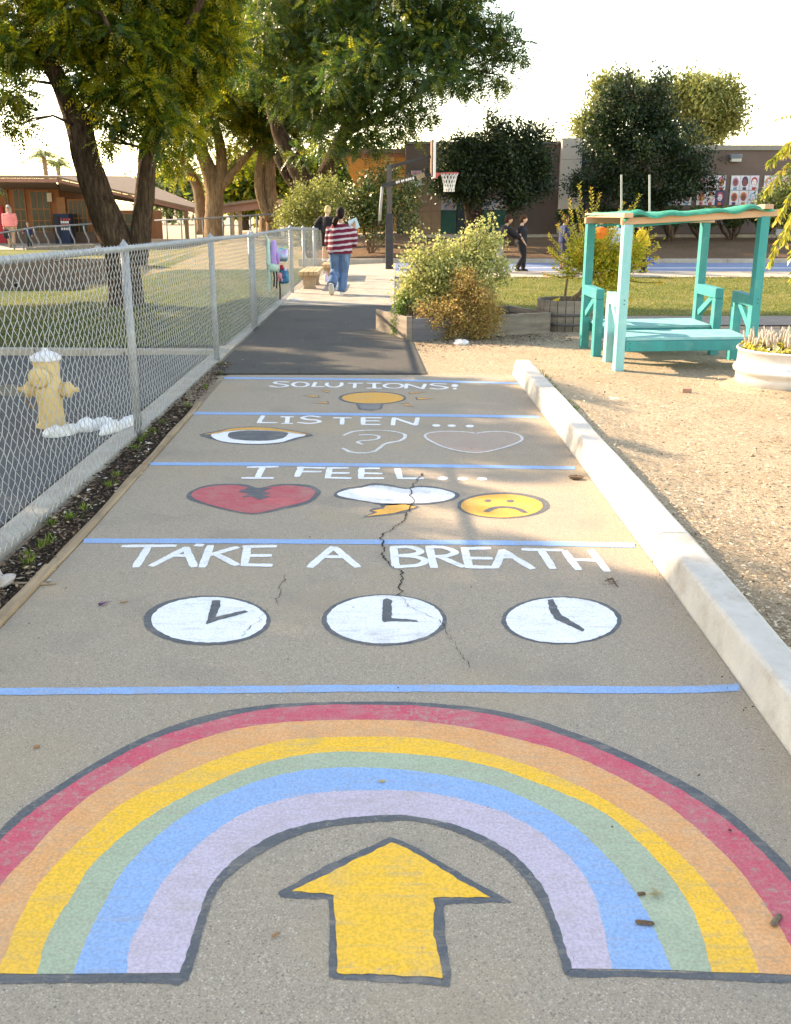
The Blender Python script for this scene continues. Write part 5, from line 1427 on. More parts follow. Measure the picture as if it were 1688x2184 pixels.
yf = [pb(1186, 645, 13.3, 9, 6)]
t = thing('yellow_flowers', 'small yellow flowers at the rim of the half barrel', 'flowers', tuple(P(1186, 650, 13.3)))
put_leaves('petals', [simple_leaves(yf, 220, (.02, .035), .8)], leafmat('petal_yellow', [(0, (.6, .42, .02)), (1, (.75, .6, .05))], .3), t)
# ------------------------------------------------------------------ branch of a tree at the right edge
t = thing('leafy_tree', 'tree with drooping yellow green leaves reaching in at the right edge', 'tree', (4.35, 8.3, 0))
mb = MB(); rough_tube(mb, [Vector((4.35, 8.3, -.05)), Vector((4.3, 8.35, .8)), Vector((4.15, 8.4, 1.6)), Vector((4.2, 8.4, 2.6))], [.06, .05, .04, .02], 9); mb.build('trunk', m_bark2, t, smooth=True)
B, D_, N_, Ln, Wd, A = [], [], [], [], [], []
mb = MB()
YB = 8.4
for pts in ([(1730, 330), (1700, 318), (1668, 325), (1640, 345)], [(1730, 350), (1690, 345), (1660, 375), (1632, 412)], [(1740, 395), (1700, 400), (1675, 440), (1655, 470)], [(1740, 480), (1700, 480), (1670, 500), (1642, 560)], [(1740, 440), (1710, 440), (1685, 470), (1675, 520)], [(1720, 290), (1690, 300), (1676, 322)], [(1730, 255), (1690, 244), (1660, 253)], [(1740, 530), (1705, 520), (1688, 545)], [(1740, 370), (1715, 380), (1690, 420)], [(1735, 560), (1712, 545), (1692, 590)]):
    c = cat([(a, b_) for a, b_ in pts], 26)
    dd = random.uniform(-.3, .3)
    w = [P(q.x, q.y, YB + dd) for q in c]
    mb.tube(w, [.007 - .005 * i / 25 for i in range(26)], 5)
    dens = 1 if pts[0][1] < 260 else 3
    for i in range(3, 26):
        for r_ in range(dens):
            ax = (w[min(i + 1, 25)] - w[i - 1]).normalized()
            d = (ax * .5 + Vector((random.uniform(-.7, .7), random.uniform(-.7, .7), random.uniform(-1.1, .0)))).normalized()
            B.append(tuple(w[i])); D_.append(tuple(d)); N_.append(tuple(Vector((random.uniform(-1, 1), random.uniform(-1, 1), random.uniform(0, 1))).normalized())); Ln.append(random.uniform(.05, .095) * (1 if dens > 1 else .5)); Wd.append(random.uniform(.018, .03)); A.append(random.random())
mb.build('twigs', m_twig, t, kind='stuff')
V, F = leaves_arrays(np.array(B), np.array(D_), np.array(N_), Ln, Wd, .2)
put_leaves('foliage', [(V, F, np.array(A)), simple_leaves([(4.25, 8.45, 2.0, .5, .5, .5), (4.2, 8.4, 1.5, .35, .4, .35)], 900, (.05, .09), .32, .5)], m_leafG, t)
# ------------------------------------------------------------------ basketball hoop
m_blk = M('black_steel', (0.022, 0.022, 0.026), (0.035, 0.035, 0.04), 8, 0.5, 0.1)
m_pole = M('hoop_pole', (0.10, 0.085, 0.08), (0.07, 0.06, 0.06), 8, 0.6)
YH = 25.2
hb = G(831, 577)
hoop = thing('basketball_hoop', 'tall black basketball hoop with padded post beside the walk', 'basketball hoop', (hb.x, YH, 0))
def Q(x, y): return P(x, y, YH)
MB().beam((hb.x, YH, 0), (hb.x, YH, Q(831, 351).z), .125, .125).build('pole', m_pole, hoop)
bevel(MB().beam((hb.x, YH, 0.02), (hb.x, YH, Q(831, 456).z), .19, .19).build('pole_pad', m_blk, hoop), .02)
MB().beam((hb.x, YH, -.01), (hb.x, YH, .03), .34, .34).build('base_plate', m_pole, hoop)
for dy in (-.07, .07):
    o = Vector((0, dy, 0))
    MB().beam(Q(836, 354) + o, Q(919, 333) + o, .05, .07).build('upper_arm', m_blk, hoop)
    la = MB().beam(Q(816, 396) + o, Q(919, 371) + o, .05, .09).build('lower_arm', m_blk, hoop)
    if dy < 0:
        # white lettering on the near arm: rounded shapes, too blurred to read
        for u, w in ((.30, .05), (.345, .04), (.405, .045), (.44, .035), (.50, .06), (.545, .05), (.585, .05), (.64, .045)):
            c = Q(816, 396).lerp(Q(919, 371), u) + Vector((0, dy - .028, .003))
            pts = [(c.x + w * .5 * math.cos(q / 10 * 6.283), c.y, c.z + .034 * math.sin(q / 10 * 6.283) + .0) for q in range(10)]
            MB().add(pts, [tuple(range(10))]).build('arm_letter', m_white, la)
MB().tube([Q(816, 398), Q(812, 440), Q(811, 470)], .035, 10).build('crank_tube', M('hoop_grey', (.34, .34, .34)), hoop, smooth=True)
MB().tube([Q(811, 462), Q(810, 482)], .028, 10).build('crank_handle', m_blk, hoop, smooth=True)
bz0, bz1, bxx = Q(922, 380).z, Q(922, 296).z, Q(923, 340).x
bevel(MB().box((bxx, YH - .62, bz0), (bxx + .055, YH + .62, bz1)).build('backboard', M('board_white', (.66, .66, .66), (.6, .6, .6)), hoop), .01)
MB().box((bxx - .035, YH - .58, bz0 + .04), (bxx - .002, YH + .58, bz1 - .04)).build('board_frame', M('board_back', (.16, .10, .07)), hoop)
MB().beam(Q(889, 379) + Vector((0, -.1, 0)), Q(906, 372) + Vector((0, -.1, 0)), .02, .11).build('bracket_plate', M('bracket_tan', (.36, .29, .18)), hoop)
rz = Q(940, 369).z
rc = Vector((bxx + .055 + .13 + .22, YH, rz))
m_rim = M('rim_red', (0.55, 0.12, 0.10), (0.45, 0.10, 0.08))
MB().tube([rc + Vector((.22 * math.cos(k / 28 * 6.2832), .22 * math.sin(k / 28 * 6.2832), 0)) for k in range(29)], .014, 8).build('rim', m_rim, hoop, smooth=True)
MB().add([(bxx + .055, YH - .1, rz + .01), (bxx + .055, YH + .1, rz + .01), (rc.x - .2, YH + .06, rz + .01), (rc.x - .2, YH - .06, rz + .01), (bxx + .055, YH - .1, rz - .14), (bxx + .055, YH + .1, rz - .14), (rc.x - .2, YH + .06, rz - .015), (rc.x - .2, YH - .06, rz - .015)], [(0, 1, 2, 3), (7, 6, 5, 4), (0, 3, 7, 4), (1, 5, 6, 2), (3, 2, 6, 7)]).build('rim_bracket', m_rim, hoop)
mb = MB(); n = 14
for k in range(n):
    for sg in (1, -1):
        pts = []
        for j in range(8):
            u = j / 7; r = .215 - .11 * u ** .7 + .02 * max(0, u - .8) * 5
            th = 2 * math.pi * (k + sg * (u * 2.2)) / n
            pts.append(rc + Vector((r * math.cos(th), r * math.sin(th), -.42 * u)))
        mb.tube(pts, .0065, 4)
mb.build('net', M('net_white', (.74, .72, .68)), hoop, kind='stuff')
# ------------------------------------------------------------------ benches by the fence
m_slat = M('bench_slat', (0.50, 0.35, 0.21), (0.40, 0.27, 0.155), 10, 0.75, 0.2, 40, stretch=(1, .1, 1))
m_leg = M('bench_concrete', (0.40, 0.30, 0.215), (0.31, 0.225, 0.16), 6, 0.9, 0.4, 60)
def bench(x, y0, y1, label, bz=.37):
    t = thing('bench', label, 'bench', (x + .18, (y0 + y1) / 2, 0), 'slatted benches by the fence')
    for k in range(4):
        bevel(MB().box((x + k * .092, y0, bz - .072), (x + k * .092 + .084, y1, bz)).build('slat', m_slat, t), .006)
    for yy in (y0 + .22, y1 - .38):
        mb = MB()
        prof = [(-.16, bz - .074), (.16, bz - .074), (.12, bz - .16), (.10, .10), (.13, .02), (.13, -.02), (-.13, -.02), (-.13, .02), (-.10, .10), (-.12, bz - .16)]
        vs = [(x + .18 + a, yy, z) for a, z in prof] + [(x + .18 + a, yy + .14, z) for a, z in prof]
        n = len(prof)
        mb.add(vs, [tuple(reversed(range(n))), tuple(range(n, 2 * n))] + [(i, (i + 1) % n, (i + 1) % n + n, i + n) for i in range(n)]).build('leg', m_leg, t)
bench(-1.82, 19.25, 20.8, 'nearer slatted wooden bench by the fence bend')
bench(-1.55, 21.5, 23.2, 'farther slatted wooden bench with a child standing on it')
wb = thing('water_bottle', 'lilac water bottle standing on the walk between the benches', 'bottle', (-1.31, 20.95, 0))
q = G(696, 593); bx_, by_ = (696 - 844) / 2130 * 20.6, 21.1
wb.location = (bx_, by_, 0); ORIG[wb.name] = Vector((bx_, by_, 0))
MB().lathe([(.032, 0), (.034, .02), (.034, .17), (.026, .19), (.022, .20)], (bx_, by_, 0), 14).build('bottle_body', M('lilac_plastic', (.52, .42, .56), rough=.4), wb, smooth=True)
MB().tube([(bx_ + .022 * math.cos(k / 12 * 6.283), by_, .225 + .025 * math.sin(k / 12 * 6.283)) for k in range(13)], .006, 6).build('carry_loop', M('lilac_loop', (.60, .45, .55)), wb)
# ------------------------------------------------------------------ backpacks on the fence
def softbox(c, r, n=18, m=14, e=.55, rot=0.0, noise_=.10, taper=0.0):
    mb = MB(); vs = []; fs = []
    sg = lambda v, p: math.copysign(abs(v) ** p, v)
    for i in range(m + 1):
        ph = -math.pi / 2 + math.pi * i / m
        for j in range(n):
            th = 2 * math.pi * j / n
            q = Vector((r[0] * sg(math.cos(ph), e) * sg(math.cos(th), e), r[1] * sg(math.cos(ph), e) * sg(math.sin(th), e), r[2] * sg(math.sin(ph), e)))
            k = 1 - taper * (q.z / r[2] * .5 + .5)
            q = Vector((q.x * k, q.y * k, q.z))
            q *= 1 + noise_ * (mnoise.noise(q * 14 + Vector(c)) + .6 * mnoise.noise(q * 34 + Vector(c)))
            q = Matrix.Rotation(rot, 3, 'X') @ q
            vs.append(Vector(c) + q)
    for i in range(m):
        for j in range(n):
            fs.append((i * n + j, i * n + (j + 1) % n, (i + 1) * n + (j + 1) % n, (i + 1) * n + j))
    return mb.add(vs, fs)
m_mint = M('mint_fabric', (.42, .60, .53), (.34, .52, .46), 14, .8, .3)
m_lil = M('lilac_fabric', (.42, .28, .58), (.55, .30, .62), 30, .7, .3, c3=(.35, .25, .55))
ya = 14.8
c1 = P(583, 540, ya); c1.x = -1.79
pk = thing('backpack', 'mint and lilac backpack hanging from the fence rail', 'backpack', (c1.x, c1.y, c1.z - .3), 'backpacks on the fence')
softbox(c1 + Vector((.045, .0, -.01)), (.062, .11, .19), e=.6, taper=.45).build('pack_body', m_lil, pk, smooth=True)
softbox(c1 + Vector((-.03, -.01, .0)), (.042, .115, .205), e=.6, taper=.4).build('back_panel', m_mint, pk, smooth=True)
softbox(c1 + Vector((.015, -.01, -.19)), (.085, .10, .072), e=.75).build('lower_pouch', m_mint, pk, smooth=True)
softbox(c1 + Vector((.10, -.01, -.07)), (.025, .075, .08), e=.6).build('front_pocket', M('lilac_dark', (.30, .17, .46), (.42, .22, .5), 40, .7), pk, smooth=True)
MB().tube([c1 + Vector((-.03, -.02, .19)), c1 + Vector((-.06, -.03, .25)), c1 + Vector((-.085, -.03, .28))], .012, 6).build('top_loop', m_mint, pk)
m_sb = M('strap_black', (.015, .015, .018))
for dx, dy, m in ((-.06, -.06, m_mint), (-.03, -.09, m_mint), (.03, -.02, m_sb), (.06, .05, m_sb)):
    MB().tube([c1 + Vector((dx, dy, -.22)), c1 + Vector((dx + .01, dy, -.34)), c1 + Vector((dx - .005, dy + .02, -.45 - abs(dy)))], [(.011, .003)] * 3, 6).build('strap', m, pk)
c2 = P(600, 543, 15.2); c2.x = -1.665
pk = thing('lunch_bag', 'turquoise and lilac shiny bag clipped beside the mint backpack', 'bag', (c2.x, c2.y, c2.z - .1), 'backpacks on the fence')
softbox(c2, (.085, .08, .095), e=.6, rot=-.5).build('bag_body', M('holo_fabric', (.08, .38, .50), (.46, .28, .56), 9, .4, .3, 30, metal=.2, spec=.6, c3=(.42, .55, .58), lo=.4, hi=.6), pk, smooth=True)
MB().tube([c2 + Vector((.02, -.06, .08)), c2 + Vector((.05, 0, .12)), c2 + Vector((.06, .04, .05))], .01, 6).build('bag_handle', M('lime', (.30, .6, .2)), pk)
c3 = P(605, 588, 15.2); c3.x = -1.66
pk = thing('backpack', 'small navy and teal backpack with a pink plush charm low on the fence', 'backpack', (c3.x, c3.y, c3.z - .12), 'backpacks on the fence')
softbox(c3, (.082, .09, .115), e=.6, taper=.2).build('pack_body', M('navy_teal', (.008, .02, .06), (.02, .20, .36), 9, .6, .3, lo=.42, hi=.58), pk, smooth=True)
pl_ = softbox(c3 + Vector((-.045, -.10, .01)), (.032, .035, .045), e=.9).build('plush_charm', M('plush_pink', (.66, .17, .25), (.7, .33, .36), 30, .9), pk, smooth=True)
for s_ in (-1, 1): softbox(c3 + Vector((-.045 + .022 * s_, -.105, -.05)), (.013, .014, .03), e=.9).build('plush_leg', MATS['plush_pink'], pl_, smooth=True)
softbox(c3 + Vector((-.02, -.06, .13)), (.028, .03, .035), e=.9).build('red_charm', M('charm_red', (.45, .02, .05)), pk, smooth=True)
softbox(c3 + Vector((.03, -.05, .10)), (.02, .022, .03), e=.9).build('white_charm', M('charm_white', (.6, .58, .7)), pk, smooth=True)
MB().tube([c3 + Vector((-.06, -.06, -.05)), c3 + Vector((-.055, -.06, -.2)), c3 + Vector((-.06, -.05, -.34))], [(.011, .003)] * 3, 6).build('strap', m_sb, pk)
# ------------------------------------------------------------------ long wall building at the back
YW = 36.0
m_wall = M('stucco_brown', (0.135, 0.098, 0.085), (0.112, 0.082, 0.072), 1.2, 0.95, 0.2, 60)
m_cap = M('wall_cap', (0.24, 0.22, 0.19), (0.20, 0.185, 0.165), 3, 0.9)
m_pil = M('pillar_pale', (0.60, 0.53, 0.46), (0.54, 0.48, 0.41), 2, 0.9, 0.15, 60)
m_block = M('block_tan', (0.28, 0.185, 0.125), (0.235, 0.155, 0.105), 5, 0.9, 0.3, 60)
m_dark = M('dark_door', (0.018, 0.03, 0.04), (0.028, 0.045, 0.055))
m_green = M('mural_green', (0.012, 0.06, 0.05), (0.02, 0.08, 0.065), 4, 0.8)
def XW(x, Y=YW): return P(x, 430, Y).x
hall = thing('hall_building', 'long low brown stucco hall with a pale pillar behind the court', 'building', (6, YW + 2, .5))
zl = P(900, 301, YW).z; zr = P(1560, 309, YW).z
x0, xp0, xp1, xr = XW(866), XW(1191), XW(1233), 24.0
MB().box((x0, YW, .2), (xp0 - .01, YW + 8, zl - .09)).build('wall', m_wall, hall)
MB().box((x0 - .03, YW - .06, zl - .085), (xp0 - .01, YW + 8.02, zl)).build('roof_edge', m_cap, hall)
MB().box((xp0, YW - .35, .2), (xp1, YW + 8, P(1212, 295, YW).z)).build('pillar', m_pil, hall)
MB().box((xp0 - .004, YW - .353, P(1212, 341, YW).z), (xp1 + .004, YW - .30, P(1212, 341, YW).z + .012)).build('pillar_joint', m_cap, hall)
MB().box((xp1 + .28, YW + .02, .2), (xr, YW + 8, zr - .17)).build('wall', m_wall, hall)
MB().box((xp1 + .25, YW - .05, zr - .165), (xr, YW + 8.02, zr)).build('roof_edge', m_cap, hall)
for k in range(5):
    MB().box((xp1 + .03 + k * .05, YW - .1, .3), (xp1 + .055 + k * .05, YW - .07, P(1240, 300, YW).z)).build('gate_bar', M('gate_blue', (.03, .05, .10)), hall)
MB().box((xp1, YW + .4, .2), (xp1 + .28, YW + .5, zr)).build('gate_back', m_dark, hall)
# tan blockwork at the left corner
bw, bh = (XW(941) - XW(863)) / 4, .20
zb = .30
pb0 = None
for r in range(11):
    for c_ in range(4):
        xx = XW(863) + c_ * bw; z = zb + r * bh
        if pb0 is None:
            pb0 = MB().box((0, 0, 0), (bw - .012, .06, bh - .012)).build('block', m_block, hall); q = pb0
            og = ORIG[hall.name]; pb0.data.transform(Matrix.Translation(og))
        else:
            q = pb0.copy(); COL.objects.link(q); q.parent = hall
        q.location = Vector((xx, YW - .062 + random.uniform(0, .004), z)) - ORIG[hall.name]
MB().box((XW(863), YW - .05, .2), (XW(941), YW - .005, zb + 11 * bh - .02)).build('block_backing', M('mortar', (.20, .14, .10)), hall)
# dark doors and green painted panels behind the evergreen
for a, b_, y0, m, nm in ((941, 975, 448, m_green, 'green_panel'), (976, 1002, 420, m_dark, 'doorway'), (1003, 1030, 440, M('door_maroon', (.05, .015, .02)), 'door'), (1031, 1092, 448, m_green, 'green_panel'), (846, 862, 440, m_dark, 'doorway')):
    MB().box((XW(a), YW - .05, .3), (XW(b_) - .02, YW - .004, P(900, y0, YW).z)).build(nm, m, hall)
for a, b_, y0, y1 in ((941, 975, 420, 448), (1031, 1095, 425, 448)):
    z0, z1 = P(900, y1, YW).z, P(900, y0, YW).z
    mb = MB().box((XW(a), YW - .045, z0 + .01), (XW(b_) - .02, YW - .006, z1))
    pan = mb.build('mural_panel', M('mural_grey', (.38, .36, .40), (.26, .25, .30), 4, .9), hall)
    for k in range(9):
        xx = random.uniform(XW(a) + .08, XW(b_) - .12); zz_ = random.uniform(z0 + .08, z1 - .08)
        col = random.choice([(.45, .12, .06), (.5, .2, .1), (.12, .14, .22)])
        MB().lathe([(.045, -.003), (.0001, -.004)], (xx, YW - .046, zz_), 8, axis='Y').build('mural_dot', M('mural_c%d' % int(col[0] * 100), col), pan)
# wall lamp, posters, small hoop board on the wall
wl_ = thing('wall_lamp', 'grey box lamp fixed high on the long brown wall', 'lamp', tuple(P(1567, 340, YW)))
c = P(1567, 334, YW)
bevel(MB().box((c.x - .2, YW - .26, c.z - .06), (c.x + .2, YW - .003, c.z + .08)).build('lamp_box', M('lamp_grey', (.15, .17, .19)), wl_), .02)
MB().box((c.x - .15, YW - .24, c.z - .16), (c.x + .18, YW - .06, c.z - .062)).build('lamp_lens', M('lens_pale', (.5, .5, .44)), wl_)
bb = thing('wall_backboard', 'small white and pink backboard on the block wall behind the hoop arm', 'backboard', tuple(P(888, 395, YW)))
z0, z1 = P(888, 398, YW).z, P(888, 364, YW).z
MB().box((XW(877), YW - .16, z0), (XW(899), YW - .12, z1)).build('board', M('bb_white', (.62, .60, .62)), bb)
MB().box((XW(877) + .03, YW - .164, z1 - .12), (XW(899) - .03, YW - .161, z1 - .02)).build('board_stripe', M('bb_pink', (.60, .30, .34)), bb)
MB().box((XW(883), YW - .12, z0 + .1), (XW(893), YW - .07, z1 - .1)).build('mount', m_blk, bb)
PALS = [(.62, .60, .64), (.66, .62, .60), (.60, .58, .66), (.64, .64, .66)]
INK = [(.62, .17, .06), (.45, .05, .06), (.10, .05, .12), (.15, .32, .45), (.55, .10, .12), (.36, .15, .08), (.05, .05, .10), (.50, .20, .35)]
def pm_(c): return M('ink_%d_%d_%d' % tuple(int(v * 100) for v in c), c)
RG = random.Random(11)
pcount = 0
def poster(x0, x1, y0, y1, label, bg, hair, face, kind):
    a, b_ = XW(x0) , XW(x1)
    z1, z0 = P(x0, y0, YW).z, P(x0, y1, YW).z
    t = thing('poster', label, 'poster', ((a + b_) / 2, YW, z0), 'portrait posters on the long wall')
    MB().box((a, YW - .012, z0), (b_, YW + .015, z1)).build('sheet', pm_(bg), t)
    cx, cz, w, h = (a + b_) / 2, z0 + (z1 - z0) * .55, (b_ - a), (z1 - z0)
    def el(nm, x, z, rx, rz, col, lv, par):
        pts = [(x + rx * math.cos(i / 18 * 6.283) * (1 + .05 * math.sin(i * 3)), YW - .013 - lv * .003, z + rz * math.sin(i / 18 * 6.283)) for i in range(18)]
        return MB().add(pts, [tuple(range(18))]).build(nm, pm_(col), par)
    el('drawn_hair', cx, cz + (h * .04 if kind != 1 else 0), w * .36, h * (.36 if kind == 2 else .31), hair, 0, t)
    f_ = el('drawn_face', cx, cz - h * .03, w * .25, h * .24, face, 1, t)
    for s in (-1, 1): el('drawn_eye', cx + s * w * .10, cz + h * .02, w * .045, h * .03, (.05, .05, .10), 2, f_)
    el('drawn_mouth', cx, cz - h * .14, w * .09, h * .03, (.45, .06, .06), 2, f_)
    MB().box((cx - w * .2, YW - .016, z0 + h * .01), (cx + w * .2, YW - .0145, z0 + h * .2)).build('drawn_shoulders', pm_(INK[RG.randrange(8)]), t)
rows = ((374, 405), (406, 437))
gx0 = [(1556, 'in the group of six by the lamp'), (1486, 'half hidden by the evergreen'), (1416, 'peeping out under the evergreen'), (1346, 'low behind the evergreen trunk'), (1626, 'in the group behind the round shrub')]
for gi, (gx_, gl) in enumerate(gx0):
    for r in range(2):
        if gi == 3 and r == 0: continue
        for c_ in range(3):
            hi, fi = RG.choice(INK), RG.choice([(.66, .60, .58), (.62, .58, .62), (.60, .26, .08), (.68, .66, .66), (.25, .10, .08)])
            bg = RG.choice(PALS) if not (gi == 1 and c_ == 2 and r == 1) else (.08, .06, .16)
            col = ('left', 'middle', 'right')[c_]
            nm = 'portrait poster %s of %s row %s' % (col, ('upper', 'lower')[r], gl)
            poster(gx_ + c_ * 19.8, gx_ + c_ * 19.8 + 19, rows[r][0], rows[r][1], nm, bg, hi, fi, RG.randrange(3))
# post with a small sign on the bank
sp = thing('bank_sign', 'small grey sign on a post on the mulched bank at right', 'sign', tuple(onT(1667, 30.5)))
b_ = onT(1666, 30.5)
MB().beam(b_, P(1667, 495, 30.5), .10, .08).build('sign_post', M('sign_post_grey', (.16, .15, .17)), sp)
MB().box((P(1654, 495, 30.5).x, 30.4, P(1654, 501, 30.5).z), (P(1680, 495, 30.5).x, 30.46, P(1654, 488, 30.5).z)).build('sign_panel', M('sign_grey', (.26, .26, .29)), sp)
# ------------------------------------------------------------------ eave building left of the hall
YE = 40.0
eb_ = thing('eave_building', 'small building with warm orange soffit behind the shrubs', 'building', (P(800, 430, YE).x, YE, .4))
m_or = M('eave_orange', (0.62, 0.33, 0.12), (0.54, 0.28, 0.10), 2, .8, .2, 30, stretch=(1, 1, 6))
a, b_ = P(731, 335, YE), P(864, 335, YE)
zt, zm, zo = P(800, 320, YE).z, P(800, 330, YE).z, P(800, 400, YE).z
MB().box((a.x, YE - 1.2, zm), (b_.x, YE + 4, zt)).build('roof', M('eave_roof', (.25, .15, .11), (.19, .12, .09)), eb_)
MB().box((a.x + .02, YE - 1.16, P(800, 338, YE).z), (b_.x, YE - 1.1, zm - .004)).build('fascia', M('fascia_rust', (.40, .16, .09)), eb_)
MB().add([(a.x, YE - 1.15, P(800, 338, YE).z), (b_.x, YE - 1.15, P(800, 338, YE).z), (b_.x, YE + .3, zo), (a.x + .5, YE + .3, zo)], [(0, 1, 2, 3)]).build('soffit', m_or, eb_)
MB().box((a.x + .5, YE + .3, .1), (b_.x, YE + 4, zo + .4)).build('wall', m_or, eb_)
# ------------------------------------------------------------------ classroom building at left
m_cw = M('class_wall', (0.22, 0.085, 0.035), (0.185, 0.072, 0.03), 3, .85, .1)
m_cr = M('class_roof', (0.24, 0.16, 0.105), (0.20, 0.135, 0.09), 3, .9)
m_cf = M('class_fascia', (0.30, 0.15, 0.11), (0.25, 0.125, 0.09), 3, .85)
m_cs = M('class_soffit', (0.14, 0.10, 0.066), (0.115, 0.082, 0.055), 2, .9)
m_glass = M('window_glass', (0.014, 0.018, 0.014), (0.035, 0.04, 0.022), 1.6, .25, spec=.25)
m_mul = M('mullion_rust', (0.24, 0.10, 0.045), (0.20, 0.08, 0.036))
m_base = M('class_base', (0.11, 0.07, 0.055), (0.09, 0.057, 0.045))
YC = 44.0
cb = thing('classroom_building', 'low classroom building with deep eaves and gridded windows at left', 'building', (-16, YC, -.1))
def C(x, y, Y=YC): return P(x, y, Y)
xl = C(-160, 440).x; xm = C(185, 440).x
zf = -.12
MB().box((xl, YC, zf), (C(128, 440).x, YC + 7, C(60, 392).z)).build('wall', m_cw, cb)
MB().box((C(128.2, 440).x, YC + .02, zf), (C(330, 440).x, YC + 1.2, C(330, 449).z)).build('wall', m_cw, cb)
MB().box((xl, YC - .06, zf), (C(200, 440).x, YC - .004, C(60, 494).z)).build('base_panel', m_base, cb)
def slab(name, pts, th, mat):
    vs = [Vector(p) for p in pts]; lo = [v - Vector((0, 0, th)) for v in vs]
    n = len(vs)
    return MB().add(vs + lo, [tuple(range(n)), tuple(reversed(range(n, 2 * n)))] + [(i, i + n, (i + 1) % n + n, (i + 1) % n) for i in range(n)]).build(name, mat, cb)
YF = YC - 2.6
r1 = [P(-170, 372, YF), P(122, 375, YF), P(122, 375, YF) + Vector((.6, 9, .2)), P(-170, 372, YF) + Vector((0, 9, .2))]
slab('roof', r1, .10, m_cr)
slab('roof', [P(123, 376, YF), P(414, 442, YF + 5), P(414, 442, YF + 5) + Vector((.2, 1.4, .0)), P(123, 376, YF) + Vector((.6, 9, .2))], .09, m_cr)
d = Vector((0, .04, -.102))
def fas(p, q, h):
    a, b_ = p + d, q + d
    vs = [a, b_, b_ - Vector((0, 0, h)), a - Vector((0, 0, h))]
    vs += [v + Vector((0, .06, 0)) for v in vs]
    MB().add(vs, [(0, 3, 2, 1), (4, 5, 6, 7), (0, 1, 5, 4), (3, 7, 6, 2)]).build('fascia', m_cf, cb)
fas(P(-170, 372, YF), P(122, 375, YF), .14); fas(P(123, 376, YF), P(414, 442, YF + 5), .12)
slab('soffit', [P(-170, 384, YF) + Vector((0, .12, 0)), P(118, 388, YF) + Vector((0, .12, 0)), Vector((C(130, 440).x, YC - .01, C(100, 402).z)), Vector((xl, YC - .01, C(-100, 400).z))], .03, m_cs)
slab('soffit', [P(124, 389, YF) + Vector((0, .12, 0)), P(405, 450, YF + 5) + Vector((0, .12, 0)), Vector((C(380, 450).x, YC + 5, C(380, 452).z)), Vector((C(131, 440).x, YC - .01, C(130, 405).z))], .03, m_cs)
# window bays
def bay(xa, xb, ya, yb, cols, rws):
    A, B_ = C(xa, ya), C(xb, yb)
    w = thing  # bays are parts of the building
    fr = MB().box((A.x - .03, YC - .05, B_.z - .04), (B_.x + .03, YC - .004, A.z + .03)).build('window', m_mul, cb)
    pw, ph = (B_.x - A.x) / cols, (A.z - B_.z) / len(rws)
    zt_ = A.z
    for r, f_ in enumerate(rws):
        hh = (A.z - B_.z) * f_
        for k in range(cols):
            MB().box((A.x + k * pw + .025, YC - .058, zt_ - hh + .025), (A.x + (k + 1) * pw - .025, YC - .053, zt_ - .025)).build('pane', m_glass, fr)
        zt_ -= hh
bay(-150, -4, 402, 492, 7, (.5, .25, .25)); bay(8, 24, 400, 492, 1, (.45, .3, .25)); bay(27, 60, 403, 492, 2, (.48, .27, .25)); bay(64, 112, 407, 494, 3, (.44, .28, .28)); bay(145, 190, 426, 496, 4, (.55, .45)); bay(200, 290, 455, 500, 4, (.5, .5))
MB().box((C(-10, 440).x, YC - .09, zf), (C(7, 440).x, YC - .07, C(0, 440).z)).build('red_door', M('door_red', (.42, .03, .04)), cb)
for k, (xa, xb) in enumerate(((122, 140),)):
    MB().box((C(xa, 440).x, YC - .05, C(0, 490).z), (C(xb, 440).x, YC - .01, C(0, 420).z)).build('vent_panel', M('vent_rust', (.28, .13, .06)), cb)
ls = C(107, 419)
MB().box((ls.x - .1, YC - .12, ls.z - .2), (ls.x + .1, YC - .06, ls.z + .15)).build('wall_plaque', M('plaque', (.5, .42, .34)), cb)
vm = thing('vending_machine', 'dark blue vending machine with red and white lettering by the classroom', 'vending machine', tuple(P(140, 520, YC - .9)))
A_, B_ = P(118, 460, YC - .6), P(156, 521, YC - .6)
MB().box((A_.x, YC - .9, T(A_.x, YC - .9)), (B_.x, YC - .2, P(140, 456, YC - .6).z)).build('cabinet', M('vend_navy', (.010, .02, .045), (.016, .028, .06)), vm)
MB().box((A_.x + .02, YC - .93, .05), (A_.x + .24, YC - .902, P(140, 460, YC - .6).z)).build('side_door', M('vend_black', (.02, .02, .025)), vm)
for k, (yy, col, ww) in enumerate(((467, (.45, .06, .05), .5), (473, (.6, .58, .56), .4), (479, (.45, .06, .05), .5), (487, (.6, .6, .6), .45))):
    z = P(140, yy, YC - .6).z
    for j in range(4):
        xx = A_.x + .30 + j * ww / 4.5
        MB().box((xx, YC - .925, z - .05), (xx + .07, YC - .903, z + .04)).build('block_letter', pm_(col), vm)
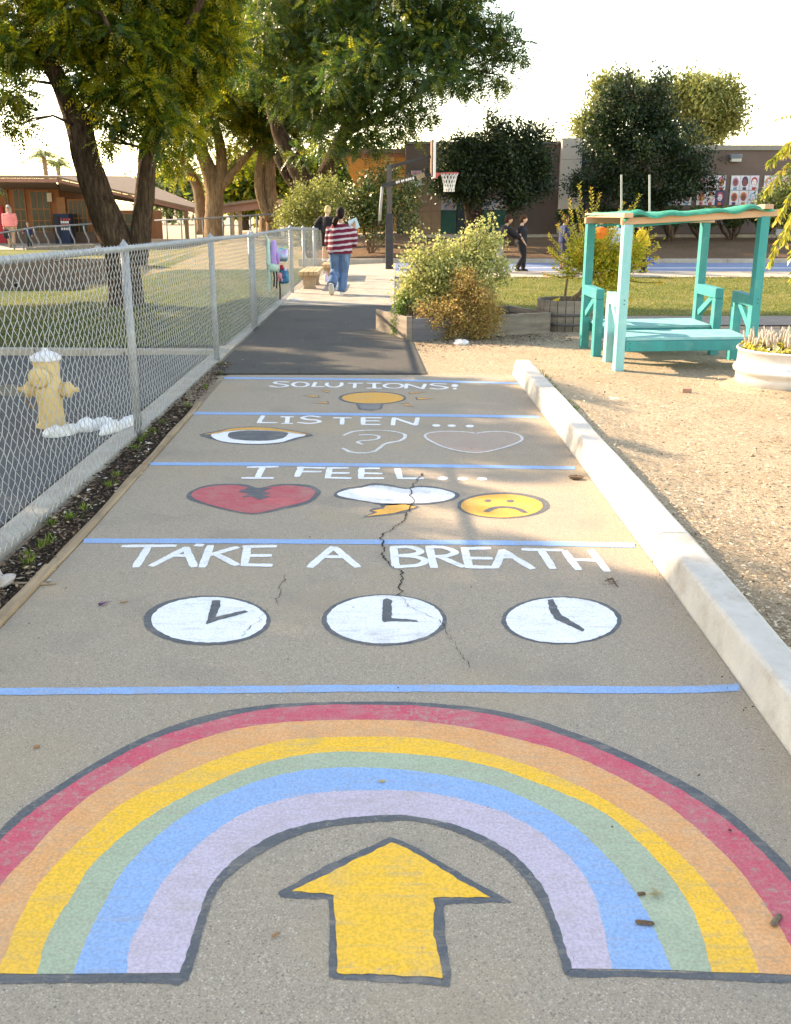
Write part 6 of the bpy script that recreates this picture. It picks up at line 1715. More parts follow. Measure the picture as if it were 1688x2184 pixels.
# covered walkway to the right
cwk = thing('covered_walkway', 'covered walkway with pinkish roof edge behind the tan barked tree', 'walkway', tuple(P(500, 500, 47)))
p0, p1 = P(425, 446, 48), P(590, 425, 46)
vs = [p0, p1, p1 + Vector((0, 3, 0)), p0 + Vector((0, 3, 0))]; lo = [v - Vector((0, 0, .30)) for v in vs]
MB().add(vs + lo, [(0, 1, 2, 3), (7, 6, 5, 4), (0, 4, 5, 1), (1, 5, 6, 2), (2, 6, 7, 3), (3, 7, 4, 0)]).build('walkway_roof', m_cf, cwk)
vs = [v + Vector((0, -.05, .06)) for v in (p0, p1)]; 
MB().beam(vs[0], vs[1], .12, .12).build('roof_rim', m_cr, cwk)
for x in (391, 490, 507, 560):
    q = P(x, 452, 47)
    MB().beam((q.x, 47.6, T(q.x, 47) - .1), (q.x, 47.6, q.z + .1), .16, .16).build('column', M('column_cream', (.52, .40, .28)), cwk)
# railings
def railing(label, pts, posts, h, base, curved):
    t = thing('railing', label, 'railing', tuple(pts[0]))
    MB().tube(pts, .028, 8).build('handrail', m_rail, t, smooth=True)
    for p in posts:
        z0 = T(p.x, p.y)
        if curved: q = [Vector((p.x, p.y, p.z)), Vector((p.x + .03, p.y, p.z - .25)), Vector((p.x + .14, p.y, p.z - .5)), Vector((p.x + .15, p.y, z0 - .05))]
        else: q = [Vector((p.x, p.y, p.z)), Vector((p.x, p.y, z0 - .05))]
        MB().tube(q, .026, 8).build('baluster', m_rail, t, smooth=True)
    return t
YR = 37.2
rp = [P(-60, 507, YR - .6), P(0, 497, YR - .4), P(80, 484, YR), P(125, 482, YR), P(196, 477, YR)]
railing('grey ramp railing with bowed posts in front of the classroom', rp, [P(18, 494, YR - .3), P(38, 491, YR - .2), P(58, 487, YR), P(72, 486, YR), P(92, 483, YR), P(118, 482, YR), P(148, 481, YR), P(178, 479, YR)], .9, 0, True)
Y2 = 37.9
rp = [P(330, 470, Y2), P(430, 466, Y2), P(520, 460, Y2), P(610, 455, Y2)]
def rz_(x): return P(x, float(np.interp(x, [330, 430, 520, 610], [470, 466, 460, 455])), Y2)
railing('pale railing along the low wall under the tan barked tree', rp, [rz_(x) for x in (355, 386, 416, 432, 475, 491, 534, 547, 592, 607)], .8, 0, False)
lw_ = MB()
for k in range(8):
    xa = P(325 + k * 31, 500, Y2).x; xb = P(325 + (k + 1) * 31, 500, Y2).x
    lw_.box((xa, Y2 - .2, -.3), (xb - .01, Y2 - .05, .30))
setp(lw_.build('low_wall', M('low_wall_grey', (.24, .20, .16), (.19, .155, .125))), 'low grey concrete wall below the pale railing', 'wall')
kc = MB()
for k in range(6):
    xa = P(58 + k * 24, 520, 36.9).x; xb = P(58 + (k + 1) * 24, 520, 36.9).x
    kc.box((xa, 36.75, -.3), (xb - .01, 36.95, .05 + .02 * k))
setp(kc.build('ramp_kerb', M('low_wall_grey', (.24, .20, .16)), kind='structure'), 'grey concrete edge of the ramp below the bowed railing', 'kerb')
st = thing('tree_stump', 'cut tree stump right of the pale railing', 'stump', tuple(onT(568, 41)))
b_ = onT(568, 41); mb = MB(); rough_tube(mb, [b_, b_ + Vector((0, 0, .35)), b_ + Vector((.02, 0, .75))], [.36, .28, .27], 12); mb.build('stump_wood', m_bark2, st, smooth=True)
# ------------------------------------------------------------------ people
def skinmat(n, c): return M(n, c, tuple(v * .88 for v in c), 20, .55, spec=.3)
sk_l = skinmat('skin_light', (.58, .36, .26)); sk_m = skinmat('skin_mid', (.46, .26, .17)); sk_d = skinmat('skin_brown', (.28, .15, .09))
def remesh(o, vox, smooth=True):
    m = o.modifiers.new('remesh', 'REMESH'); m.mode = 'VOXEL'; m.voxel_size = vox; m.use_smooth_shade = True
    s = o.modifiers.new('smooth', 'SMOOTH'); s.factor = .5; s.iterations = 3
    return o
BASE = dict(hip=(0, 0, .515), waist=(0, .0, .60), chest=(0, .005, .715), neck0=(0, -.005, .815), neck1=(0, .01, .86), head=(0, .018, .925),
            shL=(-.105, 0, .795), elL=(-.135, -.01, .635), wrL=(-.14, .03, .50), shR=(.105, 0, .795), elR=(.135, -.01, .635), wrR=(.14, .03, .50),
            hpL=(-.05, 0, .505), knL=(-.055, .015, .275), anL=(-.055, -.01, .045), hpR=(.05, 0, .505), knR=(.055, .015, .275), anR=(.055, -.01, .045))
def person(label, loc, H, heading, joints={}, skin=sk_l, top=None, bottom=None, hair=None, shoes=None, sleeve='long', leg='long', hairlen='short', wide=1.0, group=None, loose=1.0, footpitch=(0, 0), handpose=None, vox=None, flare=1.0, hs=1.0):
    J = dict(BASE); J.update(joints)
    rot = Matrix.Rotation(heading, 3, 'Z')
    L0 = Vector(loc)
    def W(p): return L0 + rot @ (Vector(p) * H)
    j = {k: W(v) for k, v in J.items()}
    t = thing('person', label, 'person', tuple(L0), group)
    X = rot @ Vector((1, 0, 0)); Yf = rot @ Vector((0, 1, 0)); Z = Vector((0, 0, 1))
    vox = vox or .0085 * H
    h = H; w = wide
    body = MB()
    ref = tuple(X)
    body.tube([j['hip'] - Z * .03 * h, j['hip'], j['waist'], j['chest'], j['neck0'] - Z * .005 * h, j['neck0'] + Z * .01 * h], [(.075 * h * w, .055 * h * w), (.092 * h * w, .066 * h * w), (.078 * h * w, .055 * h * w), (.098 * h * w, .062 * h * w), (.07 * h, .045 * h), (.03 * h, .03 * h)], 16, ref=ref)
    body.tube([j['neck0'] - Z * .02 * h, j['neck1'], j['head']], [.034 * h, .030 * h, .03 * h], 10)
    up = (j['head'] - j['neck1']).normalized()
    hd = j['head']
    body.ell(hd + up * .008 * h * hs, (.046 * h * hs, .056 * h * hs, .064 * h * hs), 16, 12, rot=rot)
    body.ell(hd - up * .035 * h * hs + Yf * .018 * h * hs, (.032 * h * hs, .034 * h * hs, .03 * h * hs), 12, 8, rot=rot)
    body.ell(hd + Yf * .058 * h * hs - up * .012 * h, (.008 * h, .012 * h, .014 * h), 8, 6, rot=rot)
    for s in (-1, 1): body.ell(hd + X * s * .047 * h * hs - up * .006 * h, (.007 * h, .012 * h, .017 * h), 8, 6, rot=rot)
    for s in 'LR':
        body.tube([j['sh' + s], j['sh' + s].lerp(j['el' + s], .5), j['el' + s], j['el' + s].lerp(j['wr' + s], .4), j['wr' + s]], [.032 * h, .028 * h, .023 * h, .022 * h, .015 * h], 10)
        # hand: palm, four fingers, thumb
        d = (j['wr' + s] - j['el' + s]).normalized()
        if handpose and s in handpose: d = (rot @ Vector(handpose[s])).normalized()
        sd = d.cross(Yf); sd = sd.normalized() if sd.length > .2 else d.cross(X).normalized()
        pn = d.cross(sd)
        pc = j['wr' + s] + d * .028 * h
        body.tube([j['wr' + s], pc, pc + d * .022 * h], [(.012 * h, .012 * h), (.022 * h, .010 * h), (.020 * h, .009 * h)], 10, ref=tuple(sd))
        for k in range(4):
            o = sd * (k - 1.5) * .0105 * h
            ln = (.034, .042, .044, .036)[k] * h
            a = pc + d * .018 * h + o
            body.tube([a, a + d * ln * .5 + pn * .004 * h, a + d * ln * .9 + pn * .012 * h], [.0058 * h, .0052 * h, .004 * h], 6)
        body.tube([pc - d * .01 * h + sd * .018 * h, pc + d * .008 * h + sd * .032 * h, pc + d * .028 * h + sd * .036 * h], [.0065 * h, .006 * h, .0045 * h], 6)
        body.tube([j['hp' + s] + Z * .02 * h, j['hp' + s].lerp(j['kn' + s], .5), j['kn' + s], j['kn' + s].lerp(j['an' + s], .35), j['an' + s]], [.055 * h * w, .047 * h * w, .034 * h, .034 * h, .021 * h], 12)
        body.ell(j['an' + s] + Yf * .03 * h - Z * .02 * h, (.024 * h, .055 * h, .02 * h), 10, 6, rot=rot)
    bo = body.build('body', skin, t); remesh(bo, vox)
    k = loose
    if top:
        m = MB()
        hz = J['hip'][2]
        hem = j['hip'] + Z * (-.015 if hairlen != 'none' else 0) * h
        m.tube([hem, j['hip'] + Z * .02 * h, j['waist'], j['chest'], j['neck0'] - Z * .012 * h, j['neck0'] + Z * .006 * h], [(.108 * h * w * k, .080 * h * w * k), (.112 * h * w * k, .083 * h * w * k), (.106 * h * w * k, .078 * h * w * k), (.116 * h * w * (k * .5 + .5), .080 * h * w * (k * .5 + .5)), (.088 * h * w, .058 * h * w), (.042 * h, .04 * h)], 18, ref=ref)
        for s in 'LR':
            e = j['el' + s]; q = j['sh' + s].lerp(e, .75)
            if sleeve == 'long': m.tube([j['sh' + s], j['sh' + s].lerp(e, .5), e, e.lerp(j['wr' + s], .5), e.lerp(j['wr' + s], .97)], [.05 * h * k, .046 * h * k, .041 * h * k, .036 * h * k, .026 * h], 12)
            else: m.tube([j['sh' + s], j['sh' + s].lerp(e, .45), q], [.048 * h * k, .045 * h * k, .042 * h * k], 12)
        remesh(m.build('top', top, t), vox)
    if bottom:
        m = MB()
        m.tube([j['hip'] - Z * .035 * h, j['hip'], j['waist'] - Z * .03 * h], [(.09 * h * w, .07 * h * w), (.102 * h * w, .076 * h * w), (.088 * h * w, .064 * h * w)], 16, ref=ref)
        for s in 'LR':
            kn, an = j['kn' + s], j['an' + s]
            if leg == 'long': m.tube([j['hp' + s] + Z * .02 * h, j['hp' + s].lerp(kn, .5), kn, kn.lerp(an, .5), kn.lerp(an, .96)], [.066 * h * w, .058 * h * w, .048 * h * (.5 + .5 * flare), .046 * h * flare, .044 * h * flare], 14)
            else: m.tube([j['hp' + s] + Z * .02 * h, j['hp' + s].lerp(kn, .5), j['hp' + s].lerp(kn, .95)], [.066 * h * w, .062 * h * w, .058 * h], 14)
        remesh(m.build('trousers' if leg == 'long' else 'shorts', bottom, t), vox)
    if shoes:
        for i, s in enumerate('LR'):
            a = j['an' + s]; kn = j['kn' + s]
            ph = footpitch[i]
            fd_ = (Yf * math.cos(ph) - Z * math.sin(ph)).normalized(); ud = (Z * math.cos(ph) + Yf * math.sin(ph)).normalized()
            m = MB(); m.tube([a + ud * .01 * h - fd_ * .005 * h, a - ud * .02 * h], [.026 * h, .028 * h], 10)
            m.tube([a - fd_ * .035 * h - ud * .022 * h, a - fd_ * .02 * h - ud * .018 * h, a + fd_ * .03 * h - ud * .02 * h, a + fd_ * .075 * h - ud * .027 * h, a + fd_ * .10 * h - ud * .03 * h], [(.018 * h, .016 * h), (.027 * h, .024 * h), (.030 * h, .022 * h), (.032 * h, .016 * h), (.02 * h, .010 * h)], 12, ref=ref)
            o = m.build('shoe', shoes, t); remesh(o, .006 * h)
            sole = MB(); sole.tube([a - fd_ * .04 * h - ud * .042 * h, a + fd_ * .02 * h - ud * .043 * h, a + fd_ * .07 * h - ud * .043 * h, a + fd_ * .105 * h - ud * .041 * h], [(.022 * h, .005 * h), (.027 * h, .005 * h), (.033 * h, .005 * h), (.018 * h, .004 * h)], 12, ref=ref)
            sole.build('sole', M('sole_grey', (.42, .40, .36)), o, smooth=True)
    if hair:
        m = MB()
        c = hd + up * .014 * h - Yf * .008 * h
        m.ell(c + up * .006 * h, (.053 * h * hs, .060 * h * hs, .064 * h * hs), 16, 12, rot=rot)
        m.ell(c - Yf * .02 * h - up * .02 * h, (.047 * h * hs, .042 * h * hs, .05 * h * hs), 14, 10, rot=rot)
        if hairlen in ('long', 'tail'):
            if hairlen == 'long':
                for q in (-.035, -.015, .015, .035):
                    m.tube([c + X * q * h - Yf * .02 * h, c + X * q * 1.25 * h - Yf * .03 * h - Z * .06 * h, c + X * q * 1.4 * h - Yf * .02 * h - Z * .13 * h], [.026 * h, .026 * h, .010 * h], 8)
            else:
                m.tube([c - Yf * .05 * h - Z * .045 * h - X * .02 * h, c - Yf * .085 * h - Z * .07 * h - X * .04 * h, c - Yf * .088 * h - Z * .11 * h - X * .058 * h, c - Yf * .08 * h - Z * .155 * h - X * .062 * h], [.022 * h, .036 * h, .034 * h, .010 * h], 10)
        # the hair stops above the face
        o = m.build('hair', hair, t)
        cut = Yf
        bm = bmesh.new(); bm.from_mesh(o.data)
        og = ORIG[t.name]
        for v in bm.verts:
            p = v.co + og - hd
            if p.dot(Yf) > .018 * h * hs and p.dot(up) < .022 * h * hs:
                v.co -= Yf * (p.dot(Yf) - .012 * h * hs)
        bm.to_mesh(o.data); bm.free()
        remesh(o, .007 * h)
    ec = M('eye_dark', (.02, .015, .012))
    for s in (-1, 1):
        MB().ell(hd + X * s * .018 * h + Yf * .051 * h * hs + up * .006 * h, (.006 * h, .004 * h, .004 * h), 8, 6, rot=rot).build('eye', ec, bo)
    MB().ell(hd - up * .036 * h * hs + Yf * .052 * h * hs, (.013 * h, .003 * h, .0035 * h), 8, 6, rot=rot).build('mouth', M('lip', (.40, .16, .14)), bo)
    return t, j
def hairm(n, c): return M(n, c, tuple(v * .45 for v in c), 30, .65, .5, 40, stretch=(1, 1, .15), spec=.12)
# striped jumper
m, nt, N, L, B = new_mat('striped_knit')
g = N.new('ShaderNodeNewGeometry'); sx = N.new('ShaderNodeSeparateXYZ'); L.new(g.outputs['Position'], sx.inputs[0])
nn = noise_node(N, L, g.outputs['Position'], 9, 2)
ma = N.new('ShaderNodeMath'); ma.operation = 'MULTIPLY_ADD'; ma.inputs[1].default_value = .035
L.new(nn.outputs['Fac'], ma.inputs[0]); L.new(sx.outputs['Z'], ma.inputs[2])
mx_ = N.new('ShaderNodeMath'); mx_.operation = 'MULTIPLY_ADD'; mx_.inputs[1].default_value = -.10
L.new(sx.outputs['X'], mx_.inputs[0]); L.new(ma.outputs[0], mx_.inputs[2])
mo = N.new('ShaderNodeMath'); mo.operation = 'MODULO'; mo.inputs[1].default_value = .0935; 
L.new(mx_.outputs[0], mo.inputs[0])
rp_ = ramp(N, L, mo.outputs[0], [(0.055, (.13, .004, .022)), (0.058, (.42, .37, .40))]); rp_.color_ramp.interpolation = 'CONSTANT'
L.new(rp_.outputs[0], B.inputs['Base Color']); B.inputs['Roughness'].default_value = .95
b_ = N.new('ShaderNodeBump'); b_.inputs['Strength'].default_value = .5; b_.inputs['Distance'].default_value = .02
n2 = noise_node(N, L, g.outputs['Position'], 14, 5); L.new(n2.outputs['Fac'], b_.inputs['Height']); L.new(b_.outputs[0], B.inputs['Normal'])
m_stripe = m
m_jean = M('denim', (.085, .16, .28), (.13, .22, .35), 9, .9, .6, 18, c3=(.06, .115, .22), stretch=(1, 1, .4))
m_sneak = M('sneaker_white', (.68, .66, .64), (.55, .54, .52))
m_blackc = M('black_cloth', (.010, .010, .014), (.018, .018, .024), 8, .9, .4, 20)
gw = G(727, 631)
wj = dict(hip=(.0, 0, .505), waist=(0, .01, .60), chest=(0, .03, .72), neck0=(0, .04, .825), neck1=(.005, .05, .868), head=(.005, .055, .93),
          shL=(-.105, .03, .778), elL=(-.145, .06, .61), wrL=(-.08, .17, .65), shR=(.105, .03, .778), elR=(.165, .045, .60), wrR=(.158, .13, .765),
          hpL=(-.058, 0, .50), knL=(-.062, .02, .29), anL=(-.085, -.17, .135), hpR=(.055, 0, .50), knR=(.035, .035, .27), anR=(.005, -.02, .045))
t, j = person('girl in a maroon and white striped jumper and jeans walking away', (gw.x, gw.y, 0), 1.52, R(-4), wj, sk_m, m_stripe, m_jean, hairm('hair_darkbrown', (.016, .008, .006)), m_sneak, hairlen='tail', wide=1.16, loose=1.14, footpitch=(1.25, 0), flare=1.32, handpose={'R': (.0, .1, 1.0), 'L': (.6, .6, .3)}, vox=.0095)
wr = j['wrR'] + Vector((-.005, .02, .075))
bk_ = thing('book', 'pale blue book held up in the walking girl\'s right hand', 'book', tuple(wr))
rt = Matrix.Rotation(R(-22), 3, 'Y')
def bxr(c, lo, hi): 
    vs = [c + rt @ Vector((x, y, z)) for x, y, z in ((lo[0], lo[1], lo[2]), (hi[0], lo[1], lo[2]), (hi[0], hi[1], lo[2]), (lo[0], hi[1], lo[2]), (lo[0], lo[1], hi[2]), (hi[0], lo[1], hi[2]), (hi[0], hi[1], hi[2]), (lo[0], hi[1], hi[2]))]
    return MB().add(vs, [(3, 2, 1, 0), (4, 5, 6, 7), (0, 1, 5, 4), (1, 2, 6, 5), (2, 3, 7, 6), (3, 0, 4, 7)])
bxr(wr, (-.085, .012, -.085), (.08, .016, .10)).build('cover', M('book_blue', (.42, .58, .66), (.50, .64, .70)), bk_)
bxr(wr, (-.083, .017, -.083), (.078, .028, .098)).build('pages', M('book_pages', (.66, .64, .58)), bk_)
bxr(wr, (-.085, .029, -.085), (.08, .033, .10)).build('cover', M('book_blue', (.42, .58, .66)), bk_)
bxr(wr, (.02, .0105, .0), (.035, .0118, .06)).build('cover_picture', M('book_ink', (.05, .12, .14)), bk_)
# child standing on the far bench
cx_, cy_ = (703 - 844) / 2130 * 22.3, 22.4
bj = dict(elL=(-.20, -.05, .70), wrL=(-.12, .06, .60), elR=(.19, .02, .66), wrR=(.10, .1, .58), head=(.0, .04, .925), hpL=(-.06, 0, .505), knL=(-.075, .01, .275), anL=(-.085, -.01, .045))
t, j = person('blond child in a black jacket standing on the farther bench', (cx_, cy_, .372), 1.16, R(-30), bj, sk_l, m_blackc, m_blackc, hairm('hair_blond', (.62, .45, .22)), m_sneak, leg='short', hairlen='short', loose=1.15, hs=1.15)
jk = MB(); p = j['shL']
vs = [p + Vector((.02, 0, .03)), p + Vector((-.10, -.02, -.10)), p + Vector((-.26, -.04, -.235)), p + Vector((-.10, -.05, -.255)), p + Vector((.06, -.05, -.26)), p + Vector((.10, -.02, -.05))]
vs2 = [v + Vector((0, .07, .0)) for v in vs]
jk.add(vs + vs2, [(0, 1, 2, 3, 4, 5), (11, 10, 9, 8, 7, 6)] + [(i, i + 6, (i + 1) % 6 + 6, (i + 1) % 6) for i in range(6)])
remesh(jk.build('loose_jacket', m_blackc, t), .012)
# children on the court
YK = 24.2
def kid(label, x, H, heading, joints, y=583, **k):
    q = G(x, y)
    k.setdefault('wide', 1.2); k.setdefault('hs', 1.17)
    return person(label, (q.x, q.y, T(q.x, q.y)), H, heading, joints, group='children on the court', **k)
kid('boy in black shirt and trousers walking right across the court', 1110, 1.27, R(-95), dict(knL=(-.05, .06, .28), anL=(-.05, .05, .045), knR=(.05, .05, .28), anR=(.05, -.07, .05), elR=(.13, -.03, .64), wrR=(.14, .06, .51), head=(0, .03, .925)), skin=sk_l, top=m_blackc, bottom=m_blackc, hair=hairm('hair_brown', (.085, .038, .018)), shoes=m_blackc, sleeve='short', wide=1.32)
kid('child in a black jumper bending right behind the flowering shrub', 1062, 1.32, R(-85), dict(waist=(0, .03, .6), chest=(0, .09, .70), neck0=(0, .13, .79), neck1=(0, .15, .83), head=(0, .17, .885), shL=(-.1, .12, .77), shR=(.1, .12, .77), elR=(.11, .26, .66), wrR=(.1, .38, .58), elL=(-.12, .22, .66), wrL=(-.12, .33, .56)), y=584, skin=sk_m, top=m_blackc, bottom=M('grey_cloth', (.25, .25, .28)), hair=hairm('hair_auburn', (.05, .02, .012)), shoes=m_blackc)
kid('child in navy top and bare legs at the left of the spiky shrub', 1200, 1.26, R(-80), {}, y=580, skin=sk_d, top=M('navy_cloth', (.012, .025, .08)), bottom=M('shorts_dark', (.03, .03, .05)), hair=hairm('hair_auburn', (.05, .02, .012)), shoes=M('shoe_maroon', (.07, .015, .03)), sleeve='short', leg='short')
kid('child in a bright orange shirt half hidden by the spiky shrub', 1278, 1.22, R(160), {}, y=582, skin=sk_m, top=M('orange_cloth', (.72, .16, .02)), bottom=M('shorts_dark', (.03, .03, .05)), hair=hairm('hair_darkbrown', ()) if False else MATS['hair_darkbrown'], shoes=m_sneak, sleeve='short')
kid('child in a pale blue shirt behind the bleached shelter post', 1308, 1.2, R(200), {}, y=581, skin=sk_l, top=M('paleblue_cloth', (.42, .52, .60)), bottom=M('grey_cloth', (.25, .25, .28)), hair=MATS['hair_darkbrown'], shoes=m_sneak)
kid('child in a yellow shirt and black trousers seen through the shelter', 1372, 1.2, R(60), dict(waist=(0, .02, .6), chest=(0, .06, .70), neck0=(0, .09, .79), neck1=(0, .11, .83), head=(0, .13, .89), shL=(-.1, .08, .77), shR=(.1, .08, .77), elR=(.14, .14, .63), wrR=(.13, .22, .5), elL=(-.14, .12, .63), wrL=(-.12, .22, .52)), y=586, skin=sk_m, top=M('yellow_cloth', (.72, .42, .02)), bottom=m_blackc, hair=MATS['hair_darkbrown'], shoes=m_blackc, sleeve='short', wide=1.25)
q = G(1384, 566)
t = thing('floor_mat', 'crumpled bright blue mat on the court kerb by the yellow shirt', 'mat', (q.x, q.y, .05))
lump(MB(), [q + Vector((-.18, 0, .08)), q + Vector((-.08, 0, .12)), q + Vector((.05, 0, .08)), q + Vector((.2, 0, .02))], [.02, .12, .09, .01]).build('mat_sheet', M('mat_blue', (.02, .08, .45)), t, smooth=True)
# woman and boy on the ramp
YP = 39.6
q = P(27, 530, YP); q.z = T(q.x, YP) + .02
lw_h = (530 - 442) * (YP * CP) / FPX
t, j = person('grey haired woman in a pink jacket and tan trousers on the ramp', tuple(q), lw_h, R(190), dict(anL=(-.05, .06, .05), anR=(.05, -.05, .045), knL=(-.055, .04, .28)), sk_m, M('pink_jacket', (.78, .24, .22), (.70, .20, .19), 6, .8, .3, 20), M('tan_cloth', (.40, .26, .17)), hairm('hair_grey', (.46, .43, .40)), M('shoe_tan', (.32, .2, .13)), hairlen='long', loose=1.2, wide=1.05)
MB().ell(j['head'] + Vector((0, -.055 * lw_h, .008 * lw_h)), (.04 * lw_h, .012 * lw_h, .012 * lw_h), 10, 6).build('sunglasses', M('shade_black', (.01, .01, .01)), t)
hb_ = thing('hand_bag', 'black bag hanging from the pink jacketed woman\'s hand', 'bag', tuple(P(12, 500, YP - .1)))
softbox(P(14, 499, YP - .15), (.12, .07, .16), e=.6).build('bag_body', m_blackc, hb_, smooth=True)
MB().tube([P(11, 493, YP - .15), P(13, 485, YP - .15), P(17, 493, YP - .15)], .012, 6).build('bag_strap', m_blackc, hb_)
q = P(64, 527, YP); q.z = T(q.x, YP) + .02
hh = (527 - 475) * (YP * CP) / FPX
t, j = person('small boy in navy top and cap on the ramp beside the woman', tuple(q), hh, R(185), dict(wrR=(.2, .02, .62), elR=(.16, 0, .68)), sk_m, M('navy_cloth', ()) if False else MATS['navy_cloth'], M('green_cloth', (.03, .045, .04)), hairm('cap_tan', (.30, .24, .17)), m_blackc, sleeve='long')
MB().ell(j['head'] + Vector((0, -.05 * hh, .045 * hh)), (.045 * hh, .045 * hh, .008 * hh), 10, 5).build('cap_brim', MATS['cap_tan'], t)
# ------------------------------------------------------------------ litter and small things
m_pl = M('plastic_pale', (.62, .62, .64), (.5, .5, .52), 20, .35, .5, 30, spec=.6)
def crumple(name, label, cat, c, r, mat, group=None, seed=0):
    mb = MB(); vs = []; n, m_ = 12, 7
    for i in range(m_ + 1):
        ph = math.pi * i / m_
        for k in range(n):
            th = 2 * math.pi * k / n
            q = Vector((r[0] * math.sin(ph) * math.cos(th), r[1] * math.sin(ph) * math.sin(th), r[2] * (1 - math.cos(ph)) * .5))
            f_ = 1 + .55 * mnoise.noise(Vector((th * 1.7 + seed, ph * 3, seed)))
            vs.append(Vector(c) + Vector((q.x * f_, q.y * f_, q.z * f_)))
    fs = [(i * n + k, i * n + (k + 1) % n, (i + 1) * n + (k + 1) % n, (i + 1) * n + k) for i in range(m_) for k in range(n)]
    return setp(mb.add(vs, fs).build(name, mat), label, cat, group)
crumple('plastic_wrapper', 'crumpled white wrapper on the dirt below the raised bed', 'wrapper', G(985, 738, -.02), (.085, .05, .075), M('wrapper_white', (.68, .69, .72), (.55, .56, .6), 30, .5, .8, 40), seed=3)
crumple('plastic_wrapper', 'clear plastic wrapper on the path under the backpacks', 'wrapper', G(630, 643, .0), (.10, .06, .05), m_pl, seed=5)
crumple('tissue', 'small white tissue on the walk beside the nearer bench', 'tissue', G(682, 617, .0), (.06, .03, .04), M('wrapper_white', ()) if False else MATS['wrapper_white'], seed=8)
crumple('rock', 'pale rock on the soil strip at the left edge', 'rock', G(4, 1252, -.01), (.055, .07, .06), M('rock_pale', (.42, .37, .33), (.30, .25, .22), 14, .9, .6, 40), seed=2)
o = crumple('clod', 'flat dark brown clod on the path by the kerb', 'clod', G(1229, 1021, .002), (.045, .032, .022), M('clod_brown', (.17, .11, .07), (.10, .065, .04), 30, .95, .7, 60), seed=4)
b_ = G(1464, 838, -.015)
bevel(setp(MB().box((b_.x - .04, b_.y - .02, -.02), (b_.x + .045, b_.y + .03, .028)).build('brick_piece', M('brick_red', (.40, .22, .15), (.32, .18, .13), 30, .9, .4)), 'broken piece of reddish brick on the dirt near the tub', 'brick'), .006)
mb = MB(); c = G(1290, 851, -.022)
mb.lathe([(.20, 0), (.20, .010), (.001, .012)], c, 22)
pl = setp(mb.build('buried_lid', M('lid_pale', (.62, .56, .47), (.45, .38, .29), 12, .9)), 'pale half buried disc in the dirt beside the kerb', 'lid')
pl.scale.y = .5; pl.location.y = c.y * .5
# bits on the path
m_chip = M('chip_brown', (.17, .10, .058), (.08, .05, .03), 60, .9, .5, 120)
def chip(name, label, cat, x, y, ln, wd, ang, mat, ht=.008):
    c = G(x, y, .006)
    vs = []
    d = Vector((math.cos(ang), math.sin(ang), 0)); s = Vector((-d.y, d.x, 0))
    mb = MB()
    mb.tube([c - d * ln / 2, c - d * ln * .4, c, c + d * ln * .4, c + d * ln / 2], [(.2 * wd, .2 * ht), (.5 * wd, .5 * ht), (.5 * wd, .5 * ht), (.45 * wd, .4 * ht), (.1 * wd, .1 * ht)], 8, ref=tuple(s))
    return setp(mb.build(name, mat, smooth=True), label, cat)
chip('bark_chip', 'oval brown bark chip on the blue band of the rainbow', 'bark chip', 1376, 1968, .045, .017, -.15, m_chip, .006)
chip('dry_seed_head', 'dry feathery seed head on the red band at the right edge', 'seed head', 1657, 1962, .055, .016, .9, M('seed_grey', (.20, .14, .09), (.10, .07, .045), 80), .006)
chip('bark_chip', 'dark shrivelled chip left of the straw tuft on the green band', 'bark chip', 1369, 1906, .022, .012, .2, m_chip, .006)
chip('brown_leaf', 'thin brown leaf inside the rainbow left of the arrow', 'leaf', 588, 1993, .022, .008, .7, M('leaf_brown', (.30, .16, .08)), .006)
chip('bark_chip', 'reddish chip on the path above the left of the rainbow', 'bark chip', 78, 1592, .02, .013, .4, M('leaf_brown', ()) if False else MATS['leaf_brown'], .009)
chip('yellow_leaf', 'tiny yellow leaf on the blue band near the rainbow crown', 'leaf', 816, 1666, .02, .009, .2, M('leaf_gold', (.50, .34, .10)), .004)
t = thing('straw_tuft', 'pale straw tuft on the green band of the rainbow', 'straw', tuple(G(1398, 1908)))
mb = MB(); c = G(1398, 1908, .006)
for k in range(26):
    a = random.uniform(0, 6.28); ln = random.uniform(.012, .032)
    d = Vector((math.cos(a), math.sin(a), random.uniform(0, .5))) * ln
    mb.tube([c + Vector((random.gauss(0, .006), random.gauss(0, .004), 0)), c + d * .6 + Vector((0, 0, .006)), c + d], [.0007, .0006, .0004], 4)
mb.build('straw', M('straw', (.46, .38, .22)), t, kind='stuff')
t = thing('dry_twig', 'bent dry twig on the path below the letter H', 'twig', tuple(G(1308, 1240)))
mb = MB(); mb.tube([G(1290, 1239, .006), G(1302, 1235, .014), G(1307, 1234, .01)], [.002, .004, .004], 6); mb.tube([G(1307, 1234, .01), G(1312, 1243, .012), G(1318, 1251, .006)], [.005, .004, .002], 6)
mb.build('twig_wood', m_chip, t)
for k in range(7):
    a = G(1300 + random.uniform(-8, 14), 1240 + random.uniform(-5, 8), .006)
    MB().tube([a, a + Vector((random.uniform(-.03, .03), random.uniform(-.02, .02), .008))], [.0015, .0007], 4).build('twig_stem', m_chip, t)
t = thing('purple_petals', 'dark purple shredded petals on the path left of the clocks', 'petals', tuple(G(222, 1288)))
mb = MB()
for k in range(8):
    a = G(214 + random.uniform(-4, 6), 1290 + random.uniform(-2, 2), .006)
    mb.tube([a, a + Vector((random.uniform(.01, .05), random.uniform(-.01, .025), .006))], [.003, .0008], 4, flat=.4)
mb.build('petal', M('petal_purple', (.10, .01, .10)), t, kind='stuff')
chip('brown_leaf', 'thin brown leaf right of the purple petals', 'leaf', 265, 1284, .035, .008, .35, MATS['leaf_brown'], .006)
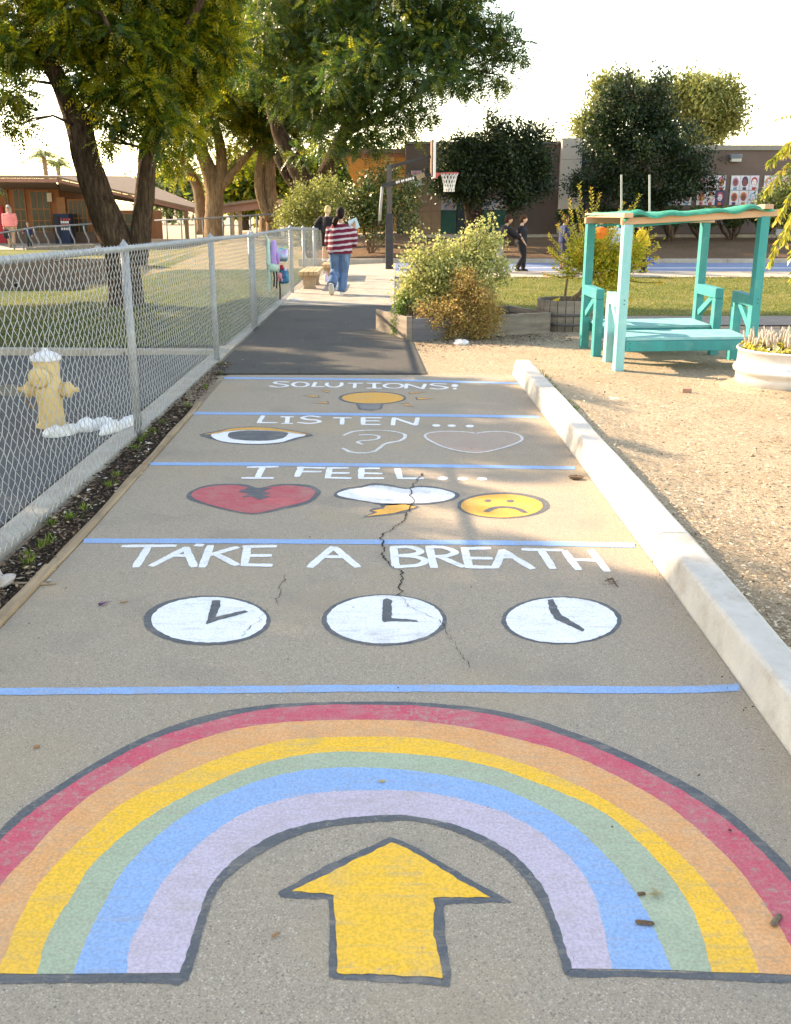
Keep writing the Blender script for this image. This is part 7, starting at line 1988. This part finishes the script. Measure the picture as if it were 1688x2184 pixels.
# ---- scatter that nobody could count
def scatter(name, n, gen, mat, label, cat, szl, szw, up=.75, lift=.006):
    P_, D_, N_, A_ = [], [], [], []
    k = 0
    while k < n:
        q = gen()
        if q is None: continue
        k += 1
        P_.append((q[0], q[1], T(q[0], q[1]) + (q[2] if len(q) > 2 else 0) + lift * random.random()))
    P_ = np.array(P_)
    th = np.random.uniform(0, 6.28, n)
    d = unit(np.stack([np.cos(th), np.sin(th), np.random.normal(0, .18, n)], 1))
    nn = unit(np.array([0, 0, 1.0]) + np.random.normal(0, 1 - up, (n, 3)))
    ln = np.random.uniform(szl[0], szl[1], n) * np.random.uniform(.5, 1, n); wd = ln * np.random.uniform(szw[0], szw[1], n)
    V, F = leaves_arrays(P_, d, nn, ln, wd, .1)
    o = fast_mesh(name, V, F, mat, None, 'stuff', np.random.uniform(0, 1, n))
    return setp(o, label, cat)
m_mul1 = leafmat('mulch_light', [(0, (.09, .062, .042)), (.3, (.27, .195, .13)), (.7, (.46, .36, .25)), (1, (.62, .52, .39))], .0, .9, None, .15)
m_mul2 = leafmat('litter_dark', [(0, (.02, .014, .01)), (.5, (.08, .05, .032)), (.85, (.20, .13, .085)), (.95, (.40, .32, .22)), (1, (.5, .48, .45))], .0, .9, None, .15)
def g_dirt():
    y = 3.2 + 10.2 * random.random() ** 1.5; x = random.uniform(1.42, .46 * y + .6)
    if y > 10.0 and random.random() < .25: x = random.uniform(.3, 1.5)
    rr_ = math.hypot(x - tx, y - ty)
    if rr_ < .46: return None
    if rr_ < .66: return (x, y, .04 - .33 * max(0, rr_ - .46))
    return (x, y, -.024 + (berm(x, y) if x < 2.9 and y < 9.9 else 0))
scatter('bark_mulch', 27000, g_dirt, m_mul1, 'loose bark chips strewn over the tan dirt', 'mulch', (.009, .042), (.2, .45), .68, .009)
def g_bed():
    y = random.uniform(11.3, 13.0); x = random.uniform(.25, 2.2)
    return (x, y, -.026) if y < 12.5 + .45 * (x - .2) - .05 and y > 11.9 + .45 * (x - .2) - .8 * random.random() else None
scatter('bed_litter', 2600, g_bed, m_mul2, 'dark leaf litter along the foot of the raised bed', 'litter', (.015, .05), (.25, .6))
def g_strip():
    y = 2.6 + 7.9 * random.random() ** 1.4; return (random.uniform(-1.87, plx(min(y, 9.8)) - .06), y, -.012)
scatter('soil_litter', 7000, g_strip, m_mul2, 'leaf litter and bark on the soil strip by the fence', 'litter', (.012, .05), (.2, .6), .6, .02)
def g_path():
    y = 1.7 + 8 * random.random() ** 1.3
    x = plx(y) + abs(random.gauss(0, .12)) if random.random() < .35 else (1.215 - abs(random.gauss(0, .03)) if random.random() < .6 else random.uniform(-1.55, 1.15))
    return (x, y, .004)
scatter('path_specks', 420, g_path, m_mul2, 'specks of leaf and bark on the painted path', 'litter', (.006, .018), (.25, .7), .8, .002)
def g_old():
    y = random.uniform(9.9, 16.3); return (random.uniform(-1.8, .05), y, -.008)
scatter('path_leaves', 160, g_old, leafmat('leaf_fallen', [(0, (.12, .08, .04)), (.6, (.30, .22, .08)), (1, (.42, .34, .10))], .1), 'small fallen leaves on the older asphalt', 'litter', (.015, .04), (.4, .7), .8, .002)
# pods, stones and weeds on the soil strip, large enough to tell apart
for x, y, ln, col, nm, lab in ((62, 1210, .055, (.50, .40, .20), 'seed_pod', 'pale green seed pod on the soil strip near the left edge'), (110, 1216, .035, (.55, .42, .20), 'dry_leaf', 'curled yellow leaf beside the seed pod'), (105, 1238, .03, (.42, .38, .33), 'pebble', 'pale pebble below the curled leaf'), (300, 1010, .04, (.45, .38, .28), 'pebble', 'tan stone on the soil strip level with the third blue line'), (250, 1047, .04, (.50, .43, .32), 'pebble', 'flat pale stone on the soil strip below the fence')):
    q = G(x, y, .004); d = Vector((math.cos(.3), math.sin(.3), 0))
    setp(MB().tube([q - d * ln / 2, q - d * ln * .3, q + d * ln * .2, q + d * ln / 2], [.002, ln * .22, ln * .2, .002], 8, flat=.6).build(nm, M('bit_%s%d' % (nm, x), col), smooth=True), lab, nm.replace('_', ' '))
for x, y, ln, a in ((48, 1206 + 38, .22, .0), (90, 1246, .12, .05)):
    q = G(x, y, .006)
    setp(MB().tube([q - Vector((ln / 2, 0, 0)), q, q + Vector((ln / 2, .01, 0))], [.005, .006, .003], 6).build('stick', M('stick_tan', (.36, .25, .16))), 'longer dry stick on the soil strip' if ln > .2 else 'shorter dry stick on the soil strip', 'stick')
# weeds along the strip and the kerb
def blades(name, pts, n, h, mat, label, cat, w=.006, lean=.5, kind='stuff'):
    pts = np.array(pts); idx = np.random.randint(0, len(pts), n)
    p = pts[idx] + np.random.normal(0, .012, (n, 3)) * np.array([1, 1, 0])
    d = unit(np.array([0, 0, 1.0]) + np.random.normal(0, lean, (n, 3)) * np.array([1, 1, .2]))
    nn = unit(np.random.normal(size=(n, 3)) * np.array([1, 1, .2]))
    ln = np.random.uniform(h * .4, h, n)
    V, F = leaves_arrays(p, d, nn, ln, np.full(n, w), 0)
    o = fast_mesh(name, V, F, mat, None, kind, np.random.uniform(0, 1, n))
    return setp(o, label, cat)
m_grass = leafmat('grass_blade', [(0, (.05, .10, .015)), (.6, (.12, .20, .03)), (1, (.25, .30, .06))], .4, .6)
wp = [tuple(G(x, y, -.01)) for x, y in ((62, 1190), (90, 1170), (105, 1160), (150, 1110), (235, 1040), (250, 1020), (60, 1205), (110, 1120), (310, 935), (330, 925), (300, 945), (345, 905), (400, 870), (440, 830), (470, 800), (290, 960), (480, 780), (180, 1090))]
blades('weed_tufts', wp, 500, .07, m_grass, 'small green grass tufts on the soil strip by the fence', 'weeds')
wk_ = [(1.385 + random.uniform(0, .05), y, .06) for y in np.linspace(4.6, 9.6, 60) if random.random() < .8]
blades('kerb_weeds', wk_, 420, .05, m_grass, 'sparse green weeds along the far side of the kerb', 'weeds')
lp = np.stack([np.random.uniform(.15, 9.5, 26000), np.random.uniform(14.9, 22.4, 26000)], 1)
lp = [(x, y, T(x, y)) for x, y in lp]
m_turf = leafmat('turf_blade', [(0, (.05, .08, .015)), (.4, (.10, .135, .03)), (.7, (.22, .20, .06)), (1, (.38, .30, .13))], .35, .7)
blades('lawn_grass', lp, 52000, .045, m_turf, 'short grass of the sunlit lawn', 'grass', .009, .6)
lp = np.stack([np.random.uniform(-9, -2.1, 16000), np.random.uniform(11.9, 26, 16000)], 1)
blades('shade_grass', [(x, y, T(x, y) + .01) for x, y in lp], 24000, .05, m_turf, 'short grass of the shaded lawn behind the fence', 'grass', .009, .6)
# stain and leaf on the lot
st_ = [G(x, y, .010) for x, y in ((140, 935), (200, 925), (260, 905), (300, 915), (240, 938), (160, 944))]
MB().poly(st_).build('sand_stain', M('stain_sand', (.19, .155, .105), (.14, .12, .09), 14, .95), lot)
MB().poly([G(x, y, .009) for x, y in ((-20, 822), (30, 820), (95, 828), (110, 842), (60, 846), (-20, 843))]).build('sand_stain', MATS['stain_sand'], lot)
